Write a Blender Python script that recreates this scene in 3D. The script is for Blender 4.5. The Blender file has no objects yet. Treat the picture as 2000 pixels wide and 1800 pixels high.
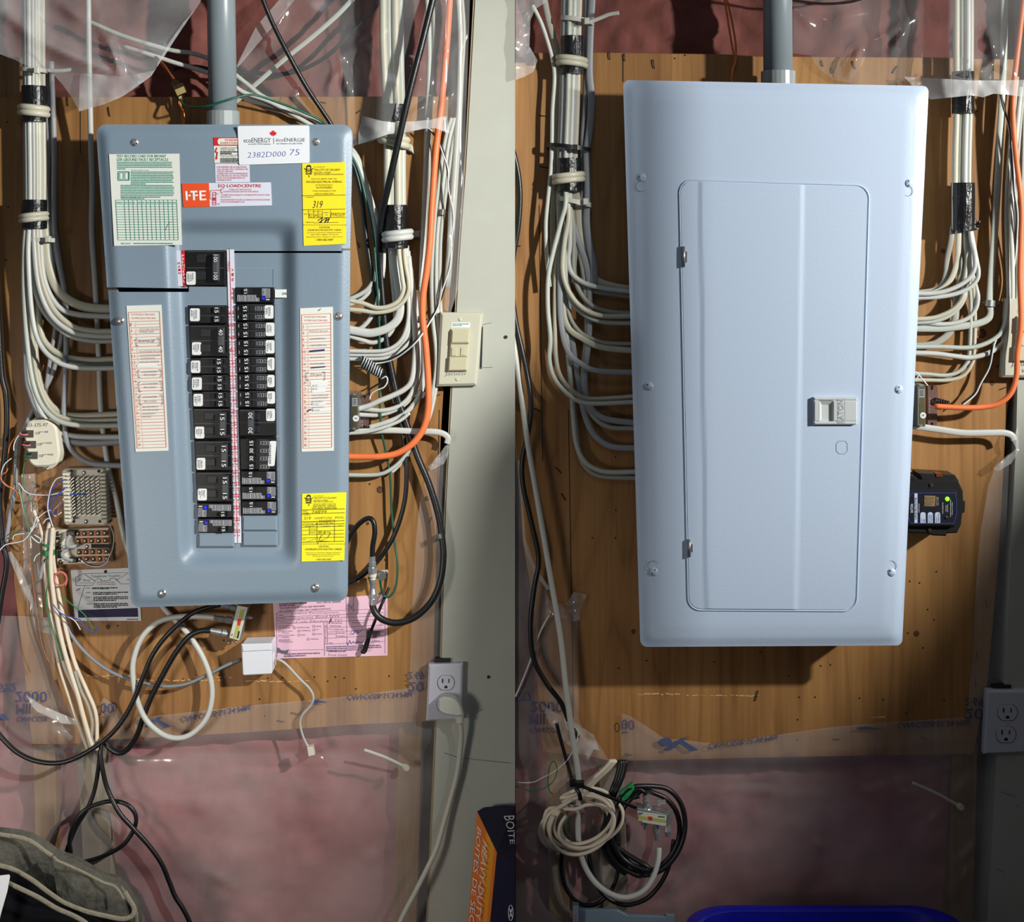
import bpy, bmesh, math, random
from mathutils import Vector, Matrix, noise as mnoise
random.seed(7)
SC = bpy.context.scene
COL = SC.collection
# ---------------------------------------------------------------- camera, world, lamps, exposure
S, D, CX, CY = .0007, 2.0, 1000., 450.       # metres per pixel on the board, camera distance, optical axis
CZ = (900 - CY) * S
cam = bpy.data.cameras.new('camera'); co = bpy.data.objects.new('camera', cam); COL.objects.link(co)
co.location = (0, -D, CZ); co.rotation_euler = (math.pi / 2, 0, 0)
cam.sensor_fit = 'HORIZONTAL'; cam.sensor_width = 36; cam.lens = 36 * D / (2000 * S)
cam.shift_y = -(900 - CY) / 2000; cam.clip_start = .05
SC.camera = co
W = bpy.data.worlds.new('world'); SC.world = W; W.use_nodes = True
W.node_tree.nodes['Background'].inputs[0].default_value = (.80, .90, 1.0, 1)
W.node_tree.nodes['Background'].inputs[1].default_value = .085
def spot(name, loc, target, power, color, size, angle, blend):
    l = bpy.data.lights.new(name, 'SPOT'); o = bpy.data.objects.new(name, l); COL.objects.link(o)
    o.location = loc; l.energy = power; l.color = color; l.shadow_soft_size = size
    l.spot_size = math.radians(angle); l.spot_blend = blend
    o.rotation_euler = (Vector(target) - Vector(loc)).to_track_quat('-Z', 'Y').to_euler()
spot('ceiling_spot_left', (.95, -1.25, .66), (-.44, 0, .2), 164, (.985, .985, .94), .03, 55, .9)
spot('ceiling_spot_right', (1.6, -1.0, .6), (.33, 0, .24), 122, (.985, .985, .94), .03, 55, .9)
spot('fill_light_left', (-1.15, -1.5, -.2), (-.46, 0, -.36), 34, (1, .93, .84), .16, 50, 1)  # weak fill added to brighten the lower left corner
spot('fill_light_front', (-.1, -2.4, 1.5), (0, 0, .3), 8.5, (.80, .90, 1), .25, 70, 1)  # unseen cool fill added from the front
SC.view_settings.view_transform = 'Standard'; SC.view_settings.look = 'None'
SC.view_settings.gamma = 1; SC.view_settings.exposure = .2
SC.view_settings.use_curve_mapping = False
# ---------------------------------------------------------------- helpers
def P(x, y, d=0.):
    k = (D - d) / D
    return Vector(((x - CX) * S * k, -d, CZ + (CY - y) * S * k))
def px(d=0.): return S * (D - d) / D
def lin(c): c /= 255.; return c / 12.92 if c <= .04045 else ((c + .055) / 1.055) ** 2.4
MATS = {}
def M(name, c=None, r=.5, m=0., var=0., bump=0., bs=60., emit=0., spec=.5, coat=0.):
    if name in MATS: return MATS[name]
    mt = bpy.data.materials.new(name); mt.use_nodes = True; nt = mt.node_tree; b = nt.nodes['Principled BSDF']
    col = (lin(c[0]), lin(c[1]), lin(c[2]), 1)
    b.inputs['Base Color'].default_value = col; b.inputs['Roughness'].default_value = r
    b.inputs['Metallic'].default_value = m; b.inputs['Specular IOR Level'].default_value = spec
    if coat: b.inputs['Coat Weight'].default_value = coat; b.inputs['Coat Roughness'].default_value = .12
    if emit: b.inputs['Emission Color'].default_value = col; b.inputs['Emission Strength'].default_value = emit
    if var or bump:
        tc = nt.nodes.new('ShaderNodeTexCoord'); n = nt.nodes.new('ShaderNodeTexNoise')
        geo = nt.nodes.new('ShaderNodeNewGeometry'); nt.links.new(geo.outputs['Position'], n.inputs['Vector'])
        n.inputs['Scale'].default_value = bs; n.inputs['Detail'].default_value = 5
        if var:
            mx = nt.nodes.new('ShaderNodeMix'); mx.data_type = 'RGBA'
            mx.inputs[6].default_value = tuple(v * (1 - var) for v in col[:3]) + (1,)
            mx.inputs[7].default_value = tuple(min(1, v * (1 + var)) for v in col[:3]) + (1,)
            nt.links.new(n.outputs['Fac'], mx.inputs[0]); nt.links.new(mx.outputs[2], b.inputs['Base Color'])
        if bump:
            bp = nt.nodes.new('ShaderNodeBump'); bp.inputs['Strength'].default_value = bump; bp.inputs['Distance'].default_value = .002
            nt.links.new(n.outputs['Fac'], bp.inputs['Height']); nt.links.new(bp.outputs[0], b.inputs['Normal'])
    MATS[name] = mt; return mt
def wood_mat(name, light, dark, grain=1., ringscale=1., stain=None):
    mt = bpy.data.materials.new(name); mt.use_nodes = True; nt = mt.node_tree; N = nt.nodes.new; L = nt.links.new
    b = nt.nodes['Principled BSDF']; b.inputs['Roughness'].default_value = .5; b.inputs['Specular IOR Level'].default_value = .35
    geo = N('ShaderNodeNewGeometry')
    def mapped(sc, off=(0, 0, 0)):
        m = N('ShaderNodeMapping'); m.inputs['Scale'].default_value = sc; m.inputs['Location'].default_value = off
        L(geo.outputs['Position'], m.inputs['Vector']); return m
    def nz(vec, scale, detail=3, dist=0.):
        n = N('ShaderNodeTexNoise'); n.inputs['Scale'].default_value = scale; n.inputs['Detail'].default_value = detail
        n.inputs['Distortion'].default_value = dist; L(vec.outputs[0], n.inputs['Vector']); return n
    def math_(op, a, bv):
        n = N('ShaderNodeMath'); n.operation = op; L(a, n.inputs[0])
        if isinstance(bv, (int, float)): n.inputs[1].default_value = bv
        else: L(bv, n.inputs[1])
        return n.outputs[0]
    big = nz(mapped((7 * ringscale, 3, .75)), 1, 2, .4)
    rings = math_('FRACT', math_('MULTIPLY', big.outputs['Fac'], 13), 0)
    rr = N('ShaderNodeValToRGB'); e = rr.color_ramp.elements
    e[0].position = 0; e[0].color = (.25, .25, .25, 1); e[1].position = 1; e[1].color = (.3, .3, .3, 1)
    q = e.new(.16); q.color = (.62, .62, .62, 1); q = e.new(.6); q.color = (.72, .72, .72, 1); q = e.new(.93); q.color = (.5, .5, .5, 1)
    L(rings, rr.inputs[0])
    fine = nz(mapped((170, 60, 5)), 1, 4); mid = nz(mapped((26, 10, 1.6), (3, 1, 7)), 1, 3, .6); blot = nz(mapped((3.2, 3, 2.2), (9, 2, 1)), 1, 3)
    f = math_('ADD', math_('MULTIPLY', rr.outputs[0], .34), math_('MULTIPLY', math_('SUBTRACT', fine.outputs['Fac'], .5), .38 * grain))
    f = math_('ADD', f, math_('MULTIPLY', math_('SUBTRACT', mid.outputs['Fac'], .5), .85))
    f = math_('ADD', f, math_('MULTIPLY', math_('SUBTRACT', blot.outputs['Fac'], .22), .6))
    cr = N('ShaderNodeValToRGB'); e = cr.color_ramp.elements
    e[0].position = .08; e[0].color = tuple(lin(v) for v in dark) + (1,); e[1].position = .72; e[1].color = tuple(lin(v) for v in light) + (1,)
    L(f, cr.inputs[0]); L(cr.outputs[0], b.inputs['Base Color'])
    bp = N('ShaderNodeBump'); bp.inputs['Strength'].default_value = .25; bp.inputs['Distance'].default_value = .001
    L(fine.outputs['Fac'], bp.inputs['Height']); L(bp.outputs[0], b.inputs['Normal'])
    MATS[name] = mt; return mt
def film_mat(name, haze, tint=(1, 1, 1), rough=.13, gloss=1.):
    mt = bpy.data.materials.new(name); mt.use_nodes = True; nt = mt.node_tree; N = nt.nodes.new; L = nt.links.new
    nt.nodes.remove(nt.nodes['Principled BSDF'])
    t = N('ShaderNodeBsdfTransparent'); t.inputs[0].default_value = (.96, .96, .96, 1)
    d = N('ShaderNodeBsdfDiffuse'); d.inputs[0].default_value = tint + (1,)
    g = N('ShaderNodeBsdfGlossy'); g.inputs['Roughness'].default_value = rough
    geo = N('ShaderNodeNewGeometry'); n = N('ShaderNodeTexNoise'); n.inputs['Scale'].default_value = 9; n.inputs['Detail'].default_value = 4
    L(geo.outputs['Position'], n.inputs['Vector'])
    mr = N('ShaderNodeMapRange'); mr.inputs[1].default_value = .3; mr.inputs[2].default_value = .75; mr.inputs[3].default_value = haze * .5; mr.inputs[4].default_value = haze * 1.5
    L(n.outputs['Fac'], mr.inputs[0])
    m1 = N('ShaderNodeMixShader'); L(mr.outputs[0], m1.inputs[0]); L(t.outputs[0], m1.inputs[1]); L(d.outputs[0], m1.inputs[2])
    lw = N('ShaderNodeLayerWeight'); lw.inputs[0].default_value = .5
    pw = N('ShaderNodeMath'); pw.operation = 'POWER'; pw.inputs[1].default_value = 4.; L(lw.outputs['Facing'], pw.inputs[0])
    mu = N('ShaderNodeMath'); mu.operation = 'MULTIPLY_ADD'; mu.inputs[1].default_value = .8 * gloss; mu.inputs[2].default_value = .045; L(pw.outputs[0], mu.inputs[0])
    m2 = N('ShaderNodeMixShader'); L(mu.outputs[0], m2.inputs[0]); L(m1.outputs[0], m2.inputs[1]); L(g.outputs[0], m2.inputs[2])
    L(m2.outputs[0], nt.nodes['Material Output'].inputs[0]); MATS[name] = mt; return mt
ORG = {}
def tag(o, label=None, cat=None, group=None, kind=None):
    for k, v in (('label', label), ('category', cat), ('group', group), ('kind', kind)):
        if v: o[k] = v
    return o
def empty(name, loc, label, cat, group=None):
    o = bpy.data.objects.new(name, None); COL.objects.link(o); o.location = loc; o.empty_display_size = .01
    ORG[o.name] = Vector(loc); return tag(o, label, cat, group)
class MB:
    def __init__(s): s.v = []; s.f = []; s.sm = []
    def add(s, vs, fs, smooth=False):
        n = len(s.v); s.v += [Vector(v) for v in vs]; s.f += [tuple(i + n for i in f) for f in fs]; s.sm += [smooth] * len(fs)
        return s
    def prism(s, pts, d0, d1, bev=0.):
        """plate traced in pixels, front face at depth d1, straight back to depth d0, optional bevel in metres"""
        fr = [P(x, y, d1) for x, y in pts]
        return s.slab(fr, d1 - d0, bev)
    def slab(s, fr, t, bev=0.):
        n = len(fr)
        ar = sum(fr[i].x * fr[(i + 1) % n].z - fr[(i + 1) % n].x * fr[i].z for i in range(n))
        if ar < 0: fr = fr[::-1]
        bk = [v + Vector((0, t, 0)) for v in fr]
        if bev:
            ins = []
            for i in range(n):
                a, b, c = fr[i - 1], fr[i], fr[(i + 1) % n]
                e1 = (b - a).normalized(); e2 = (c - b).normalized()
                n1 = Vector((-e1.z, 0, e1.x)); n2 = Vector((-e2.z, 0, e2.x)); m = (n1 + n2)
                m = m / max(.5, m.length_squared / 2) if m.length > 1e-6 else n1
                ins.append(b + m * bev)
            md = [v + Vector((0, bev, 0)) for v in fr]
            vs = ins + md + bk
            fs = [tuple(range(n))] + [(i + n, (i + 1) % n + n, (i + 1) % n, i) for i in range(n)] + [(i + 2 * n, (i + 1) % n + 2 * n, (i + 1) % n + n, i + n) for i in range(n)]
            fs.append(tuple(range(3 * n - 1, 2 * n - 1, -1)))
        else:
            vs = fr + bk
            fs = [tuple(range(n))] + [(i + n, (i + 1) % n + n, (i + 1) % n, i) for i in range(n)] + [tuple(range(2 * n - 1, n - 1, -1))]
        return s.add(vs, fs)
    def rect(s, x0, y0, x1, y1, d0, d1, bev=0.): return s.prism([(x0, y0), (x1, y0), (x1, y1), (x0, y1)], d0, d1, bev)
    def flat(s, pts, d):
        j = (len(s.f) % 9) * 1.2e-5
        return s.add([P(x, y, (d(x, y) if callable(d) else d) + j) for x, y in pts], [tuple(range(len(pts)))])
    def line(s, x0, y0, x1, y1, w, d):
        L = math.hypot(x1 - x0, y1 - y0) or 1; nx, ny = -(y1 - y0) / L * w / 2, (x1 - x0) / L * w / 2
        return s.flat([(x0 + nx, y0 + ny), (x1 + nx, y1 + ny), (x1 - nx, y1 - ny), (x0 - nx, y0 - ny)], d)
    def poly(s, pts, w, d):
        for a, b in zip(pts, pts[1:]): s.line(a[0], a[1], b[0], b[1], w, d)
        return s
    def frame(s, x0, y0, x1, y1, w, d): return s.poly([(x0, y0), (x1, y0), (x1, y1), (x0, y1), (x0, y0)], w, d)
    def disc(s, x, y, d0, d1, r, n=14): return s.prism([(x + r * math.cos(2 * math.pi * i / n), y + r * math.sin(2 * math.pi * i / n)) for i in range(n)], d0, d1)
    def dome(s, x, y, d, r, h, n=18, rings=4):
        c = P(x, y, d); R = r * px(d); vs = []; fs = []
        for j in range(rings):
            a = math.pi / 2 * j / rings
            vs += [c + Vector((R * math.cos(a) * math.cos(2 * math.pi * i / n), -h * math.sin(a), R * math.cos(a) * math.sin(2 * math.pi * i / n))) for i in range(n)]
        vs.append(c + Vector((0, -h, 0)))
        for j in range(rings - 1): fs += [(j * n + i, j * n + (i + 1) % n, (j + 1) * n + (i + 1) % n, (j + 1) * n + i) for i in range(n)]
        fs += [((rings - 1) * n + i, (rings - 1) * n + (i + 1) % n, rings * n) for i in range(n)]
        return s.add(vs, fs, True)
    def tube(s, pts, r, n=10, flat=0., dimple=0., caps=True, radii=None):
        """pts in metres; r half width; flat = half thickness (0: round)"""
        m = len(pts); vs = []; fs = []; prev = Vector((0, -1, 0))
        for i, p in enumerate(pts):
            t = (pts[min(m - 1, i + 1)] - pts[max(0, i - 1)])
            t = t.normalized() if t.length > 1e-9 else Vector((0, 0, 1))
            nn = prev - t * prev.dot(t)
            if nn.length < .15: nn = t.orthogonal()
            nn.normalize(); prev = (nn * .5 + Vector((0, -1, 0)) * .5) if flat else nn
            b = t.cross(nn); rr = radii[i] if radii else r
            for k in range(n):
                a = 2 * math.pi * k / n
                w = rr * math.cos(a); h = (flat if flat else rr) * math.sin(a)
                if dimple: h *= (1 - dimple) + dimple * min(1, abs(math.cos(a)) * 1.6)
                vs.append(p + b * w + nn * h)
        for i in range(m - 1): fs += [(i * n + k, i * n + (k + 1) % n, (i + 1) * n + (k + 1) % n, (i + 1) * n + k) for k in range(n)]
        s.add(vs, fs, True)
        if caps:
            o = len(s.v) - m * n
            s.f += [tuple(o + k for k in range(n))[::-1], tuple(o + (m - 1) * n + k for k in range(n))]; s.sm += [False, False]
        return s
    def wire(s, pts, w, d=.02, n=8, flat=0., dimple=0., sub=6, radii=None):
        return s.tube(curve(pts, d, sub), w / 2 * px(d), n, flat * w * px(d) / 2, dimple)
    def lathe(s, a, b, prof, n=16):
        """profile of (fraction along a->b, radius m)"""
        t = (b - a); L = t.length; t.normalize(); u = t.orthogonal().normalized(); w = t.cross(u); m = len(prof)
        vs = [a + t * (L * f) + (u * math.cos(2 * math.pi * k / n) + w * math.sin(2 * math.pi * k / n)) * r for f, r in prof for k in range(n)]
        fs = [(i * n + k, (i + 1) * n + k, (i + 1) * n + (k + 1) % n, i * n + (k + 1) % n) for i in range(m - 1) for k in range(n)]
        fs += [tuple(range(n)), tuple(range((m - 1) * n, m * n))[::-1]]
        return s.add(vs, fs)
    def text(s, st, x0, y0, x1, y1, d, rot='', shear=0., slope=0.):
        """flat print fitted into a pixel box; slope: px drop per px to the right"""
        V, F = glyphs(st, bool(shear))
        vs = []
        for u, v in V:
            h = (y1 - y0) if rot in ('', 'flip', 'mir') else (x1 - x0)
            if rot == '': x, y = x0 + u * (x1 - x0) + shear * (v - .5) * h, y1 - v * (y1 - y0)
            elif rot == 'cw': x, y = x0 + v * (x1 - x0), y0 + u * (y1 - y0) + shear * (v - .5) * h
            elif rot == 'ccw': x, y = x1 - v * (x1 - x0), y1 - u * (y1 - y0)
            elif rot == 'flip': x, y = x0 + u * (x1 - x0), y0 + v * (y1 - y0)
            else: x, y = x1 - u * (x1 - x0), y1 - v * (y1 - y0)
            y += slope * (x - x0); vs.append(P(x, y, d(x, y) if callable(d) else d))
        return s.add(vs, F)
    def greek(s, x0, y0, x1, n, lh, h, d, slope=0., seed=1, last=.6):
        """lines of print too small to read"""
        R = random.Random(seed)
        for i in range(n):
            x = x0; y = y0 + i * lh; xe = x1 if i < n - 1 else x0 + (x1 - x0) * last
            while x < xe - 2:
                w = min(R.choice((3, 4, 5, 7, 9, 11)) * h / 2.4, xe - x)
                yy = y + slope * (x - x0)
                s.flat([(x, yy), (x + w, yy + slope * w), (x + w, yy + h + slope * w), (x, yy + h)], d); x += w + h * .55
        return s
    def build(s, name, mat, parent=None, smooth=None):
        me = bpy.data.meshes.new(name); o = bpy.data.objects.new(name, me); COL.objects.link(o)
        if parent is not None: og = ORG[parent.name]; o.parent = parent
        else:
            lo = Vector((min(v.x for v in s.v), 0, min(v.z for v in s.v))); hi = Vector((max(v.x for v in s.v), 0, 0))
            og = Vector(((lo.x + hi.x) / 2, max(v.y for v in s.v), lo.z)); o.location = og
        ORG[o.name] = og
        me.from_pydata([tuple(v - og) for v in s.v], [], s.f)
        me.polygons.foreach_set('use_smooth', [bool(x) if smooth is None else smooth for x in s.sm])
        me.materials.append(M(mat) if isinstance(mat, str) else mat); me.update()
        return o
def curve(pts, d=.02, sub=6):
    q = [(p[0], p[1], p[2] if len(p) > 2 else d) for p in pts]
    out = []
    for i in range(len(q) - 1):
        a, b, c, e = q[max(0, i - 1)], q[i], q[i + 1], q[min(len(q) - 1, i + 2)]
        for k in range(sub):
            t = k / sub
            out.append(tuple(.5 * (2 * b[j] + (c[j] - a[j]) * t + (2 * a[j] - 5 * b[j] + 4 * c[j] - e[j]) * t * t + (3 * b[j] - a[j] - 3 * c[j] + e[j]) * t ** 3) for j in range(3)))
    out.append(q[-1])
    return [P(*p) for p in out]
GL = {}
def glyphs(st, thin=False):
    if (st, thin) in GL: return GL[st, thin]
    c = bpy.data.curves.new('print', 'FONT'); c.body = st; c.resolution_u = 2 if len(st) > 4 else 3; c.offset = -.016 if thin else 0.
    o = bpy.data.objects.new('print', c); COL.objects.link(o)
    dg = bpy.context.evaluated_depsgraph_get(); me = o.evaluated_get(dg).to_mesh()
    V = [(v.co.x, v.co.y) for v in me.vertices]; F = [tuple(p.vertices) for p in me.polygons]
    o.evaluated_get(dg).to_mesh_clear(); bpy.data.objects.remove(o); bpy.data.curves.remove(c)
    xa, xb = min(v[0] for v in V), max(v[0] for v in V); ya, yb = min(v[1] for v in V), max(v[1] for v in V)
    GL[st, thin] = ([((x - xa) / max(xb - xa, 1e-6), (y - ya) / max(yb - ya, 1e-6)) for x, y in V], F); return GL[st, thin]
def sheet(name, pts, dfun, step, mat, parent=None, smooth=True, thick=0.):
    """a traced outline cut into a fine grid whose depth follows dfun(x, y) in pixels"""
    bm = bmesh.new(); bm.faces.new([bm.verts.new((x, y, 0)) for x, y in pts])
    xs = [p[0] for p in pts]; ys = [p[1] for p in pts]
    for ax, lo, hi in ((0, min(xs), max(xs)), (1, min(ys), max(ys))):
        n = int((hi - lo) / step)
        for i in range(1, n + 1):
            c = [0, 0, 0]; c[ax] = lo + (hi - lo) * i / (n + 1); no = [0, 0, 0]; no[ax] = 1
            bmesh.ops.bisect_plane(bm, geom=bm.verts[:] + bm.edges[:] + bm.faces[:], dist=1e-4, plane_co=c, plane_no=no)
    mb = MB(); bm.verts.index_update()
    vs = [P(v.co.x, v.co.y, dfun(v.co.x, v.co.y)) for v in bm.verts]
    fs = []
    for f in bm.faces:
        idx = [v.index for v in f.verts]
        a = sum(vs[idx[i]].x * vs[idx[(i + 1) % len(idx)]].z - vs[idx[(i + 1) % len(idx)]].x * vs[idx[i]].z for i in range(len(idx)))
        fs.append(tuple(idx if a > 0 else idx[::-1]))
    mb.add(vs, fs, smooth)
    if thick:
        for e in bm.edges:
            if e.is_boundary:
                a, b = vs[e.verts[0].index], vs[e.verts[1].index]; t = Vector((0, thick, 0))
                mb.add([a, b, b + t, a + t], [(0, 1, 2, 3)])
    bm.free()
    return mb.build(name, mat, parent)
def nz(x, y, s, seed=0., oct_=3): return mnoise.fractal(Vector((x * s, y * s, seed)), 1., 2., oct_)
def sm(t): t = max(0., min(1., t)); return t * t * (3 - 2 * t)
def folds(x, y, F):
    h = 0.
    for x0, y0, x1, y1, w, a in F:
        L2 = (x1 - x0) ** 2 + (y1 - y0) ** 2; t = max(0, min(1, ((x - x0) * (x1 - x0) + (y - y0) * (y1 - y0)) / L2))
        q = math.hypot(x - x0 - t * (x1 - x0), y - y0 - t * (y1 - y0)) / w
        h += a * math.exp(-q * q) * math.sin(math.pi * min(1, max(.12, t)) * .9 + .15)
    return h
def rounded(pts, r, n=5):
    """rounded polygon, r a number or a list"""
    out = []; m = len(pts)
    for i in range(m):
        a, b, c = Vector(pts[i - 1]), Vector(pts[i]), Vector(pts[(i + 1) % m]); q = r[i] if isinstance(r, (list, tuple)) else r
        if q < .1: out.append(tuple(b)); continue
        u = b + (a - b).normalized() * q; v = b + (c - b).normalized() * q
        cs = (a - b).normalized().dot((c - b).normalized()); w = math.sqrt(max(.02, (1 - cs) / 2))       # circular corner
        for k in range(n + 1):
            t = k / n; q0, q1, q2 = (1 - t) ** 2, 2 * w * t * (1 - t), t * t; out.append(tuple((u * q0 + b * q1 + v * q2) / (q0 + q1 + q2)))
    return out
def inset_dist(x, y, q, k=14.):
    """smooth distance from inside point to the sides of a convex outline (pixels)"""
    ds = []; n = len(q); ar = sum(q[i][0] * q[(i + 1) % n][1] - q[(i + 1) % n][0] * q[i][1] for i in range(n)); sg = 1 if ar > 0 else -1
    for i in range(n):
        (x0, y0), (x1, y1) = q[i], q[(i + 1) % n]; L = math.hypot(x1 - x0, y1 - y0)
        ds.append(sg * ((x1 - x0) * (y - y0) - (y1 - y0) * (x - x0)) / L)
    return -k * math.log(sum(math.exp(-max(-400, min(400, v)) / k) for v in ds))
ORDN = 'first second third fourth fifth sixth seventh eighth ninth tenth eleventh twelfth thirteenth fourteenth fifteenth sixteenth seventeenth eighteenth nineteenth twentieth'.split()
# ---------------------------------------------------------------- materials
wood_mat('plywood', (182, 135, 80), (121, 80, 43))
wood_mat('stud_wood', (176, 138, 94), (116, 84, 52), 1.2, 1.4)
wood_mat('grey_wood', (160, 146, 122), (110, 98, 80), 1.2, 1.4)
film_mat('film', .085); film_mat('film_low', .14, (1, .95, .93)); film_mat('film_hazy', .2); film_mat('film_fold', .3, rough=.2); film_mat('clear', .10, rough=.05)
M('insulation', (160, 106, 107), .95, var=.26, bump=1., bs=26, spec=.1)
M('insulation_brown_dim', (118, 72, 66), .95, var=.4, bump=1., bs=30, spec=.1); M('drywall', (172, 173, 162), .8, var=.05, bump=.05, bs=35, spec=.3); M('paper_edge', (150, 132, 104), .9, var=.15)  # top batts: browner fibre, plus darkening that stands for dim light there
M('sheathing', (70, 46, 34), .9, var=.2); M('concrete', (110, 106, 100), .9, var=.15)
M('grey_enamel', (123, 140, 155), .42, var=.02, bump=.12, bs=420); M('white_enamel', (196, 212, 234), .34, bump=.08, bs=420)
M('dark_gap', (16, 16, 17), .8); M('breaker_black', (19, 19, 21), .34); M('breaker_dark', (34, 35, 38), .4); M('handle_grey', (70, 72, 76), .4)
M('label_white', (226, 228, 226), .6); M('paper_white', (226, 228, 232), .75); M('paper_cream', (222, 224, 214), .8); M('label_grey', (150, 152, 158), .5)
M('yellow_paper', (246, 220, 26), .7); M('lemon_paper', (244, 232, 30), .7); M('pink_paper', (232, 188, 206), .85, var=.03); M('strip_white', (214, 216, 230), .6)
M('ink_black', (28, 28, 32), .7); M('ink_grey', (96, 98, 104), .7); M('ink_green', (40, 140, 124), .7); M('ink_red', (204, 46, 40), .7); M('ink_redline', (222, 120, 106), .7); M('ink_blue', (66, 82, 160), .7)
M('ink_white', (236, 238, 240), .6); M('ink_violet', (110, 90, 120), .7); M('orange_print', (232, 78, 24), .6); M('red_print', (206, 26, 34), .6); M('clip_metal', (186, 184, 176), .4, .3); M('print_blue', (70, 80, 118), .8); M('navy_print', (34, 30, 72), .7); M('ink_darkgreen', (26, 110, 66), .7); M('ink_pen', (52, 48, 96), .7)
M('cable_white', (192, 193, 187), .42, var=.03, bs=120); M('cable_cream', (188, 183, 163), .45, var=.05, bs=90); M('cable_pale', (179, 184, 174), .45, var=.05, bs=90)
M('cable_grey', (146, 148, 153), .5, var=.04); M('cable_dim', (160, 158, 146), .5, var=.05); M('phone_cream', (222, 208, 188), .5, var=.04)
M('cable_black', (20, 21, 23), .38, bump=.1, bs=300); M('cable_orange', (232, 118, 66), .48, var=.05, bs=60); M('cable_green', (18, 82, 62), .4); M('cord_grey', (126, 132, 140), .45); M('cord_pale', (176, 180, 178), .5)
M('copper', (196, 116, 74), .35, 1.); M('brass', (150, 130, 90), .35, 1.); M('dark_bolt', (96, 84, 66), .4, 1.); M('chrome', (206, 207, 208), .28, .8); M('steel', (168, 169, 170), .36, .8); M('zinc', (150, 144, 112), .35, .9, var=.25, bs=70); M('zinc_violet', (150, 120, 112), .38, .85, var=.25, bs=60)
M('tape_black', (18, 18, 20), .3, bump=.5, bs=200); M('tie_black', (16, 16, 18), .4); M('tie_white', (196, 194, 182), .5); M('tape_green', (38, 150, 84), .5)
M('pvc_grey', (128, 138, 144), .35, var=.02); M('pvc_collar', (142, 150, 150), .35)
M('plate_almond', (188, 187, 168), .38); M('rocker_almond', (188, 183, 154), .36); M('plate_white', (196, 196, 206), .36); M('plug_white', (186, 186, 176), .5); M('slot_dark', (22, 22, 22), .7)
M('plastic_white', (222, 224, 232), .4); M('plastic_beige', (214, 208, 190), .5, var=.04); M('plastic_bone', (222, 216, 196), .5); M('jack_dark', (60, 54, 48), .5)
M('strip_orange', (190, 104, 62), .5); M('bin_blue', (14, 20, 190), .35); M('box_navy', (22, 21, 54), .6, var=.1); M('box_orange', (232, 120, 24), .6, var=.08); M('box_amber', (236, 160, 20), .6)
M('denim', (94, 92, 84), .95, var=.35, bump=1., bs=130, spec=.1); M('denim_hem', (136, 130, 114), .95, var=.2, bump=1., bs=160, spec=.1); M('cloth_black', (18, 18, 22), .95, spec=.1)
M('protector_black', (26, 26, 28), .38); M('protector_label', (20, 22, 34), .4); M('label_pale', (186, 200, 226), .5); M('gold_foil', (176, 142, 84), .4, .5); M('led_green', (110, 255, 20), .3, emit=2.2); M('led_off', (36, 60, 36), .3); M('line_blue', (40, 60, 140), .5)
M('button_blue', (26, 44, 220), .4); M('print_purple', (92, 50, 160), .5); M('latch_white', (204, 208, 208), .42); M('knot', (92, 54, 30), .7, var=.3, bs=200); M('knot_ring', (58, 34, 20), .8); M('splitter_label', (198, 200, 186), .5); M('label_olive', (176, 172, 80), .5)
for n_, c_ in (('wire_blue', (40, 78, 170)), ('wire_orange', (216, 112, 54)), ('wire_green', (30, 120, 70)), ('wire_white', (216, 218, 216)), ('wire_pink', (226, 120, 112)), ('wire_brown', (150, 96, 56))): M(n_, c_, .45)
# ---------------------------------------------------------------- the wall: sheathing, floor, studs, drywall
def struct(name, mb, mat): return tag(mb.build(name, mat), kind='structure')
struct('wall_back', MB().rect(-900, -700, 2900, 2260, -.165, -.15), 'sheathing')
flz = P(0, 2250).z
struct('floor', MB().add([(-2, .15, flz), (2, .15, flz), (2, -2.6, flz), (-2, -2.6, flz), (-2, .15, flz - .05), (2, .15, flz - .05), (2, -2.6, flz - .05), (-2, -2.6, flz - .05)],
    [(3, 2, 1, 0), (4, 5, 6, 7), (0, 1, 5, 4), (1, 2, 6, 5), (2, 3, 7, 6), (3, 0, 4, 7)]), 'concrete')
STUDS = [([(-20, 108), (46, 112), (62, 1000), (-20, 1000)], 'stud_wood', -.015), ([(62, 1440), (107, 1440), (120, 2250), (84, 2250)], 'stud_wood', -.016),
    ([(148, 1440), (206, 1440), (246, 2250), (190, 2250)], 'grey_wood', -.016), ([(779, 1390), (826, 1390), (802, 2250), (754, 2250)], 'stud_wood', -.016),
    ([(1000, 122), (1041, 122), (1052, 900), (1000, 900)], 'stud_wood', -.015), ([(1064, 1440), (1106, 1440), (1122, 2250), (1082, 2250)], 'stud_wood', -.016),
    ([(1166, 1440), (1216, 1440), (1246, 2250), (1192, 2250)], 'grey_wood', -.016), ([(1862, 1450), (1911, 1450), (1888, 2250), (1838, 2250)], 'stud_wood', -.016)]
for i, (pl, m, d) in enumerate(STUDS): struct('trim_%d' % (i + 1), MB().prism(pl, d - .08, d, .0015), m)
dw = struct('wall_middle', MB().prism([(946, -330), (1006, -330), (1006, 2250), (812, 2250), (836, 1800), (853, 1410), (862, 1300), (871, 1000), (881, 800), (898, 500), (912, 300)], -.12, .012), 'drywall')
MB().prism([(942, -330), (946.5, -330), (912.5, 300), (898.5, 500), (881.5, 800), (871.5, 1000), (862.5, 1300), (853.5, 1410), (836.5, 1800), (812.5, 2250), (808, 2250), (832, 1800), (849, 1410), (858.5, 1300), (867.5, 1000), (877.5, 800), (894, 500), (908, 300)], -.004, .0105).build('paper_edge', 'paper_edge', dw)
def nail(mb, x, y, r, d): mb.disc(x, y, d - .001, d + .0008, r, 10)
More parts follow.
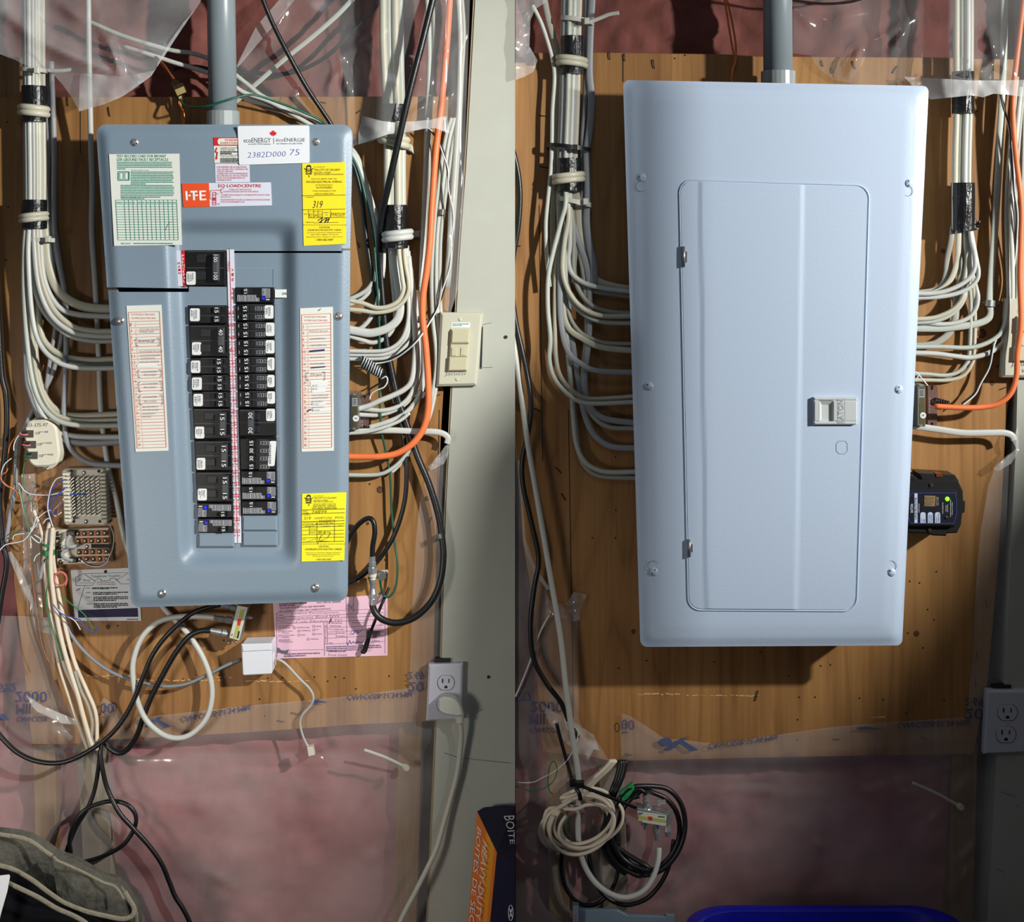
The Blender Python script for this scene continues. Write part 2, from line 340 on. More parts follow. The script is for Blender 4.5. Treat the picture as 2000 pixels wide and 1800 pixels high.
for x, y, r in ((988, 658, 3.4), (954, 1322, 3)): MB().disc(x, y, .011, .0135, r, 12).build('screw_head', 'slot_dark', dw)
mb = MB()
for a in ((942, 634, 960, 630), (937, 718, 962, 717), (936, 632, 943, 640), (903, 1480, 998, 1490), (868, 1470, 892, 1478), (930, 1392, 944, 1384)): mb.line(*a, 1, .0124)
mb.build('pencil_mark', 'ink_grey', dw); tag(bpy.data.objects['pencil_mark'], kind='stuff')
MB().flat([(941, 637), (943.5, 637), (941, 720), (936.5, 720)], .0123).build('cut_out', 'slot_dark', dw)
dr = struct('wall_right', MB().prism([(2012, -330), (2300, -330), (2300, 2250), (1895, 2250), (1928, 1800), (1945, 1500), (1962, 1340), (1978, 1000), (1985, 850), (1992, 540)], -.12, .012), 'drywall')
mb = MB()
for a in ((1952, 1545, 1985, 1556), (1985, 1570, 1992, 1576), (1946, 1695, 1962, 1704)): mb.line(*a, 1, .0124)
mb.build('scuff_mark', 'ink_grey', dr)['kind'] = 'stuff'
def blocker(name, pts, Y):      # unseen boards added right of the frame, cut to block lamp light
    struct(name, MB().slab([Vector((x, Y, z)) for x, z in pts], .018), 'stud_wood')
blocker('trim_9', [(.66, .95), (.955, .95), (.955, flz + .002), (.66, flz + .002)], -.6)
blocker('trim_10', [(.636, .95), (.636, .474), (.619, .468), (.588, .429), (.578, .38), (.5685, .282), (.559, .17), (.559, flz + .002), (.94, flz + .002), (.94, .95)], -.8125)
blocker('trim_11', [(1.6, .42), (1.30, .415), (1.283, .395), (1.26, .363), (1.243, .329), (1.216, .285), (1.187, .243), (1.1625, .17), (1.1625, flz + .002), (1.6, flz + .002)], -.65)
# ---------------------------------------------------------------- insulation
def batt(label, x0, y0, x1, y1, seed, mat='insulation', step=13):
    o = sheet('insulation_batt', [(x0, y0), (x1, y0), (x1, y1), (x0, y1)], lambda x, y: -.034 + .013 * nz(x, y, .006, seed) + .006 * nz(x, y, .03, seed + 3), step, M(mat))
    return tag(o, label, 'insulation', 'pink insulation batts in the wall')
batt('pink fibreglass batt behind the grey conduit, above the left plywood', -420, -320, 915, 215, 1., 'insulation_brown_dim')
batt('pink fibreglass batt behind plastic, below the left plywood', -420, 930, 779, 2240, 5.)
batt('brownish pink fibreglass batt behind the conduit, above the right plywood', 1007, -320, 2300, 140, 9., 'insulation_brown_dim')
batt('pink fibreglass batt behind plastic, above the blue bin', 1007, 820, 1862, 2240, 14.)
# ---------------------------------------------------------------- plywood boards
def board(label, pts, knots, holes, staples, scr, seams):
    b = MB().prism(pts, -.0155, 0, .001).build('plywood_board', 'plywood'); tag(b, label, 'plywood')
    for x, y, r in knots:
        n = 16; k = MB().flat([(x + r * (1.05 + .12 * math.sin(3 * i)) * math.cos(6.283 * i / n), y + r * 1.15 * math.sin(6.283 * i / n)) for i in range(n)], .0003).build('knot', 'knot_ring', b)
        MB().flat([(x + r * .82 * math.cos(6.283 * i / n), y + r * .9 * math.sin(6.283 * i / n)) for i in range(n)], .0006).build('knot_core', 'knot', k)
    for x, y in holes: MB().disc(x, y, -.001, .0004, 1.7, 8).build('nail_hole', 'dark_gap', b)
    for x, y, a, l in staples:
        c, s_ = math.cos(a), math.sin(a)
        MB().wire([(x - c * l / 2, y - s_ * l / 2, 0.), (x - c * l / 2, y - s_ * l / 2, .0016), (x + c * l / 2, y + s_ * l / 2, .0016), (x + c * l / 2, y + s_ * l / 2, 0.)], 1.9, n=5, sub=2).build('staple', 'ink_black', b)
    mb = MB()
    R = random.Random(len(pts))
    for x0, x1, y in scr:
        x = x0
        while x < x1:
            w = R.uniform(4, 16); mb.line(x, y + R.uniform(-1.5, 1.5), x + w, y + R.uniform(-1.5, 1.5), R.uniform(.8, 2.6), .0004); x += w + R.uniform(0, 6)
    if mb.v: mb.build('scratch', M('scratch', (206, 168, 112), .8), b)['kind'] = 'stuff'
    for a in seams: MB().line(*a, 1.6, .0004).build('seam', 'slot_dark', b)
    return b
PL = [(-260, 190), (906, 188), (898, 420), (886, 560), (868, 640), (866, 760), (862, 830), (860, 870), (852, 1060), (846, 1408), (800, 1411), (690, 1416), (500, 1430), (330, 1440), (205, 1445), (190, 1452), (62, 1455), (45, 1300), (20, 1080), (4, 960), (-20, 900), (-260, 900)]
board('orange brown plywood board behind the grey panel full of breakers', PL, [(742, 956, 6), (211, 1224, 4), (718, 1022, 3), (722, 945, 2)],
    [(523, 1324), (552, 1323), (614, 1322), (655, 1322), (672, 1324), (760, 1320), (507, 1365), (415, 1320), (428, 1318), (374, 1329), (358, 1326), (250, 1140), (437, 1250), (230, 1222), (696, 1117), (752, 1093), (640, 1330), (695, 1345), (517, 1398), (12, 508), (16, 404), (14, 238)],
    [(632, 200, .2, 9), (213, 218, 1.4, 16), (132, 198, 1.5, 15), (548, 1408, .2, 12), (645, 1212, -1.2, 10), (700, 218, -.6, 9), (854, 772, -.35, 10), (840, 1016, -1.1, 11), (700, 478, 1.2, 10), (575, 1393, .25, 12), (205, 1400, 0, 8), (70, 945, .6, 14), (75, 1012, .9, 12)],
    [(262, 440, 1328), (480, 600, 1330), (170, 260, 1320), (380, 450, 1322)], [(157, 215, 157, 300), (858, 800, 853, 1060)])
PR = [(1000, 128), (1042, 128), (1042, 103), (1160, 102), (1420, 106), (1480, 110), (1815, 112), (2000, 116), (1990, 400), (1984, 620), (1974, 770), (1968, 800), (1964, 850), (1950, 1100), (1930, 1330), (1902, 1473), (1700, 1476), (1500, 1480), (1235, 1486), (1188, 1486), (1140, 1475), (1060, 1470), (1050, 1340), (1045, 1200), (1022, 1060), (1006, 880), (1000, 860)]
board('orange brown plywood board behind the closed white panel', PR, [(1918, 651, 8), (1842, 490, 4), (1790, 1237, 5), (1237, 1233, 4), (1938, 748, 4)],
    [(1561, 1361), (1592, 1361), (1679, 1363), (1725, 1366), (1770, 1393), (1844, 1368), (1558, 1405), (1557, 1444), (1478, 1359), (1603, 1300), (1622, 1298), (1540, 1320), (1796, 1138), (1777, 1135), (1829, 1116), (1812, 1190), (1824, 1210), (1773, 1236), (1803, 1265), (1202, 892), (1203, 996), (1202, 1050), (1157, 1050), (1263, 1290), (1208, 1305), (1395, 1292), (1485, 1273), (1842, 1015), (1908, 217), (1338, 108), (1318, 114)],
    [(1191, 109, 1.5, 12), (1220, 112, 1.5, 12), (1277, 125, 1.4, 15), (1606, 124, 1.3, 10), (1625, 138, 1.4, 10), (1668, 127, 1.2, 14), (1748, 136, -1., 14), (1060, 226, .1, 12), (1062, 326, .2, 14), (1634, 1443, .1, 11), (1805, 1441, .4, 13), (1222, 1430, 0, 10), (1228, 1473, .2, 12), (1478, 1358, -1.3, 18), (1952, 713, -.35, 14), (1960, 758, -.4, 12), (1090, 918, .8, 14), (1100, 970, 1., 13), (1012, 480, .1, 8), (1050, 800, .5, 12), (1927, 1180, 1.4, 14), (1909, 1282, 1.5, 14), (1905, 1333, 1.5, 12)],
    [(1245, 1330, 1355), (1340, 1480, 1358), (1700, 1730, 1400)], [(1217, 106, 1217, 160), (1053, 400, 1060, 900), (1110, 800, 1120, 1400)])
MB().rect(1157, 788, 1172, 822, 0, .0006).build('wood_patch', 'stud_wood', bpy.data.objects['plywood_board.001'])
# ---------------------------------------------------------------- polythene sheets
def film(label, pts, dfun, step, mat, parts=(), prints=(), name='plastic_sheet'):
    pts = [({-20: -240, 2020: 2240}.get(x, x), {-20: -260, 1830: 2200}.get(y, y)) for x, y in pts]; f = sheet(name, pts, dfun, step, M(mat)); on = lambda x, y: dfun(x, y) + .0012; tag(f, label, 'plastic sheet')
    for pl, df, m in parts: sheet('folded_edge', pl, df, 6, M(m), f)
    mb = {}
    for st, x0, y0, x1, y1, d, rot, slope, mat_ in prints:
        d = on
        q = mb.setdefault(mat_, MB())
        if st == '#tri': q.flat([(x0, y1), (x0, (y0 + y1) / 2), ((x0 * 2 + x1) / 3, y0), (x1, y1)], d); q.flat([(x0, y0), ((x0 + x1) / 2, y0), (x0 + 3, (y0 + y1) / 2 - 1)], d)
        elif st == '#logo':
            n = 12; r = (x1 - x0) * .14
            q.flat([(x0 + r + r * 1.2 * math.cos(6.283 * i / n), y0 + r + r * .8 * math.sin(6.283 * i / n)) for i in range(n)], d)
            w = x1 - x0
            q.flat([(x0 + w * .12, y1 - 4), (x0 + w * .24, y1), (x0 + w * .72, y0 + 2), (x0 + w * .56, y0 + 2)], d)
            q.flat([(x0 + w * .42, y0 + 8), (x0 + w * .56, y0 + 6), (x1, y1 - 2), (x0 + w * .8, y1 + 1)], d)
        else: q.text(st, x0, y0, x1, y1, d, rot, 0, slope)
    for k, q in mb.items(): q.build('film_print', k, f)['kind'] = 'stuff'
    return f
fo = [(45, 60, 180, 140, 14, .012), (90, 80, 235, 150, 9, .012), (215, 70, 235, 150, 8, .012), (0, 20, 60, 60, 12, .01), (110, 5, 168, 40, 10, .01), (220, 70, 330, 110, 12, .009), (60, 0, 60, 120, 20, .008), (190, 40, 240, 150, 7, .01)]
film('hazy clear plastic hanging at top left over the white cable bundle', [(-20, -20), (398, -20), (392, 3), (378, 24), (362, 45), (358, 52), (345, 72), (322, 108), (306, 130), (296, 148), (280, 160), (258, 176), (240, 188), (205, 203), (155, 217), (140, 190), (122, 165), (104, 145), (90, 139), (60, 130), (45, 125), (30, 117), (0, 106), (-20, 98)],
    lambda x, y: .052 + .012 * nz(x, y, .005, 2., 2) + folds(x, y, fo), 7, 'film_hazy',
    [([(154, 218), (156, 145), (172, 143), (240, 150), (300, 138), (306, 132), (296, 148), (280, 160), (240, 188), (205, 203)], lambda x, y: .061 + .008 * nz(x, y, .02, 2.), 'film_hazy'), ([(384, 15), (392, 2), (362, 47), (345, 72), (322, 108), (306, 132), (308, 122), (330, 84), (357, 45)], lambda x, y: .06 + .004 * nz(x, y, .02, 2.), 'film_fold')])
fo2 = [(665, 115, 684, 192, 6, .014), (640, 170, 668, 130, 7, .01), (570, 205, 582, 172, 4, .01), (500, 98, 530, 70, 8, .01), (520, 90, 560, 10, 10, .01), (800, 130, 840, 170, 14, .012), (820, 150, 806, 190, 10, .014), (790, 235, 845, 195, 7, .014), (862, 215, 885, 170, 8, .012), (880, 100, 905, 60, 8, .01), (885, 300, 880, 440, 7, .012), (860, 480, 895, 330, 8, .008), (645, 120, 760, 60, 12, .006), (700, 60, 740, 180, 14, .006), (890, 420, 876, 560, 6, .012)]
film('clear wrinkled plastic over the upper right cables, left of the beige drywall', [(592, -20), (925, -20), (916, 60), (909, 250), (905, 420), (896, 560), (880, 612), (868, 604), (872, 500), (876, 400), (881, 300), (877, 262), (850, 251), (828, 252), (800, 258), (780, 260), (755, 263), (725, 276), (690, 284), (660, 256), (640, 222), (600, 236), (560, 225), (520, 214), (480, 200), (464, 185), (456, 150), (462, 130), (500, 82), (530, 48), (560, 15)],
    lambda x, y: .014 + .040 * sm((x - 690) / 60) * (1 - .6 * sm((x - 870) / 30)) + .005 * nz(x, y, .008, 4., 2) + folds(x, y, fo2), 6, 'film',
    [([(708, 226), (745, 236), (770, 239), (806, 237), (840, 234), (873, 226), (878, 260), (850, 250), (828, 251), (800, 257), (780, 260), (758, 262), (730, 272), (700, 282), (700, 260)], lambda x, y: .063 - .025 * (1 - sm((x - 690) / 50)) + .004 * nz(x, y, .03, 7.), 'film_fold'), ([(592, -20), (575, -20), (545, 0), (500, 52), (462, 128), (464, 132), (505, 84), (540, 44)], lambda x, y: .024, 'film_hazy')])
film('narrow strip of dusty plastic stapled down the left board edge beside the phone wires', [(42, 925), (68, 925), (75, 1000), (80, 1120), (84, 1205), (104, 1206), (104, 1240), (70, 1230), (58, 1190), (22, 1098), (14, 1080), (20, 1074), (46, 1112), (44, 1000)],
    lambda x, y: .004 + .003 * nz(x, y, .02, 8.) + .004 * math.exp(-((x - 60) / 7) ** 2), 6, 'film_hazy', [([(14, 1080), (22, 1076), (50, 1130), (76, 1196), (72, 1204), (40, 1140)], lambda x, y: .012, 'film_hazy')])
def lower(x, y, y0, seed, F): return .0055 - .012 * sm((y - y0) / 40) + .004 * nz(x, y, .01, seed) * sm((y - y0 + 30) / 60) + folds(x, y, F)
f3 = [(0, 1474, 200, 1478, 3, .006), (265, 1490, 480, 1486, 3, .007), (470, 1486, 640, 1485, 3, .008), (628, 1486, 652, 1481, 3, .009), (105, 1425, 130, 1460, 7, .01), (110, 1422, 160, 1450, 6, .01), (400, 1700, 470, 1740, 8, .006), (300, 1560, 420, 1580, 14, .004), (700, 1690, 780, 1640, 10, .005)]
film('clear plastic vapour barrier under the left plywood, printed in blue along its top', [(-20, 1200), (62, 1203), (104, 1206), (108, 1330), (128, 1372), (150, 1405), (172, 1436), (192, 1454), (204, 1452), (198, 1400), (197, 1370), (203, 1362), (225, 1378), (240, 1400), (300, 1398), (360, 1391), (500, 1376), (610, 1366), (700, 1357), (800, 1343), (804, 1200), (812, 1060), (820, 980), (832, 930), (846, 902), (872, 884), (868, 1000), (859, 1300), (850, 1420), (846, 1830), (-20, 1830)],
    lambda x, y: lower(x, y, 1436, 11., f3), 9, 'film_low',
    [([(52, 1358), (66, 1366), (85, 1379), (105, 1387), (150, 1406), (148, 1415), (120, 1412), (95, 1399), (72, 1389), (62, 1378)], lambda x, y: .015 + .003 * nz(x, y, .05, 3.), 'film_fold'), ([(860, 884), (876, 862), (878, 880), (868, 905), (842, 918), (836, 912)], lambda x, y: .02 + .006 * nz(x, y, .05, 3.), 'film_fold')],
    [('592', -4, 1335, 32, 1352, .009, 'flip', -.05, 'print_blue'), ('2000', 30, 1350, 92, 1371, .009, 'flip', 0, 'print_blue'), ('MIL', 33, 1374, 66, 1394, .009, 'flip', 0, 'print_blue'), ('CAN/CGSB', 33, 1399, 92, 1409, .009, 'flip', 0, 'print_blue'), ('#tri', 0, 1394, 18, 1406, .009, '', 0, 'print_blue'), ('00', 196, 1373, 222, 1392, .009, 'flip', 0, 'print_blue'), ('#logo', 275, 1398, 334, 1420, .009, '', 0, 'print_blue'), ('CAN/CGSB-51.34-M86', 352, 1400, 490, 1411, .009, 'flip', -.18, 'print_blue'), ('CAN/CGSB-51.34-M86', 678, 1357, 806, 1367, .009, 'flip', -.05, 'print_blue'), ('2 69', 797, 1312, 828, 1327, .009, 'flip', 0, 'print_blue'), ('20', 797, 1332, 828, 1350, .009, 'flip', 0, 'print_blue'), ('#tri', 610, 1366, 640, 1372, .009, '', 0, 'print_blue')])
film('small hazy flap of plastic beside the grey-white bundle, right half top left', [(1007, -20), (1075, -20), (1066, 5), (1045, 18), (1036, 40), (1034, 90), (1050, 118), (1042, 140), (1024, 150), (1007, 156)], lambda x, y: .03 + .008 * nz(x, y, .02, 21.), 6, 'film_hazy')
f5 = [(1658, 145, 1682, 92, 6, .014), (1740, 100, 1776, 50, 8, .012), (1700, 90, 1790, 30, 10, .007), (1900, 150, 1945, 120, 7, .016), (1945, 118, 1976, 146, 6, .014), (1930, 60, 1945, 115, 12, .012), (1620, 40, 1700, 20, 12, .006), (1560, 20, 1590, 60, 10, .006), (1905, 130, 1925, 155, 8, .012)]
film('clear shiny plastic above the white panel, draped over the taped right bundle', [(1549, -20), (2020, -20), (2020, 186), (1990, 188), (1960, 184), (1940, 183), (1920, 190), (1900, 186), (1860, 190), (1818, 194), (1780, 182), (1700, 172), (1630, 156), (1600, 136), (1582, 108), (1549, 104)],
    lambda x, y: .010 + .044 * sm((x - 1800) / 60) + .005 * nz(x, y, .008, 24., 2) + folds(x, y, f5), 6, 'film', [([(1766, 150), (1830, 153), (1895, 157), (1960, 157), (2020, 155), (2020, 187), (1990, 188), (1960, 184), (1940, 183), (1920, 190), (1895, 186), (1860, 190), (1818, 194), (1790, 176)], lambda x, y: .062 - .04 * (1 - sm((x - 1790) / 60)) + .004 * nz(x, y, .03, 7.), 'film_fold')])
f6 = [(1007, 1500, 1180, 1510, 3, .006), (1310, 1535, 1440, 1542, 3, .006), (1430, 1540, 1560, 1550, 3, .006), (1560, 1549, 1690, 1548, 3, .008), (1685, 1548, 1790, 1520, 4, .009), (1790, 1520, 1910, 1480, 4, .008), (1860, 1560, 1910, 1500, 5, .008), (1870, 1690, 1910, 1640, 5, .008), (1850, 1760, 1905, 1680, 5, .008), (1800, 1630, 1850, 1570, 6, .006), (1590, 1645, 1620, 1655, 6, .006), (1600, 1470, 1900, 1440, 8, .005), (1760, 1545, 1790, 1550, 8, .008)]
film('clear plastic vapour barrier under the right plywood, printed in blue along its top', [(1007, 860), (1012, 900), (1022, 1050), (1040, 1110), (1068, 1150), (1074, 1203), (1128, 1200), (1130, 1400), (1140, 1440), (1165, 1445), (1186, 1480), (1200, 1488), (1214, 1488), (1211, 1420), (1216, 1392), (1235, 1400), (1262, 1417), (1295, 1440), (1400, 1452), (1500, 1437), (1620, 1420), (1740, 1409), (1888, 1400), (1900, 1280), (1905, 1150), (1915, 1040), (1930, 950), (1946, 905), (1976, 882), (1976, 1000), (1960, 1340), (1944, 1500), (1926, 1830), (1007, 1830)],
    lambda x, y: lower(x, y, 1472, 31., f6), 9, 'film_low',
    [([(1058, 1375), (1085, 1392), (1110, 1402), (1160, 1435), (1172, 1466), (1160, 1462), (1145, 1492), (1134, 1474), (1100, 1445), (1072, 1410)], lambda x, y: .014 + .005 * nz(x, y, .05, 3.), 'film_fold'), ([(1012, 900), (1016, 898), (1026, 1050), (1045, 1105), (1075, 1150), (1068, 1152), (1040, 1112), (1022, 1060)], lambda x, y: .013, 'film_fold'), ([(1066, 1160), (1080, 1180), (1108, 1176), (1120, 1156), (1146, 1160), (1132, 1196), (1134, 1210), (1108, 1216), (1090, 1200), (1066, 1208)], lambda x, y: .012 + .01 * nz(x, y, .06, 5.), 'film_hazy'), ([(1985, 876), (1978, 862), (1988, 830), (1990, 880), (1975, 905), (1950, 920), (1940, 915)], lambda x, y: .02 + .006 * nz(x, y, .05, 3.), 'film_fold')],
    [('592', 1008, 1352, 1036, 1370, .009, 'flip', -.05, 'print_blue'), ('2000', 1036, 1370, 1100, 1391, .009, 'flip', 0, 'print_blue'), ('MIL', 1035, 1394, 1070, 1415, .009, 'flip', 0, 'print_blue'), ('CAN/CGSB', 1035, 1421, 1098, 1431, .009, 'flip', 0, 'print_blue'), ('00', 1214, 1404, 1239, 1423, .009, 'flip', .1, 'print_blue'), ('#logo', 1290, 1438, 1364, 1466, .009, '', 0, 'print_blue'), ('CAN/CGSB-51.34-M86', 1384, 1452, 1520, 1463, .009, 'flip', -.14, 'print_blue'), ('CAN/CGSB-51.34-M86', 1752, 1411, 1894, 1422, .009, 'flip', -.04, 'print_blue'), ('2 69', 1884, 1362, 1920, 1378, .009, 'flip', 0, 'print_blue'), ('20', 1884, 1384, 1920, 1404, .009, 'flip', 0, 'print_blue'), ('#tri', 1674, 1419, 1730, 1424, .009, '', 0, 'print_blue')])
# ---------------------------------------------------------------- left: open breaker panel
HL = .095                                     # front of the covers off the board
lp = empty('breaker_panel', P(440, 1180, 0), 'grey steel breaker panel with two columns of black breakers and yellow inspection stickers', 'electrical panel')
def side_x(pts, d, inset):                    # the box stands inset behind the cover
    q = [P(x, y, d) for x, y in pts]; cx = sum(v.x for v in q) / len(q); cz = sum(v.z for v in q) / len(q)
    return [Vector((v.x + (inset if v.x < cx else -inset), v.y, v.z + (inset if v.z < cz else -inset))) for v in q]
bm_ = MB().slab(side_x([(187, 243), (688, 243), (680, 1172), (256, 1185)], HL - .010, .013), HL - .011); bm_.f.pop(0); bm_.sm.pop(0); bm_.build('box', 'grey_enamel', lp)
OUT = [(187, 243), (689, 243), (679, 1173), (256, 1186)]
TR = [(316, 424), (583, 424), (586, 1112), (346, 1112)]
def lcover(x, y):
    e = inset_dist(x, y, OUT, 5.)
    d = HL - .005 * (1 - sm(e / 17)) - .0012 * (1 - sm((e - 14) / 8))
    t = inset_dist(x, y, TR, 9.)
    d -= .015 * sm(t / 37)
    return d
up = rounded([(187, 243), (689, 243), (684, 485), (667, 485), (667, 490), (366, 490), (366, 563), (232, 561), (209, 561)], [20, 20, 0, 0, 0, 0, 0, 0, 0])
lo = rounded([(211, 566), (229, 566), (230, 570), (369, 570), (369, 494), (670, 494), (670, 489), (684, 489), (679, 1173), (256, 1186)], [0, 0, 0, 0, 0, 0, 0, 0, 18, 18])
sheet('upper_cover', up, lcover, 5.5, M('grey_enamel'), lp, thick=.004)
sheet('lower_cover', lo, lambda x, y: lcover(x, y) - .0008, 5.5, M('grey_enamel'), lp, thick=.004)
def screw(x, y, r, d, parent, mat='chrome', a=.5, slot=False):
    s_ = MB().dome(x, y, d, r, r * .55 * px(d)).build('screw', mat, parent); m = MB(); h = d + r * .55 * px(d) * .92
    for k in ((0,) if slot else (0, 1)):
        q = a + k * math.pi / 2; c, s2 = math.cos(q) * r * .62, math.sin(q) * r * .62; m.line(x - c, y - s2, x + c, y + s2, r * .26, h)
    m.build('screw_slot', 'slot_dark', s_); return s_
for x, y, a in ((263, 278, .3), (617, 277, .1), (235, 626, .6), (661, 617, .8), (317, 1158, .4), (616, 1147, 1.2)): screw(x, y, 9, lcover(x, y) - .001, lp, a=a)
F0 = HL - .0158                               # floor of the tray
MB().prism([(362, 486), (442, 486), (443, 560), (362, 558)], F0 - .03, F0 + .0004).build('opening', 'dark_gap', lp)
MB().prism([(367, 596), (443, 596), (458, 1041), (388, 1041)], F0 - .03, F0 + .0004).build('opening', 'dark_gap', lp)
MB().prism([(459, 559), (535, 559), (542, 1007), (471, 1007)], F0 - .03, F0 + .0004).build('opening', 'dark_gap', lp)
def blank(x0, y0, x1, y1): MB().rect(x0, y0, x1, y1, F0 - .002, F0 + .005, .0022).build('blank_plate', 'grey_enamel', lp)
blank(387, 1041, 457, 1069); blank(473, 1007, 541, 1037); blank(473, 1038, 542, 1067)
m = MB().frame(459, 524, 534.5, 560, 1.2, F0 + .0009); m.build('knock_out', M('grey_line', (150, 166, 176), .4), lp)
def LX(y): return 368 + (y - 597) * 20 / 443.
def LR_(y): return 443 + (y - 597) * 13 / 443.
def RX(y): return 460 + (y - 560) * 12 / 445.
def RR_(y): return 534.5 + (y - 560) * 7 / 445.
B1 = F0 + .006                                # breaker face
def quad(xa, xb, y0, y1, d0, d1, bev=0.): return MB().prism([(xa(y0), y0), (xb(y0), y0), (xb(y1), y1), (xa(y1), y1)], d0, d1, bev)
def glue_label(b, x0, y0, x1, y1, seed, tilt=0., d=None):
    d = d or B1 + .0006
    l = MB().prism(rounded([(x0 + tilt, y0), (x1 + tilt, y0), (x1, y1), (x0, y1)], 3, 3), d - .0006, d + .0002).build('label', 'label_white', b)
    m = MB(); R = random.Random(seed)
    for i in range(int((x1 - x0 - 6) / 2.4)):
        x = x0 + 3 + i * 2.4; y = y0 + 3 + R.uniform(0, 3); ye = y1 - 3 - R.uniform(0, 7)
        while y < ye: w = R.uniform(1.4, 4); m.line(x, y, x, min(ye, y + w), 1. if i not in (0, int((x1 - x0 - 6) / 2.4) - 1) else 1.7, d + .0004); y += w + 1
    q = m.build('lettering', 'ink_grey', b); q['kind'] = 'stuff'
def two_numbers(side, num, ys, b, x, dz, h=10, w=7):
    m = MB()
    for y in ys: m.text(num, x - w / 2, y - h / 2, x + w / 2, y + h / 2, dz, 'cw' if side == 'L' else 'ccw')
    m.build('lettering', 'ink_white', b)['kind'] = 'stuff'
def onoff(b, x0, x1, ys, d, side):
    m = MB()
    for y in ys:
        m.frame(x0 - 1, y - 6.5, x1 + 1, y + 6.5, .7, d)
    m.build('relief_line', 'handle_grey', b)['kind'] = 'stuff'
    m = MB()
    for y in ys:
        x = x0 + 1
        for w in (1.2, 3.2, 3.2, 1.4, 2.6):
            if w < 2: m.line(x, y - 4, x, y + 4, 1, d)
            else: m.frame(x, y - 3.6, x + w, y + 3.6, .8, d)
            x += w + 1.4
    m.build('lettering', 'cable_grey', b)['kind'] = 'stuff'
def tandem(side, y0, y1, num, lab, seed):
    f, g = (LX, LR_) if side == 'L' else (RX, RR_)
    b = quad(f, g, y0 + .6, y1 - .6, F0 - .01, B1, .0008).build('breaker', 'breaker_black', lp); ym = (y0 + y1) / 2
    ys = ((y0 + ym) / 2, (ym + y1) / 2); xc = f(ym)
    for y in ys:
        x0 = xc + (48 if side == 'L' else 11)
        MB().rect(xc + (33 if side == 'L' else 26), y - 5, xc + (46 if side == 'L' else 36), y + 5, B1 - .001, B1 + .0003).build('slot', 'dark_gap', b)
        MB().rect(x0, y - 6, x0 + 12, y + 6, B1 - .001, B1 + .0052, .001).build('toggle', 'breaker_dark', b)
        m = MB(); m.line(xc + 20, y - 7, g(y) - 4, y - 7, .9, B1 + .0004); m.build('relief_line', 'handle_grey', b)
    two_numbers(side, num, ys, b, xc + (54 if side == 'L' else 17), B1 + .0056)
    if side == 'R':
        onoff(b, xc + 37, xc + 53, ys, B1 + .0005, side); MB().line(xc + 4, ys[0] - 3, xc + 4, ys[0] + 3, 1.5, B1 + .0005).line(xc + 4, ys[1] - 3, xc + 4, ys[1] + 3, 1.5, B1 + .0005).build('tick_mark', 'label_grey', b)
    if lab: glue_label(b, *lab, seed)
    return b
def double(side, y0, y1, num, hx, hy0, hy1, lab, seed, name='breaker', f=None, g=None):
    f0, g0 = (LX, LR_) if side == 'L' else (RX, RR_); f = f or f0; g = g or g0
    b = quad(f, g, y0 + .6, y1 - .6, F0 - .01, B1, .0008).build(name, 'breaker_black', lp); ym = (y0 + y1) / 2
    m = MB(); m.line(f(ym) + 2, ym, g(ym) - 2, ym, 1.3, B1 + .0004); m.line(f(ym) + 2, y0 + 3, g(ym) - 3, y0 + 3, 1.3, B1 + .0004); m.build('relief_line', 'handle_grey', b)
    for q in (y0 + 8, ym + 6): MB().rect(f(ym) + 20, q, f(ym) + 40, q + (ym - y0) * .5, B1 - .0005, B1 + .0012, .0006).build('raised_pad', 'breaker_dark', b)
    MB().rect(hx, hy0, hx + 12, hy1, B1 - .001, B1 + .011, .0016).build('handle', 'handle_grey', b)
    for q in (hy0 + 1, hy1 - 16): MB().rect(hx + 3, q, hx + 11, q + 15, B1 + .01, B1 + .0114).build('handle_inlay', 'breaker_black', b)
    two_numbers(side, num, (hy0 + 8.5, hy1 - 8.5), b, hx + 7, B1 + .0118, 12 if len(num) < 3 else 14, 8)
    if lab: glue_label(b, *lab, seed)
    return b
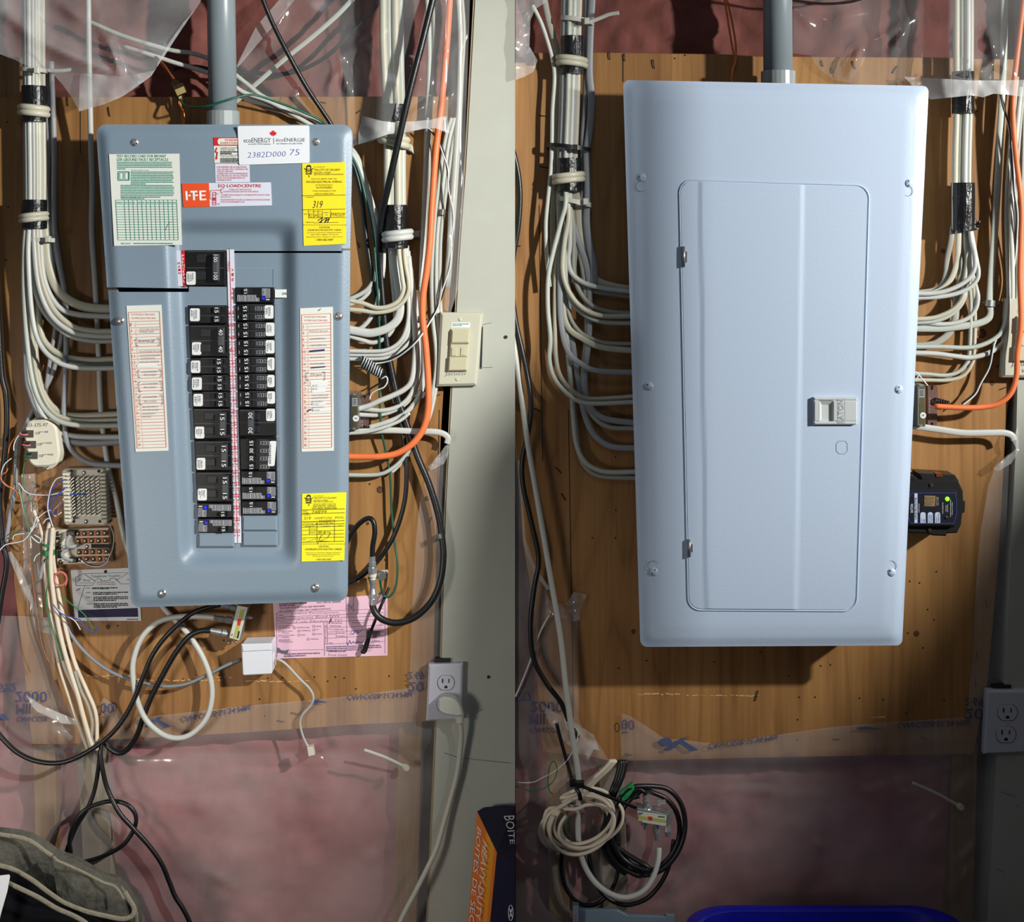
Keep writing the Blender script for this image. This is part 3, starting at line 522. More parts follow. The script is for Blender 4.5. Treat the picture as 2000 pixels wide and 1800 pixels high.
def afci(side, y0, y1, seed):
    f, g = (LX, LR_) if side == 'L' else (RX, RR_)
    b = quad(f, g, y0 + .6, y1 - .6, F0 - .01, B1, .0008).build('breaker', 'breaker_black', lp); x = f((y0 + y1) / 2); h = y1 - y0; X = lambda u: x + u if side == 'L' else x + 68 - u
    Y = lambda v: y0 + v * h if side == 'L' else y1 - v * h
    def r(u0, v0, u1, v1, d0, d1, name, mat, bev=0.): return MB().rect(min(X(u0), X(u1)), min(Y(v0), Y(v1)), max(X(u0), X(u1)), max(Y(v0), Y(v1)), d0, d1, bev).build(name, mat, b)
    r(22, .12, 65, .34, B1 - .0005, B1 + .0004, 'label', 'label_grey'); r(28, .34, 65, .52, B1 - .0005, B1 + .0004, 'label', 'label_grey'); r(1, .34, 10, .93, B1 - .0005, B1 + .0004, 'label', 'label_grey'); r(10, .48, 17, .93, B1 - .0005, B1 + .0004, 'label', 'label_grey')
    r(12, .2, 18, .42, B1 - .001, B1 + .003, 'test_button', 'button_blue', .0006); r(2, .2, 9, .26, B1 - .0005, B1 + .0005, 'label', 'label_white')
    r(44, .6, 53, .95, B1 - .001, B1 + .006, 'toggle', 'breaker_dark', .0015); r(36, .62, 43, .9, B1 - .001, B1 + .0003, 'slot', 'dark_gap')
    m = MB(); rot = 'cw' if side == 'L' else 'ccw'; q = B1 + .0007
    def t(st, u0, v0, u1, v1, d): m.text(st, min(X(u0), X(u1)), min(Y(v0), Y(v1)), max(X(u0), X(u1)), max(Y(v0), Y(v1)), d, rot)
    t('CAFCI', 29, .14, 34, .5, q); t('TEST', 12, .5, 16, .9, q); R = random.Random(seed)
    for u in (24, 37, 40, 44, 47, 52, 55, 58, 62):
        v = .15
        while v < (.3 if u < 28 else .48): w = R.uniform(.04, .1); m.line(X(u), Y(v), X(u), Y(v + w), 1.1, q); v += w + .03
    for u in (3, 5.5, 8):
        v = .38
        while v < .88: w = R.uniform(.04, .12); m.line(X(u), Y(v), X(u), Y(v + w), .9, q); v += w + .03
    m.build('lettering', 'ink_black', b)['kind'] = 'stuff'
    two_numbers(side, '15', (Y(.76),), b, X(49), B1 + .0064, 9, 6); return b
double('L', 488, 558, '100', 414, 496, 548, (364, 530, 382, 556), 3, 'main_breaker', lambda y: 362 + (y - 488) * .02, lambda y: 440.)
tandem('L', 597, 632, '15', (371, 602, 390, 627), 1); double('L', 634, 697, '40', 424, 640, 690, (375, 668, 393, 693), 2)
tandem('L', 698, 731, '15', (373, 704, 391, 728), 3); tandem('L', 732, 764, '15', (375, 737, 394, 761), 4); tandem('L', 765, 796, '15', (378, 769, 396, 793), 5)
double('L', 797, 857, '15', 427, 806, 852, (381, 833, 399, 856), 6); double('L', 860, 919, '15', 430, 868, 914, (384, 894, 401, 917), 7); double('L', 921, 980, '15', 432, 930, 977, (386, 954, 404, 977), 8)
afci('L', 982, 1011, 1); afci('L', 1012, 1040, 2); afci('R', 561, 592, 3)
for i, (a, b_, l) in enumerate(((594, 627, (517, 596, 534, 622)), (628, 661, (519, 630, 536, 656)), (662, 696, (519, 664, 536, 690)), (697, 729, (522, 698, 536, 723)), (730, 762, (522, 732, 536, 756)), (763, 796, (522, 764, 537, 788)))): tandem('R', a, b_, '15', l, 20 + i)
double('R', 798, 852, '30', 482, 803, 849, (520, 798, 537, 822), 30)
q4 = quad(RX, RR_, 856, 917, F0 - .01, B1, .0008).build('breaker', 'breaker_black', lp)
for k, (y, nm) in enumerate(((865, '15'), (880, '30'), (895, '30'), (911, '15'))):
    MB().rect(485, y - 6, 496, y + 6, B1 - .001, B1 + .005, .001).build('toggle', 'breaker_dark', q4); MB().rect(498, y - 5, 506, y + 5, B1 - .001, B1 + .0003).build('slot', 'dark_gap', q4)
    two_numbers('R', nm, (y,), q4, 491, B1 + .0054, 9, 7)
onoff(q4, 508, 522, (865, 880, 895, 911), B1 + .0005, 'R'); glue_label(q4, 523, 861, 536, 910, 31, 4)
afci('R', 919, 948, 4); afci('R', 949, 977, 5); afci('R', 978, 1006, 6)
# stickers on the panel
def sticker(pts, d, mat, name='sticker', parent=None, t=.0003): return MB().prism(pts, d - .0008, d + t).build(name, mat, parent or lp)
def ink(m, mat, parent, name='lettering'):
    o = m.build(name, mat, parent); o['kind'] = 'stuff'; return o
st = sticker([(443, 487), (457, 487), (472, 1060), (458, 1060)], F0 + .0012, 'strip_white', 'number_strip'); m = MB(); dd = F0 + .0019
m.poly([(448, 484), (464, 1060)], 1.1, dd); m.text('MAIN', 444.5, 511, 448.5, 529, dd, 'cw')
for k in range(20):
    y = 600 + k * 24.5 - (k * k) * .045; x = 446.3 + (y - 487) * .0265; n_ = 3 + 2 * k if k < 19 else 41
    if k < 19:
        m.text(str(n_), x - 3.2, y + 6, x + 2, y + 14, dd, 'cw'); m.text(str(n_ + 1), x + 3.6, y + 6, x + 8.6, y + 14, dd, 'cw')
        for xx in (x - 1.6, x + 6): m.text('A', xx - 1.4, y - 1.4, xx + 1.4, y + 1.4, dd, 'cw'); m.text('B', xx - 1.4, y + 17.6, xx + 1.4, y + 20.6, dd, 'cw')
for t_, y in (('A', 527), ('1', 536), ('B', 546), ('A', 564), ('2', 572), ('B', 582)): m.text(t_, 452.5, y - 3, 456.5, y + 3, dd, 'cw')
ink(m, 'ink_red', st)
st = sticker([(344, 489), (353, 489), (357, 559), (348, 559)], F0 + .004, 'strip_white', 'main_label'); sticker([(353, 489), (361, 489), (364, 559), (357, 559)], F0 + .004, 'red_print', 'main_label_band', st)
m = MB()
for i, c in enumerate('MAIN'): m.text(c, 347 + i * .6, 512 + i * 6.3, 352 + i * .6, 516.5 + i * 6.3, F0 + .0048)
ink(m, 'red_print', st); m = MB()
for i, c in enumerate('PRINCIPAL'): m.text(c, 355 + i * .4, 497 + i * 6.2, 359.4 + i * .4 if c != 'I' else 356.6 + i * .4, 501.6 + i * 6.2, F0 + .0048)
ink(m, 'ink_white', st)
st = sticker([(537, 565), (583, 565), (583, 581), (537, 581)], F0 + .004, 'label_white', 'circuit_label'); ink(MB().text('GARAGE', 551, 570.5, 568, 575.5, F0 + .005), 'ink_black', st)
# green test record card
c1 = sticker([(213, 301), (350, 300), (355, 478), (223, 480)], HL + .0002, 'paper_cream', 'record_card', t=.0005); m = MB(); e = HL + .0012; h = HL + .0012
m.text('TEST RECORD CARD FOR BRYANT', 228, 302, 325, 307.5, e).text('GFR GROUND FAULT RECEPTACLE', 228, 308.8, 329, 314.5, e)
m.greek(229, 316, 338, 5, 3.2, 1.7, e, seed=4, last=.15).text('TESTING INSTRUCTIONS', 256, 331.4, 291, 333.6, e).greek(256, 335, 339, 8, 3.3, 1.8, e, seed=5, last=.35).greek(236, 361, 340, 8, 3.3, 1.7, e, seed=6, last=.5).greek(237, 384, 316, 2, 3.3, 1.7, e, seed=7)
m.frame(231, 335, 252.5, 352, 1.6, e).frame(234, 337, 241, 350, .9, e).frame(244, 337, 251, 350, .9, e)
for i in range(16):
    y = 390.5 + i * 5.0 + (3 if i else 0); x0 = 226 + (y - 390) * .055; m.line(x0, y, x0 + 119.5 - (y - 390) * .02, y - .3, .8, e)
for i in range(14):
    x = 226 + (0 if i == 0 else 16.6 + (i - 1) * 8.55); m.line(x, 390.5, x + 4.5 - i * .1, 468.5, .8, e)
for i in range(13): m.greek(228 + (0 if i == 0 else 15.5 + (i - 1) * 8.55), 394.5, 228 + (12 if i == 0 else 21.5 + (i - 1) * 8.55), 1, 3, 1.7, e, seed=20 + i, last=1)
m.text('BRYANT', 237, 474, 256, 477, e).greek(261, 474.3, 340, 1, 3, 1.9, e, seed=9, last=1)
ink(m, 'ink_green', c1); m = MB().poly([(323, 450), (326, 442), (331, 434), (345, 433)], .8, e); ink(m, 'ink_grey', c1, 'pen_stroke')
# warning label
c2 = sticker([(417, 268), (470, 268), (470, 318), (419, 318)], HL + .0002, 'paper_cream', 'warning_label'); sticker([(417, 268), (470, 268), (470, 284.5), (418, 284.5)], HL + .0006, 'red_print', 'warning_band', c2)
sticker(rounded([(425, 270), (475, 270), (475, 282.5), (425, 282.5)], 5, 4), HL + .001, 'paper_cream', 'warning_band', c2)
e = HL + .0016; ink(MB().text('WARNING', 439, 271.5, 469, 275.5, e).text('AVERTISSEMENT', 430, 277, 482, 281.5, e).poly([(424, 288), (421, 297), (425, 297), (423, 310)], 1.8, e).flat([(421.6, 307), (425.6, 307.5), (423, 312.5)], e), 'red_print', c2)
ink(MB().text('HAZARD OF ELECTRIC', 431, 287.5, 468, 290.2, e).text('SHOCK OR BURN', 431, 291.2, 459, 294, e).greek(431, 295.3, 467, 2, 3.3, 2, e, seed=3).text('RISQUE DE BRULURE', 431, 301.5, 466, 304, e).text('CHOC ELECTRIQUE', 431, 305, 462, 307.6, e).greek(431, 309, 466, 3, 2.9, 1.8, e, seed=8, last=.95), 'ink_black', c2)
c3 = sticker([(420, 319.5), (487, 320), (488, 355.5), (421, 356.5)], HL + .0002, 'strip_white', 'repair_label'); m = MB(); e = HL + .001
for i, (t_, w) in enumerate((('FOR REPAIRS OR ALTERATIONS', 58), ('CALL AN ELECTRIC CONTRACTOR', 60.5), ('OR ELECTRICIAN', 31), ('CONSULTER UN ENTREPRENEUR', 60), ('ELECTRICIEN OU UN ELECTRICIEN', 60), ('POUR TOUTE REPARATION OU', 55), ('MODIFICATION', 28))): m.text(t_, 424, 324.5 + i * 4.25, 424 + w, 327.6 + i * 4.25, e)
ink(m, 'ink_red', c3)
c4 = sticker([(355, 358), (529, 356), (531, 401), (358, 404.5)], HL + .0004, 'strip_white', 'brand_label'); sticker([(355, 358), (408, 357.4), (410, 403.4), (358, 404.5)], HL + .0008, 'orange_print', 'brand_square', c4)
e = HL + .0016; m = MB()
m.line(363.7, 373, 365, 391, 4, e).line(367.7, 381.7, 372.5, 381.6, 3, e).line(371.5, 374.3, 385.5, 374, 3.4, e).line(378, 374, 379, 391, 4, e).line(381, 381.3, 387, 381.2, 3, e).line(391, 373, 391.8, 391, 4.2, e).line(389.5, 373.7, 402, 373.4, 3, e).line(390, 381.5, 401, 381.2, 3, e).line(390, 389.8, 403, 389.3, 3, e)
ink(m, 'ink_white', c4); m = MB().text('EQ LOADCENTRE', 427, 359.5, 510.5, 366.5, e).text('OVERLOAD TRIP POSITION', 448, 368.5, 491, 371.3, e).text('POSITION DECLENCHEE PAR SURCHARGE', 437, 372.5, 505, 375.3, e).text('TO RESET MOVE HANDLE TO EXTREME OFF POSITION THEN', 432, 379, 527, 381.8, e).text('SWITCH ON', 432, 383, 451, 385.8, e).text('POUR REARMER POUSSER LE LEVIER EN POSITION EXTREME', 432, 388.5, 528, 391.3, e).text('OFF PUIS LE RAMENER A ON', 432, 392.6, 478, 395.4, e).text('ON', 422, 377, 427, 379.4, e).text('OFF', 424, 397, 430, 399.6, e)
m.frame(416, 375.5, 422, 400, 1, e).line(416, 380.5, 422, 380.5, 1, e).line(416, 391, 422, 391, 1, e).line(416, 395.5, 422, 395.5, 1, e).flat([(416, 385.5), (422, 385.5), (422, 391), (416, 391)], e).poly([(432, 371), (411, 372), (411, 388), (415, 388)], .9, e).poly([(437, 369), (432, 369), (432, 376), (436, 376)], .9, e)
ink(m, 'ink_red', c4)
c5 = sticker(rounded([(464, 246), (604, 245), (604.5, 318), (467, 322)], 3, 3), HL + .0016, 'paper_white', 'audit_card', t=.0006); e = HL + .0025
leaf = [(0, -6.3), (1.5, -3.6), (3.4, -4.6), (3, -1), (4.7, -2.6), (5.2, -1.6), (7, -1.9), (6.2, .3), (7, 1), (3.6, 3.8), (4, 5), (.6, 4.4), (.5, 6.4)]; leaf += [(-x, y) for x, y in leaf[::-1]][:-1]
ink(MB().flat([(533.5 + x, 260 + y) for x, y in leaf], e), 'red_print', c5, 'maple_leaf')
ink(MB().text('ecoENERGY', 476, 269, 529, 278.5, e).text('écoÉNERGIE', 539, 267.5, 596, 276.5, e).line(534.6, 269, 534.8, 281, .8, e).text('an ecoACTION initiative', 485, 279.5, 529, 282.6, e).text("une initiative d'ecoACTION", 540, 278.5, 590, 281.6, e), 'ink_grey', c5)
ink(MB().text('2382D000', 484, 297.5, 558, 308, e, '', .12, -.035).text('75', 566, 291.5, 585, 303, e, '', .15), 'ink_blue', c5, 'handwriting')
# yellow inspection stickers
def crest(m, x, y, s_, e):
    for a, b_, c, d_ in ((-9, -3, -4, 2), (9, -3, 4, 2), (-5, 7, 5, 7), (-6, 9, 6, 9), (-4, -7, 4, -7), (-2, 3, 2, 3), (-3, -1, 3, -1), (0, 11, 1, 15), (-7, 5, -4, 2), (7, 5, 4, 2), (-3, 4, -5, 8), (3, 4, 5, 8)): m.line(x + a * s_, y + b_ * s_, x + c * s_, y + d_ * s_, 1.1, e)
    m.frame(x - 4 * s_, y - 6 * s_, x + 4 * s_, y + 2 * s_, 1.2, e); m.flat([(x - 2.5 * s_, y - 9 * s_), (x + 2.5 * s_, y - 9 * s_), (x + 3.5 * s_, y - 6 * s_), (x - 3.5 * s_, y - 6 * s_)], e)
def lines(m, rows, e):
    for t_, x0, y0, x1, y1 in rows: m.text(t_, x0, y0, x1, y1, e, '', 0, -.006)
y1 = sticker([(590, 319), (674, 316.5), (676, 476), (593, 480)], HL + .0006, 'yellow_paper', 'inspection_sticker', t=.0004); e = HL + .0018; m = MB(); crest(m, 603.5, 331, 1., e)
lines(m, (('E.S. 274 (REV. 89)', 614, 325, 635, 327.5), ('THE CITY OF CALGARY', 614, 329.5, 665, 333.5), ('ELECTRIC SYSTEM', 614, 335.5, 646, 338.5), ('ELECTRICAL INSPECTION DIVISION', 614, 339, 671, 342), ('THIS IS TO CERTIFY THAT THE', 608, 348, 658, 350.6), ('ROUGH ELECTRICAL WIRING', 599, 353, 668, 357), ('IN THIS BUILDING IS', 617, 360, 650, 362.6), ('AUTHORIZED', 618, 364.5, 649, 368), ('TO BE CONCEALED AT THE', 611, 371.5, 656, 374), ('DATE OF INSPECTION', 615, 377, 652, 379.8), ('COMMENTS', 597, 384, 613, 386), ('DATE', 594, 416.5, 600.5, 419), ('YY', 605, 412, 609, 414), ('MM', 614, 412, 619, 414), ('DD', 623, 412, 627, 414), ('PERMIT', 633, 414, 643, 416), ('NO.', 636, 418.5, 641, 420.5), ('INSPECTOR', 598, 433, 614, 435.2), ('CAUTION', 624, 442, 644, 445.5), ('UNDERGROUND ELECTRIC CABLES', 601, 447.5, 667, 450.6), ('Your home is serviced by underground electric', 600, 453, 668, 455.6), ('cables. Before digging in the yard call', 607, 456.8, 661, 459.4), ('Alberta First Call for underground cable locations', 599, 461.5, 670, 464), ('1-800-242-3447', 618, 466, 651, 470)), e)
for y in (382, 409.5): m.line(591, y, 675, y - 1.6, .8, e)
for x in (603, 612.5, 621.5, 630, 646): m.line(x, 410, x + .4, 425, .7, e)
m.line(603, 425.3, 676, 424, .7, e).line(614, 435, 662, 434, .6, e)
for k in range(17): m.line(593 + k * 5, 439, 596 + k * 5, 438.9, .8, e)
ink(m, 'ink_black', y1); ink(MB().text('319', 612, 392, 630, 406, e, '', .2).text('92', 603.5, 417, 610, 424, e, '', .15).text('04', 614, 417.5, 620, 423.5, e, '', .15).text('22', 623, 417, 629, 423, e, '', .15).text('M90509', 647, 415, 673.5, 422.5, e, '', .2).poly([(621, 431), (626, 427), (630, 424), (628, 434), (624, 434), (640, 424), (634, 435), (644, 425), (640, 435)], 1.2, e), 'ink_black', y1, 'handwriting')
y2 = sticker([(590, 964), (676.5, 961), (672.5, 1094), (589, 1096.5)], HL - .0002, 'lemon_paper', 'inspection_sticker', t=.0004); e = HL + .001; m = MB(); crest(m, 603, 974, .9, e)
lines(m, (('E.S. 273 (REV. 89)', 613, 967.5, 632, 969.5), ('THE CITY OF CALGARY', 613, 970.5, 658, 973.5), ('ELECTRIC SYSTEM', 613, 975.5, 641, 977.8), ('ELECTRICAL INSPECTION', 613, 978.3, 651, 980.6), ('THIS IS TO CERTIFY THAT THE', 612, 983, 656, 985.4), ('ELECTRICAL WIRING', 612, 986.2, 656, 989.4), ('HAS BEEN INSPECTED', 610, 990.4, 658, 993.6), ('PERMIT', 592, 997, 601, 999), ('NUMBER', 592, 1000.5, 603, 1002.5), ('COMMENTS', 592, 1004, 607, 1006), ('CONTRACTOR', 591, 1020, 609, 1022), ('DESCRIPTION', 596, 1026.5, 614, 1028.5), ('ACCEPTED BY', 627, 1026.5, 646, 1028.5), ('DATE', 661, 1025.5, 668, 1027.5), ('ROUGH IN', 591, 1034.5, 603, 1036.5), ('UPSTAIRS', 605.5, 1032, 618, 1034), ('BASEMENT', 605, 1039, 618, 1041), ('FINAL', 591, 1052.5, 598, 1054.5), ('CAUTION', 623, 1065, 642, 1068.5), ('UNDERGROUND ELECTRIC CABLES', 596, 1070.5, 668, 1074), ('Your home is serviced by underground electric', 597, 1078, 666, 1080.4), ('Before digging in the yard call Alberta First Call', 600, 1081.6, 663, 1084), ('for underground cable locations', 611, 1085, 652, 1087.2), ('1-800-242-3447', 618, 1090.5, 647, 1093.6)), e)
for y in (995.5, 1003, 1018.5, 1024.5, 1029, 1058.5): m.line(590, y, 675 - (y - 964) * .03, y - 2.2, .7, e)
for a in ((604, 1036.5, 619, 1036), (620, 1036.5, 672, 1035), (590, 1044, 672, 1042), (590, 1050, 672, 1048.5)): m.line(*a, .6, e)
for x in (619.5, 653.5): m.line(x, 1024, x, 1058, .7, e)
m.line(604.5, 1029, 604.5, 1044, .6, e)
for k in range(17): m.line(591 + k * 5, 1062, 594 + k * 5, 1061.9, .8, e)
ink(m, 'ink_black', y2); ink(MB().text('24899', 609, 996, 638, 1002.5, e, '', .2, -.01).text('319', 594, 1008.5, 607, 1015, e, '', .2).text('HAMPTONS', 615, 1009.5, 649, 1014, e, '', .2, -.03).text('BASEMENT', 624, 1015, 655, 1018.4, e, '', .2, -.03).text('REAL', 655, 1008, 673, 1012, e, '', .2).text('CASEMENT', 610, 1018.5, 656, 1025, e, '', .2, -.03).poly([(620, 1062), (628, 1045), (640, 1038), (646, 1040), (640, 1050), (625, 1056), (645, 1057)], .8, e).poly([(601, 1057), (620, 1051)], .7, e).text('84', 622, 1037, 636, 1042, e, '', .2), M('ink_olive', (96, 92, 30), .7), y2, 'handwriting')
# directories
def directory(q, first, names, marks, patches):
    c = sticker(q, HL - .0002, 'paper_cream', 'directory_card', t=.0004); e = HL + .0008
    (ax, ay), (bx, by), (cx, cy), (dx, dy) = q
    def U(u, v): x0, x1 = ax + (dx - ax) * v, bx + (cx - bx) * v; y = (ay + (dy - ay) * v) * (1 - u) + (by + (cy - by) * v) * u; return x0 + (x1 - x0) * u, y
    m = MB(); R = MB()
    top, bot = .045, .975
    m.poly([U(.05, top), U(.94, top), U(.94, bot), U(.05, bot), U(.05, top)], .9, e)
    for i in range(41):
        v = .108 + i * (bot - .108) / 40; 
        if i % 2 == 0: m.line(*U(.05, v), *U(.94, v), .9, e)
        else:
            m.line(*U(.17, v), *U(.94, v), .55, e); x, y = U(.075, v); m.text(str(first + i - 1), x, y - 3, x + (3 if first + i - 1 < 10 else 5.5), y + 3, e); x, y = U(.235, v)
            m.text('A', x - .8, y - 4.4, x + .8, y - 1.8, e).text('B', x - .8, y + 1.8, x + .8, y + 4.4, e)
    x, y = U(.12, .06); x2, _ = U(.8, .06); m.text('YOUR ELECTRICIAN', x, y - 1.6, x2, y + 1.6, e); x, y = U(.12, .085); m.text('VOTRE ELECTRICIEN', x, y - 1.6, x2 + 2, y + 1.6, e)
    ink(m, 'ink_redline', c)
    for u0, v0, u1, v1 in patches: sticker([U(u0, v0), U(u1, v0), U(u1, v1), U(u0, v1)], HL + .0006, 'label_white', 'correction_label', c)
    for t_, u0, v0, u1, v1 in names:
        a, b_ = U(u0, v0); p, r_ = U(u1, v1); R.text(t_, a, b_, p, r_, e + .0006, '', .15, -.03)
    for pts_, w in marks: R.poly([U(*k) for k in pts_], w, e + .0006)
    ink(R, 'ink_pen', c, 'handwriting'); return c
br = lambda v0, v1, u0=.2, u1=.9: [([(u0 + .07, v0), (u0, v0 + .003), (u0 + .02, v1), (u0 + .09, v1)], .7), ([(u1 - .08, v0), (u1, v0), (u1, v1), (u1 - .05, v1)], .7)]
directory([(247, 597), (315, 595), (329, 880), (265, 882)], 1, (('NOOK PLUG', .35, .158, .9, .173), ('FRIDGE', .35, .176, .75, .19), ('RANGE', .3, .235, .76, .258), ('OUTSIDE PLUGS', .3, .31, .97, .327), ('DISHWASHER', .32, .337, .9, .352), ('FURNACE', .34, .357, .74, .37), ('MICROWAVE', .3, .381, .85, .397), ('COUNTER', .33, .45, .78, .464), ('PLUGS', .4, .47, .75, .485), ('COUNTER', .33, .53, .78, .545), ('PLUGS', .38, .556, .72, .57), ('COUNTER', .33, .622, .74, .636), ('PLUGS', .36, .653, .72, .668), ('BASEMENT', .3, .69, .76, .704), ('TV PLUGS', .29, .712, .77, .726), ('BASEMENT', .28, .738, .69, .75), ('PLUGS', .28, .757, .53, .77)),
    br(.227, .276) + br(.444, .49) + br(.525, .588) + br(.617, .68), ((.2, .405, .78, .425),))
directory([(586, 602), (650, 599), (652, 880), (589, 882)], 2, (('PATIO PLUG', .29, .158, .84, .174), ('GENERAL', .3, .21, .78, .226), ('GENERAL', .3, .256, .82, .272), ('BASEMENT', .31, .34, .76, .354), ('WASHER', .3, .384, .74, .4), ('Dryer', .32, .456, .68, .484), ('A/C', .35, .536, .52, .55), ('A/C', .35, .558, .52, .572), ('MACHANICAL', .34, .606, .86, .62), ('ROOM PLUGS', .34, .624, .82, .638), ('BASEMENT', .34, .648, .7, .662), ('PLUGS', .34, .666, .55, .678), ('BASEMENT', .35, .69, .72, .702), ('PLUGS', .36, .708, .57, .72)),
    [([(.28, .302), (.74, .297)], 3.6), ([(.32, .417), (.76, .413)], 2.2), ([(.56, .022), (.64, .01)], 1.2), ([(.2, .724), (.22, .712), (.32, .706)], 2.2)] + br(.45, .505, .16, .74), ((.3, .512, .82, .548), (.34, .551, .74, .592), (.34, .655, .74, .68), (.36, .695, .9, .722)))
# ---------------------------------------------------------------- right: closed white panel
rp = empty('closed_panel', P(1510, 1255, 0), 'white steel breaker panel with closed door and light grey latch', 'electrical panel')
OUTR = [(1217, 156), (1814, 168), (1762, 1260), (1251, 1263)]
MB().slab(side_x(OUTR, HL - .012, .014), HL - .013, .001).build('box', 'white_enamel', rp)
DOOR = [(1325, 349), (1699, 361), (1674, 1193), (1344, 1191)]
def rcover(x, y):
    e = inset_dist(x, y, OUTR, 6.); d = HL - .005 * (1 - sm(e / 18)) - .0016 * (1 - sm((e - 16) / 26))
    return d - .0030 * sm((inset_dist(x, y, DOOR, 5.) - 12) / 6)
sheet('cover', rounded(OUTR, [13, 11, 11, 13]), rcover, 7, M('white_enamel'), rp, thick=.004)
l1 = lambda y: 1367 + (y - 349) * 12 / 842; l2 = lambda y: 1568 - (y - 355) * 13 / 837
DI = [(1329, 353.5), (1695, 365), (1670, 1190), (1347, 1188)]
def rdoor(x, y):
    return HL + .0010 + .0013 * sm((x - l1(y) + 1.5) / 3.) - .0013 * sm((x - l2(y) + 3) / 6)
dd_ = sheet('door', rounded(DI, [24, 24, 24, 22]), rdoor, 4.5, M('white_enamel'), rp, thick=.0022)
bd = [P(x, y, HL + .0004) for x, y in rounded([(1326.5, 350.5), (1698, 362), (1673, 1193), (1344, 1191)], [26, 26, 26, 24], 6)]
MB().tube(bd + bd[:1], .0011, 8, caps=False).build('door_bead', 'white_enamel', rp)
for x, y0_, y1_ in ((1335, 481, 521), (1346, 1053, 1087)):
    hb = MB().tube([P(x, y0_, HL + .003), P(x, y1_, HL + .003)], 3.4 * px(HL), 12).build('hinge', 'steel', rp)
    MB().rect(x + 2, y0_ + 10, x + 7, y1_ - 9, HL - .001, HL + .003).build('hinge_leaf', 'steel', hb)
lt = MB()
for a in ((1590, 776, 1674, 782), (1590, 823, 1674, 829), (1590, 782, 1600, 823), (1627, 782, 1674, 823)): lt.rect(*a, HL, HL + .0075, .0012)
latch = lt.build('latch', 'latch_white', rp); MB().rect(1600, 782, 1627, 823, HL, HL + .0030).build('latch_recess', 'latch_white', latch)
MB().add([P(1600, 782, HL + .0072), P(1605, 787, HL + .0032), P(1605, 818, HL + .0032), P(1600, 823, HL + .0072)], [(0, 1, 2, 3)]).add([P(1627, 782, HL + .0072), P(1600, 782, HL + .0072), P(1604, 790, HL + .0032), P(1627, 790, HL + .0032)], [(0, 1, 2, 3)]).build('latch_slope', 'latch_white', latch)
mb = MB(); mb.frame(1636, 778.5, 1650, 827, .8, HL + .0077)
for t_, y in (('E', 818), ('A', 808), ('T', 798.5), ('O', 788), ('N', 779.5)):
    pass
lg = MB().text('EATON', 1638, 780.5, 1648.5, 825.5, HL + .0083, 'ccw'); ink(lg, M('emboss', (176, 182, 184), .42), latch); ink(mb, M('emboss'), latch, 'emboss_frame')
kn = [(1638, 861), (1651, 861), (1655, 866), (1655, 880), (1650, 886), (1639, 886), (1633.5, 880), (1633.5, 867)]
MB().poly(kn + kn[:1], 1., HL + .0013).build('knock_out', M('emboss2', (150, 158, 170), .5), dd_)
def wscrew(x, y, a, hole):
    if hole:
        n = 18; k = MB().poly([(x + hole[0] + 10 * math.cos(6.283 * i / n), y + hole[1] + 10 * math.sin(6.283 * i / n)) for i in range(n + 1)], 1.3, rcover(x, y) + .0004).build('keyhole', M('emboss2'), rp)
    screw(x, y, 8.8, rcover(x, y) - .0005, rp, M('white_enamel'), a, True)
wscrew(1253, 346, .1, (-1, 18)); wscrew(1775, 358, 1.5, (-2, 15)); wscrew(1268, 754, .7, None); wscrew(1755, 760, 1.9, None); wscrew(1277, 1116, 2.2, (-2, -11)); wscrew(1741, 1117, .8, (0, -12))
# ---------------------------------------------------------------- conduits
def conduit(label, xa, xb, wa, yc0, yc1, yt):
    a, b = P(xa - (xb - xa) * .5, -330, .045), P(xb, yt, .045); r = wa / 2 * px(.045)
    e_ = empty('conduit', P(xb, yt, .045), label, 'conduit')
    MB().tube([a, a.lerp(b, .5), b], r, 24).build('pipe', 'pvc_grey', e_)
    t = (b - a).normalized(); c0 = a + t * (P(xb, yc0, .045) - a).length; c1 = a + t * (P(xb, yc1, .045) - a).length
    MB().lathe(c0, c1, [(0, r * 1.06), (.04, r * 1.17), (.9, r * 1.17), (1, r * 1.22)], 24).build('collar', 'pvc_collar', e_)
conduit('grey plastic conduit entering the top of the grey breaker panel', 430, 436, 55, 216, 262, 262)
conduit('grey plastic conduit entering the top of the white closed panel', 1517, 1520, 57, 138, 180, 180)
# ---------------------------------------------------------------- cables
def beyond(pts):
    """carry a run on past the frame where the photograph cuts it"""
    pts = [tuple(p) for p in pts]
    for rev in (False, True):
        if rev: pts = pts[::-1]
        p, q = pts[0], pts[1]; L = math.hypot(p[0] - q[0], p[1] - q[1])
        if not (0 <= p[0] <= 2000 and 0 <= p[1] <= 1800) and L > 1:
            n = max(1, int(260 / L)); pts = [tuple([p[0] + (p[0] - q[0]) * k, p[1] + (p[1] - q[1]) * k]) + p[2:] for k in range(n, 0, -1)] + pts
        if rev: pts = pts[::-1]
    return pts
def cable(label, pts, w, d=.03, mat='cable_white', flat=0., group=None, cat='cable', name='cable', sub=6, n=10):
    o = MB().wire(beyond(pts), w, d, n, flat, .28 if flat else 0, sub).build(name, mat); return tag(o, label, cat, group)
def wires(rows):
    for r in rows: cable(*r[:4], **(r[4] if len(r) > 4 else {}))
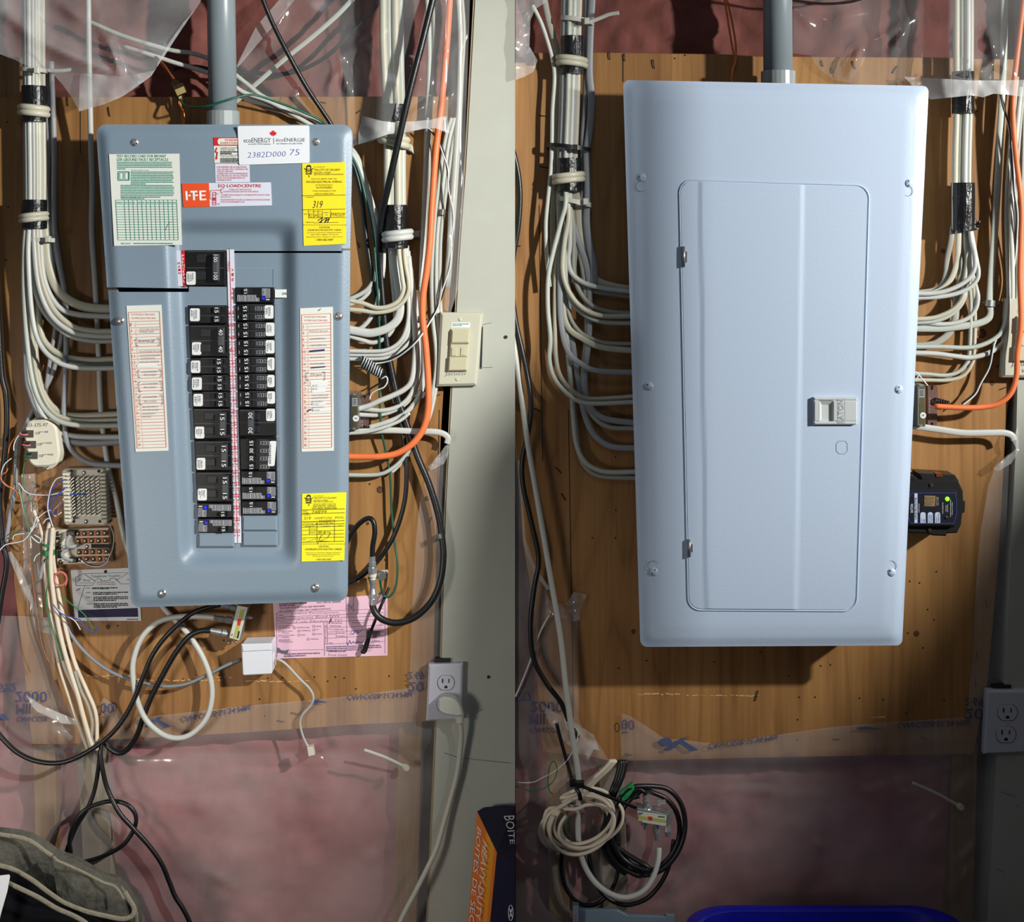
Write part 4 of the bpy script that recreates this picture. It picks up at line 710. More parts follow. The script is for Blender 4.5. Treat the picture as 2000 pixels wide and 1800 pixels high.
# fan into the left side of the grey panel: (bundle x, bundle depth, width, material, flat, points)
LF = [(87, .020, 18, 'cable_cream', .5, [(86, 450), (92, 515), (112, 565), (150, 594), (200, 603), (268, 601)]),
    (80, .026, 11, 'cable_white', .0, [(79, 470), (86, 545), (112, 597), (150, 614), (212, 618), (268, 617)]),
    (74, .034, 11, 'cable_cream', .0, [(73, 470), (80, 540), (102, 600), (140, 636), (180, 646), (216, 647), (268, 646)]),
    (67, .036, 10, 'cable_white', .0, [(67, 480), (76, 560), (100, 616), (140, 648), (180, 656), (217, 657), (268, 656)]),
    (62, .030, 10, 'cable_pale', .0, [(61, 480), (67, 560), (88, 612), (130, 652), (175, 665), (217, 666), (268, 665)]),
    (78, .016, 12, 'cable_cream', .0, [(76, 560), (78, 640), (95, 676), (130, 697), (180, 703), (220, 701), (270, 700)]),
    (70, .015, 9, 'cable_dim', .0, [(69, 560), (72, 645), (90, 686), (125, 706), (170, 711), (220, 710), (270, 709)]),
    (56, .038, 10, 'cable_white', .0, [(55, 500), (62, 610), (76, 668), (108, 704), (150, 718), (220, 719), (270, 718)]),
    (66, .014, 13, 'cable_cream', .0, [(67, 620), (72, 720), (88, 775), (115, 804), (150, 812), (228, 809), (278, 807)]),
    (60, .022, 10, 'cable_cream', .0, [(61, 600), (66, 700), (78, 760), (105, 806), (150, 821), (228, 820), (278, 818)]),
    (49, .034, 10, 'cable_pale', .0, [(48, 480), (47, 570), (54, 680), (68, 760), (95, 808), (140, 829), (228, 831), (278, 829)]),
    (53, .016, 11, 'cable_white', .0, [(55, 700), (66, 765), (84, 812), (112, 840), (152, 852), (231, 853), (280, 852)]),
    (47, .014, 13, 'cable_grey', .0, [(51, 700), (62, 775), (86, 828), (120, 855), (160, 865), (231, 863), (280, 862)])]
for i, (bx, d, w, m, fl, pts) in enumerate(LF):
    y0 = pts[0][1]; dz = .026 + (d - .026) * .55; bt = 67 + (bx - 67) * .74; pre = [(bt - 3, -30, dz), (bt - 2, 110, dz), (bt - 1, 250, dz)] + [(bt, 330, dz), (bt, 410, dz)]
    cable('%s cable of the left bundle, %s from the top where it enters the grey panel' % ({'cable_white': 'white', 'cable_cream': 'cream', 'cable_pale': 'pale', 'cable_grey': 'grey', 'cable_dim': 'dull'}[m], ORDN[i]), pre + pts, w, d, m, fl, 'cables curving into the left of the grey panel')
wires([('grey-white cable bending alone into the grey panel, just above the punch-down block', [(100, 120), (103, 200), (106, 300), (106, 430), (116, 510), (128, 590), (129, 700), (125, 800), (129, 850), (143, 882), (176, 904), (235, 909), (285, 908)], 11, .018, dict(mat='cable_grey')),
    ('grey jacketed phone cable running down past the phone box to the far left', [(92, 140), (97, 240), (94, 380), (106, 480), (122, 560), (122, 640), (110, 705), (94, 748), (70, 786), (51, 828), (37, 858), (31, 900), (30, 945), (23, 985), (17, 1022), (12, 1058)], 9, .012, dict(mat='cable_grey')),
    ('thin grey cable beside the taped left bundle', [(88, 190), (94, 260), (92, 330), (95, 440), (104, 520), (112, 590), (108, 640), (98, 700), (90, 760)], 8, .014, dict(mat='cable_grey')),
    ('white round cable dropping from the ceiling behind the left edge of the grey panel', [(172, -30, .05), (174, 120, .05), (177, 260, .035), (180, 360, .02), (179, 450, .012), (186, 560, .01), (193, 700, .01), (197, 800, .01), (210, 905, .01), (228, 980, .01), (246, 1062, .01), (270, 1110, .01), (315, 1180, .01), (340, 1208, .012), (365, 1235, .016), (392, 1275, .02), (410, 1320, .022), (414, 1360, .024), (404, 1400, .026), (378, 1430, .028), (350, 1441, .03), (318, 1434, .03), (285, 1405, .03), (266, 1360, .03), (259, 1310, .028), (264, 1275, .026), (280, 1240, .024), (310, 1214, .024), (350, 1204, .026), (395, 1204, .03), (420, 1206, .032)], 11, .02, dict(sub=5)),
    ('black cable hanging at the far left edge beside the phone box', [(-6, 560), (2, 720), (11, 770), (13, 830), (8, 900), (-1, 980), (5, 1060), (13, 1100), (2, 1170), (-8, 1240)], 11, .014, dict(mat='cable_black'))])
# behind and above the grey panel
wires([('pale flat cable passing behind the left conduit, upper of two', [(170, 40), (240, 70), (330, 97), (380, 105), (430, 125), (480, 162), (520, 192), (600, 226), (650, 262), (692, 297), (712, 345), (728, 410), (735, 450), (737, 500), (734, 535), (722, 560), (703, 575), (670, 589)], 9, .012, dict(mat='cable_pale', sub=5)),
    ('pale flat cable passing behind the left conduit, lower of two', [(240, 90), (310, 112), (340, 122), (400, 140), (440, 155), (475, 180), (530, 200), (600, 240), (655, 272), (692, 306), (714, 360), (735, 420), (748, 470), (750, 505), (746, 545), (737, 590), (724, 620), (704, 641), (670, 651)], 9, .016, dict(mat='cable_white', sub=5)),
    ('short white cable joining the loop above the lower white loop, right of grey panel', [(690, 318), (712, 365), (728, 420), (733, 470), (735, 520), (729, 556), (712, 580), (690, 592), (670, 598)], 8, .010, dict(mat='cable_white')),
    ('grey-green printed cable slanting down to the left behind the black wire', [(705, -20), (660, 28), (610, 72), (560, 112), (500, 164), (470, 190), (440, 215)], 10, .004, dict(mat='cable_pale', flat=.5)),
    ('thin black wire drooping in an arc behind the left conduit', [(757, -20), (730, 18), (690, 60), (640, 108), (590, 136), (545, 145), (500, 143), (440, 142), (390, 131), (350, 131), (338, 136)], 8, .002, dict(mat='cable_black')),
    ('black cable slanting behind the grey panel and down its right side', [(506, -20, .05), (530, 40, .045), (560, 100, .04), (600, 172, .03), (645, 240, .02), (672, 290, .014), (693, 330, .012), (707, 390, .012), (716, 470, .012), (730, 560, .012), (742, 640, .012), (757, 720, .012), (777, 800, .012), (789, 860, .014), (794, 920, .016), (790, 980, .016), (772, 1040, .016), (745, 1086, .014), (715, 1118, .014), (690, 1134, .014), (668, 1142, .014)], 9, .014, dict(mat='cable_black')),
    ('thick black coaxial cable crossing the taped bundle, ending in the lower fitting', [(850, -20, .07), (828, 70, .07), (800, 180, .07), (776, 285, .062), (757, 370, .05), (744, 430, .034), (742, 500, .018), (748, 590, .016), (757, 680, .016), (775, 770, .016), (795, 830, .016), (815, 890, .018), (838, 945, .02), (856, 1005, .022), (864, 1055, .024), (866, 1090, .026), (860, 1135, .028), (842, 1175, .03), (810, 1205, .034), (776, 1216, .036), (748, 1210, .036), (732, 1195, .035), (727, 1178, .034)], 13, .02, dict(mat='cable_black', sub=5)),
    ('black jumper looping from the grey panel into the upper fitting', [(672, 1068, .02), (684, 1046, .022), (700, 1024, .026), (718, 1012, .03), (729, 1018, .033), (732, 1040, .034), (728, 1066, .034), (727, 1090, .034)], 10, .03, dict(mat='cable_black')),
    ('green bonding wire from the brass clamp across the left conduit', [(352, 192, .03), (358, 204, .04), (375, 209, .055), (405, 207, .07), (440, 197, .07), (475, 187, .06), (500, 186, .05), (540, 199, .04), (590, 218, .03), (636, 242, .02), (670, 285, .022), (697, 325, .022), (714, 385, .022), (728, 455, .02), (736, 545, .02), (741, 640, .02), (741, 740, .018), (744, 830, .018), (753, 880, .014), (762, 930, .012), (765, 1000, .012), (771, 1060, .014), (776, 1100, .018), (774, 1140, .02), (764, 1162, .02), (751, 1164, .02), (744, 1145, .022), (742, 1122, .024)], 4.5, .02, dict(mat='cable_green', cat='wire', name='wire'))])
# right of the grey panel
RF = [('cream cable curving from the black tape into the grey panel, innermost of the upper pair', [(779, 470), (780, 500), (786, 545), (788, 565), (779, 586), (760, 598), (735, 601), (708, 592), (670, 584)], 9, .034, 'cable_cream'),
    ('cream cable curving from black tape into the grey panel, outer of the upper pair', [(789, 470), (791, 510), (798, 550), (797, 572), (785, 592), (765, 605), (735, 610), (705, 606), (670, 603)], 9, .030, 'cable_cream'),
    ('broad flat white cable sweeping into the grey panel below the crossing loops', [(768, 470), (772, 520), (780, 580), (782, 605), (774, 627), (754, 642), (725, 650), (700, 647), (670, 641)], 17, .022, 'cable_white'),
    ('white cable dipping below the broad flat cable before it enters the grey panel', [(761, 470), (766, 540), (772, 610), (768, 640), (752, 660), (728, 669), (705, 663), (670, 652)], 9, .016, 'cable_white'),
    ('upper of three stacked white cables entering the grey panel above the coil', [(793, 475), (797, 560), (798, 615), (791, 650), (776, 672), (752, 684), (720, 686), (670, 685)], 8, .026, 'cable_white'),
    ('middle of three stacked white cables entering the grey panel above the coil', [(795, 480), (799, 560), (801, 615), (796, 652), (781, 677), (755, 691), (722, 693), (670, 692)], 8, .022, 'cable_white'),
    ('lowest of three stacked white cables entering the grey panel above the coil', [(797, 490), (802, 570), (803, 620), (799, 658), (786, 682), (760, 697), (730, 700), (670, 700)], 9, .018, 'cable_white'),
    ('white cable arching to the chime transformer, highest of three', [(798, 500), (806, 590), (811, 650), (810, 700), (804, 742), (790, 760), (765, 773), (740, 783), (718, 793), (685, 802)], 11, .024, 'cable_white'),
    ('white cable arching to the chime transformer, second of three', [(801, 520), (813, 600), (818, 670), (815, 730), (802, 770), (780, 792), (750, 801), (715, 799), (685, 797)], 9, .018, 'cable_white'),
    ('white cable arching to the chime transformer, lowest of three', [(822, 560), (826, 640), (824, 700), (813, 755), (795, 785), (768, 802), (740, 810), (715, 810), (685, 808)], 9, .014, 'cable_white'),
    ('white cable under two metal clips, cut end resting by the chime transformer', [(837, 230), (832, 320), (828, 420), (824, 510), (822, 580), (824, 640), (829, 690), (828, 735), (820, 770), (802, 797), (778, 815), (750, 826), (722, 834)], 10, .018, 'cable_white'),
    ('grey-white cable right of the orange one, left strand of three', [(882, 230), (870, 270), (858, 350), (848, 440), (843, 540), (845, 620), (851, 680), (851, 725), (843, 775), (833, 815), (815, 855), (790, 892), (765, 915), (735, 927), (670, 927)], 8, .016, 'cable_pale'),
    ('grey-white cable right of the orange one, middle strand of three', [(889, 230), (877, 275), (864, 370), (854, 460), (852, 560), (857, 650), (858, 705), (850, 765), (838, 815), (815, 858), (788, 898), (765, 922)], 8, .012, 'cable_white'),
    ('grey-white cable right of the orange one, right strand of three', [(895, 235), (884, 285), (870, 380), (861, 470), (859, 570), (863, 650), (858, 720), (846, 775), (830, 830), (810, 868)], 8, .010, 'cable_pale'),
    ('flat white cable running level below the left chime transformer', [(670, 844), (720, 842), (760, 840), (810, 842), (850, 843), (868, 848), (875, 856), (873, 866)], 12, .022, 'cable_white'),
    ('white cable skimming just below the transformer', [(670, 846), (710, 844), (745, 836), (780, 822), (800, 806)], 7, .030, 'cable_white')]
for l, pts, w, d, m in RF: cable(l, [(p[0], p[1], .027 + (d - .027) * .5 if pts[0][1] > 460 and i < 1 else d) for i, p in enumerate(pts)], w, d, m, .5 if w in (12, 17) else 0, 'cables on the right of the grey panel')
for i, (xt, xm, w) in enumerate(((748, 756, 15), (760, 766, 15), (772, 777, 15), (781, 785, 14))):
    cable('white cable inside the plastic above the black tape, %s from left' % ORDN[i], [(xt, -30), (xt + 1, 90), (xm, 220), (xm + 1, 280), (xm + 1, 350), (xm + 2, 470)], w, .03 - .004 * (i % 2), 'cable_pale' if i % 2 else 'cable_cream', 0, 'cables in the upper right bundle')
for i, (xt, xm, w, m) in enumerate(((832, 836, 10, 'cable_pale'), (842, 842, 8, 'cable_dim'), (893, 896, 11, 'cable_pale'), (900, 900, 8, 'cable_dim'))):
    cable('pale cable under the wrinkled plastic beside the orange one, %s from left' % ORDN[i], [(xt, -30), (xt + 6, 60), (xm + 2, 150), (xm - 3, 260), (xm - (12 if i > 1 else 5), 400), (xm - (24 if i > 1 else 10), 560)], w, .012, m, 0, 'pale cables under the plastic')
wires([('orange cable right of the grey panel, curving into its lower right side', [(880, -30, .03), (873, 80, .03), (863, 195, .032), (851, 300, .034), (844, 400, .036), (840, 470, .038), (833, 530, .038), (826, 580, .038), (826, 625, .038), (832, 680, .038), (836, 740, .038), (837, 790, .038), (829, 832, .038), (808, 864, .038), (778, 884, .036), (745, 891, .035), (705, 892, .034), (668, 891, .034)], 13, .036, dict(mat='cable_orange')),
    ('thin black wire of the twisted pair beside the wrinkled plastic, left half', [(838, 252, .03), (851, 268, .03), (866, 294, .03), (873, 330, .028), (878, 370, .028), (884, 420, .026), (884, 470, .024), (877, 520, .022), (866, 570, .02), (853, 602, .016), (836, 630, .03), (815, 660, .044), (792, 682, .04), (768, 698, .03), (745, 705, .022), (722, 707, .022)], 3.2, .03, dict(mat='cable_black', cat='wire', name='wire')),
    ('thin white wire of the twisted pair beside the wrinkled plastic, left half', [(836, 250, .03), (853, 266, .03), (863, 294, .03), (875, 330, .03), (876, 370, .03), (886, 420, .028), (882, 470, .026), (879, 520, .024), (863, 570, .022), (855, 602, .018), (838, 632, .032), (817, 663, .046), (794, 685, .042), (770, 701, .032), (747, 708, .024), (724, 710, .024)], 3, .03, dict(mat='wire_white', cat='wire', name='wire'))])
def coil(x0, y0, x1, y1, r, turns, d, ph):
    out = []; L = math.hypot(x1 - x0, y1 - y0); ux, uy = (x1 - x0) / L, (y1 - y0) / L; n = turns * 10
    for i in range(n + 1):
        t = i / n; a = 2 * math.pi * turns * t + ph; rr = r * (.8 + .2 * math.sin(2.2 * t + 1))
        out.append((x0 + (x1 - x0) * t - uy * rr * math.cos(a) * 1.15 + ux * 3 * math.cos(a), y0 + (y1 - y0) * t + ux * rr * math.cos(a) * 1.15 + uy * 3 * math.cos(a), d + math.sin(a) * r * S))
    return out
wires([('white wire coiled tightly above the chime transformer, left half', coil(708, 706, 747, 731, 9, 9, .028, 0) + [(754, 735, .03), (757, 744, .03), (750, 756, .03), (735, 762, .028), (725, 770, .026), (722, 780, .026)], 2.8, .028, dict(mat='wire_white', cat='wire', name='wire', sub=3, n=7)),
    ('black wire coiled tightly above the chime transformer, left half', coil(706, 706, 747, 730, 9, 9, .028, 2.6) + [(752, 735, .028), (750, 744, .028), (735, 752, .026), (720, 762, .026), (713, 774, .03)], 3.4, .028, dict(mat='cable_black', cat='wire', name='wire', sub=3, n=7))])
# ---------------------------------------------------------------- right half, left bundle
RFL = [(1128, .016, 14, 'cable_cream', .45, [(1129, 400), (1134, 470), (1144, 522), (1168, 548), (1200, 559), (1230, 564), (1262, 566)]),
    (1120, .026, 10, 'cable_white', 0, [(1113, 470), (1110, 505), (1116, 532), (1140, 552), (1180, 563), (1230, 569), (1262, 570)]),
    (1124, .014, 9, 'cable_dim', 0, [(1124, 480), (1122, 530), (1132, 556), (1160, 569), (1200, 575), (1231, 579), (1262, 580)]),
    (1116, .020, 10, 'cable_dim', 0, [(1120, 450), (1120, 520), (1128, 560), (1148, 590), (1180, 607), (1231, 612), (1264, 612)]),
    (1112, .036, 10, 'cable_cream', 0, [(1111, 420), (1103, 470), (1099, 520), (1105, 555), (1122, 586), (1147, 607), (1180, 617), (1232, 617), (1264, 616)]),
    (1104, .028, 9, 'cable_pale', 0, [(1103, 500), (1107, 560), (1120, 594), (1146, 617), (1180, 629), (1233, 631), (1264, 630)]),
    (1108, .020, 8, 'cable_dim', 0, [(1104, 560), (1112, 615), (1133, 648), (1164, 664), (1190, 670), (1234, 671), (1266, 671)]),
    (1100, .022, 12, 'cable_cream', .5, [(1098, 580), (1108, 636), (1138, 661), (1175, 678), (1234, 684), (1266, 684)]),
    (1103, .030, 11, 'cable_grey', .5, [(1094, 580), (1099, 650), (1112, 690), (1136, 711), (1166, 724), (1237, 727), (1268, 727)]),
    (1106, .024, 9, 'cable_cream', 0, [(1092, 480), (1085, 540), (1084, 640), (1086, 700), (1095, 735), (1116, 761), (1146, 778), (1200, 777), (1238, 774), (1270, 774)]),
    (1111, .040, 9, 'cable_pale', 0, [(1105, 397), (1096, 432), (1081, 490), (1071, 540), (1070, 600), (1075, 660), (1073, 702), (1082, 737), (1105, 766), (1132, 784), (1166, 788), (1239, 785), (1270, 785)]),
    (1122, .018, 12, 'cable_grey', .5, [(1146, 520), (1152, 580), (1151, 650), (1146, 700), (1142, 745), (1148, 785), (1164, 806), (1188, 819), (1240, 825), (1272, 825)]),
    (1126, .014, 10, 'cable_dim', 0, [(1140, 540), (1146, 640), (1140, 710), (1139, 760), (1150, 798), (1168, 822), (1195, 835), (1240, 836), (1272, 836)]),
    (1118, .012, 12, 'cable_grey', .5, [(1110, 600), (1117, 660), (1124, 710), (1132, 760), (1140, 802), (1150, 832), (1167, 856), (1195, 872), (1241, 875), (1274, 875)]),
    (1101, .016, 10, 'cable_pale', 0, [(1106, 640), (1110, 700), (1116, 760), (1120, 820), (1126, 868), (1141, 900), (1166, 917), (1195, 922), (1243, 921), (1276, 921)]),
    (1114, .010, 10, 'cable_dim', 0, [(1112, 700), (1119, 780), (1125, 840), (1132, 888), (1148, 916), (1176, 930), (1243, 933), (1276, 933)])]
for i, (bx, d, w, m, fl, pts) in enumerate(RFL):
    y0 = pts[0][1]; dz = .026 + (d - .026) * .5; pre = [(bx + 3, -30, dz), (bx, 90, dz), (bx - 2, 200, dz), (bx - 6, 300, dz), (bx - 7, 350, dz)] + ([(bx - 7, 420, d)] if y0 > 470 else [])
    cable('%s cable of the right half bundle, %s from top where it enters the white panel' % ({'cable_white': 'white', 'cable_cream': 'cream', 'cable_pale': 'pale', 'cable_grey': 'grey', 'cable_dim': 'dull'}[m], ORDN[i]), pre + pts, w, d, m, fl, 'cables curving into the left of the white panel')
wires([('grey-white printed cable hanging right of the taped bundle, right half', [(1158, -30), (1153, 60), (1151, 140), (1155, 190), (1152, 250), (1146, 300), (1148, 380), (1146, 430), (1152, 480), (1160, 520), (1160, 555)], 14, .02, dict(mat='cable_grey', flat=.5)),
    ('grey cable hanging just left of the printed one, right half', [(1145, -30), (1144, 100), (1142, 200), (1137, 270), (1138, 340), (1137, 420), (1143, 470), (1150, 520)], 9, .014, dict(mat='cable_grey')),
    ('pale cable bowing out left of the taped bundle, right half', [(1040, 10), (1056, 42), (1068, 76), (1078, 112), (1083, 150), (1079, 215), (1078, 270), (1076, 330), (1070, 390), (1066, 440), (1068, 500), (1074, 560)], 8, .026, dict(mat='cable_pale')),
    ('broad grey cable behind the bowing pale one, right half', [(1060, -20), (1072, 40), (1088, 100), (1092, 150), (1086, 250), (1084, 350), (1080, 430), (1082, 520), (1090, 600)], 12, .01, dict(mat='cable_dim', flat=.5)),
    ('black cable hanging along the left edge of the right half', [(998, 280, .003), (1007, 312, .004), (1014, 350, .004), (1016, 392, .004), (1012, 445, .004), (1003, 500, .003), (1000, 560, .003), (1007, 625, .004), (1020, 685, .008), (1033, 750), (1037, 800), (1030, 850), (1020, 900), (1022, 950), (1038, 1020), (1052, 1090), (1043, 1150), (1036, 1220), (1042, 1285), (1068, 1335), (1096, 1372), (1112, 1410), (1128, 1440)], 10, .02, dict(mat='cable_black')),
    ('white coaxial cable slanting down the right half and through the cable coils', [(998, 640, .003), (1006, 685, .004), (1018, 770, .012), (1030, 860, .028), (1052, 990, .03), (1074, 1120, .03), (1094, 1240, .03), (1105, 1340, .03), (1117, 1430, .03), (1128, 1500, .03), (1131, 1548, .03), (1129, 1600, .026), (1131, 1650, .024), (1142, 1690, .026), (1164, 1724, .03), (1195, 1746, .034), (1225, 1752, .036), (1255, 1740, .036), (1274, 1715, .034), (1285, 1682, .03), (1287, 1655, .024)], 11, .03),
    ('thin white cord crossing behind the black cable, lower left of right half', [(1074, 1200), (1056, 1232), (1036, 1290), (1018, 1335), (1007, 1360)], 4, .012, dict(cat='cord', name='cord'))])
# right of the white panel
RRF = [('pale flat cable leftmost under the right half black tape', [(1862, 440), (1858, 470), (1851, 505), (1848, 535), (1841, 555), (1826, 566), (1795, 571), (1738, 572)], 11, .020, 'cable_dim'),
    ('cream flat cable second from left under the right half black tape', [(1873, 440), (1872, 475), (1870, 508), (1860, 540), (1845, 560), (1825, 571), (1795, 575), (1738, 577)], 11, .026, 'cable_cream'),
    ('white cable looping over in front into the white panel, upper of the pair', [(1893, 440), (1897, 470), (1904, 500), (1903, 525), (1893, 543), (1874, 557), (1848, 568), (1820, 573), (1790, 573), (1738, 572)], 9, .040, 'cable_white'),
    ('white cable looping over in front into the white panel, lower of the pair', [(1895, 440), (1901, 475), (1908, 512), (1911, 530), (1908, 546), (1893, 562), (1865, 574), (1830, 580), (1790, 581), (1738, 581)], 9, .034, 'cable_white'),
    ('cream cable descending behind the front loops into the white panel', [(1885, 440), (1886, 480), (1888, 510), (1882, 560), (1880, 580), (1864, 602), (1838, 616), (1810, 622), (1738, 624)], 9, .024, 'cable_cream'),
    ('white cable just outside the cream one, entering the white panel side', [(1887, 445), (1889, 500), (1886, 560), (1884, 580), (1873, 600), (1852, 617), (1825, 627), (1795, 629), (1738, 630)], 9, .020, 'cable_pale'),
    ('white cable bulging right below the front loops into the white panel', [(1890, 450), (1896, 520), (1906, 560), (1910, 580), (1906, 602), (1892, 620), (1868, 630), (1838, 633), (1805, 630), (1738, 627)], 9, .016, 'cable_white'),
    ('broad dim flat cable behind, bending into the white panel', [(1876, 450), (1876, 540), (1868, 580), (1866, 620), (1857, 646), (1838, 664), (1812, 674), (1738, 677)], 14, .010, 'cable_dim'),
    ('pale twin strand hanging straight and bending left above the transformer, inner', [(1888, 460), (1892, 540), (1896, 600), (1893, 690), (1886, 712), (1868, 728), (1842, 733), (1805, 730), (1738, 729)], 8, .014, 'cable_pale'),
    ('pale twin strand hanging straight and bending left above the transformer, outer', [(1891, 460), (1898, 540), (1904, 605), (1902, 690), (1896, 714), (1880, 734), (1852, 742), (1810, 742), (1738, 741)], 8, .010, 'cable_cream')]
for l, pts, w, d, m in RRF: cable(l, [(p[0], p[1], .027 + (d - .027) * .4 if i < 2 else d) for i, p in enumerate(pts)], w, d, m, .5 if w > 10 else 0, 'cables on the right of the white panel')
wires([('flat grey-white cable held by a steel clip, bending into the white panel', [(1962, -30), (1960, 120), (1952, 300), (1945, 420), (1939, 500), (1934, 570), (1933, 595), (1936, 608), (1930, 622), (1912, 631), (1880, 637), (1840, 641), (1800, 641), (1738, 640)], 14, .014, dict(mat='cable_pale', flat=.45)),
    ('long pale cable bowing under the clip to the white panel, inner one', [(1986, 150), (1972, 300), (1966, 400), (1968, 500), (1970, 570), (1967, 622), (1957, 647), (1938, 664), (1910, 676), (1880, 679), (1830, 677), (1738, 677)], 9, .022, dict(mat='cable_pale')),
    ('long pale cable bowing under the clip to the white panel, outer one', [(1994, 170), (1980, 320), (1975, 420), (1977, 520), (1977, 590), (1973, 640), (1960, 668), (1935, 687), (1897, 698), (1862, 695), (1820, 690), (1738, 688)], 10, .018, dict(mat='cable_white')),
    ('dull cable hugging the orange one at the right edge', [(2000, 160), (1988, 300), (1983, 420), (1986, 520), (1984, 620)], 8, .012, dict(mat='cable_dim')),
    ('orange cable at the right edge, curving to the transformer of the white panel', [(2002, -30, .032), (1992, 60, .032), (1980, 170, .034), (1979, 240, .036), (1986, 320, .038), (1995, 400, .04), (1994, 470, .04), (1992, 540, .04), (1994, 630, .04), (1987, 690, .04), (1985, 735, .04), (1974, 768, .04), (1952, 787, .038), (1925, 794, .036), (1885, 796, .036), (1826, 793, .036)], 11, .036, dict(mat='cable_orange')),
    ('flat white cable running level below the transformer of the white panel', [(1740, 828), (1785, 832), (1830, 838), (1880, 845), (1930, 845), (1960, 845), (1976, 850), (1981, 860)], 13, .026, dict(flat=.45)),
    ('thin black wire trailing from the plastic to behind the orange cable, right half', [(1954, 185, .03), (1960, 212, .03), (1972, 250, .03), (1975, 300, .03), (1980, 370, .028), (1985, 430, .026), (1976, 540, .012), (1962, 610, .012), (1950, 645, .012), (1938, 676, .026), (1931, 714, .02), (1919, 744, .018), (1900, 770, .018), (1878, 788, .018)], 3.4, .03, dict(mat='cable_black', cat='wire', name='wire')),
    ('thin white wire trailing from the plastic to behind the orange cable, right half', [(1957, 185, .028), (1963, 212, .028), (1970, 250, .028), (1978, 300, .028), (1982, 370, .026), (1988, 430, .024), (1979, 540, .01), (1964, 612, .01), (1952, 648, .01), (1941, 677, .028), (1933, 716, .022), (1916, 748, .02), (1904, 771, .02), (1880, 791, .02)], 3, .03, dict(mat='wire_white', cat='wire', name='wire'))])
for i, (xa, xb, w, m) in enumerate(((1868, 1868, 13, 'cable_cream'), (1880, 1878, 12, 'cable_pale'), (1890, 1887, 12, 'cable_white'), (1897, 1895, 10, 'cable_pale'))):
    cable('white cable between the two black tapes beside the white panel, %s from left' % ORDN[i], [(xa, -30), (xa, 100), (xb, 220), (xb - 2, 290), (xb - 3, 360), (xb - 3, 448)], w, .03 - .004 * (i % 2), m, 0, 'cables in the right half right bundle')
cable('thin black wire along the top edge right of the right conduit', [(1470, -14), (1560, 2), (1610, 7), (1660, 4), (1700, -8)], 5, .02, 'cable_black', cat='wire', name='wire')
for i, (x, k) in enumerate(((1418, 0), (1421, 1))):
    cable('bare copper wire above the white panel, %s of two' % ('left strand', 'right strand')[i], [(x - 6, -20), (x + 2 + k * 4, 30), (x + 10 + k * 5, 80), (x + 16, 115), (x + 12 - k * 4, 140), (x + 8, 165)], 4, .016 + .003 * k, 'copper', cat='wire', name='wire')
for i, (x, k) in enumerate(((0, 0), (4, 1))):
    cable('twisted copper wire at the brass clamp, %s' % ('left strand', 'right strand')[i], [(300 + x, 110), (318 + x, 128), (338 - k * 2, 150), (347 + k * 4, 172), (352 - k * 3, 200), (356 + k * 3, 220), (359 + k, 250)], 4, .016 + .003 * k, 'copper', cat='wire', name='wire')
# ---------------------------------------------------------------- tape wraps, straps, ties, clips
def wrap(label, x0, x1, y0, y1, d, mat='tape_black', cat='tape', name='tape_wrap', th=.98, skew=0., group=None):
    """band round a bundle: an oval sleeve"""
    xc, w = (x0 + x1) / 2, (x1 - x0) / 2; n = 24; v = []; k = px(d); R = random.Random(int(x0 + y0))
    for y, gx in ((y0, 1.), (y0 + (y1 - y0) * .33, 1.015), (y0 + (y1 - y0) * .66, 1.), (y1, 1.01)):
        for i in range(n):
            a = 2 * math.pi * i / n; c = P(xc + w * gx * math.cos(a), y + skew * math.cos(a), d); c.y -= w * k * th * math.sin(a) * gx * (1 + R.uniform(-.03, .03)); v.append(c)
    f = [(j * n + i, j * n + (i + 1) % n, (j + 1) * n + (i + 1) % n, (j + 1) * n + i) for j in range(3) for i in range(n)] + [tuple(range(n)), tuple(range(3 * n, 4 * n))[::-1]]
    o = MB().add(v, f, False).build(name, mat); return tag(o, label, cat, group)
for l, a in (('black tape band above the upper white strap on the left bundle', (43, 90, 168, 212)), ('black tape band below the upper white strap on the left bundle', (44, 89, 224, 238)), ('black tape band above the lower white strap on the left bundle', (43, 91, 390, 418)), ('black tape band below the lower white strap on the left bundle', (44, 91, 430, 446)),
    ('grey tape band inside the plastic on the upper right bundle, left half', (745, 794, 204, 236)), ('large black tape band on the right bundle above its white strap, left half', (750, 795, 400, 452)), ('black tape band on the right bundle below its white strap, left half', (750, 797, 470, 484)),
    ('black tape band above the upper white strap, right half bundle', (1095, 1141, 71, 112)), ('black tape band below the upper white strap, right half bundle', (1094, 1140, 128, 144)), ('black tape band above the lower white strap, right half bundle', (1086, 1138, 309, 340)), ('black tape band below the lower white strap, right half bundle', (1087, 1138, 354, 373)),
    ('black tape band half under the plastic, right of the white panel', (1860, 1902, 140, 222)), ('large black tape band with a torn tail, right of the white panel', (1858, 1903, 357, 450))):
    o = wrap(l, *a, .028)
    if 'torn' in l: sheet('tape_tail', [(1899, 424), (1908, 430), (1907, 434), (1914, 430), (1915, 436), (1910, 440), (1912, 448), (1904, 450), (1898, 447)], lambda x, y: .03 + .003 * nz(x, y, .1, 2.), 4, M('tape_black'), o)
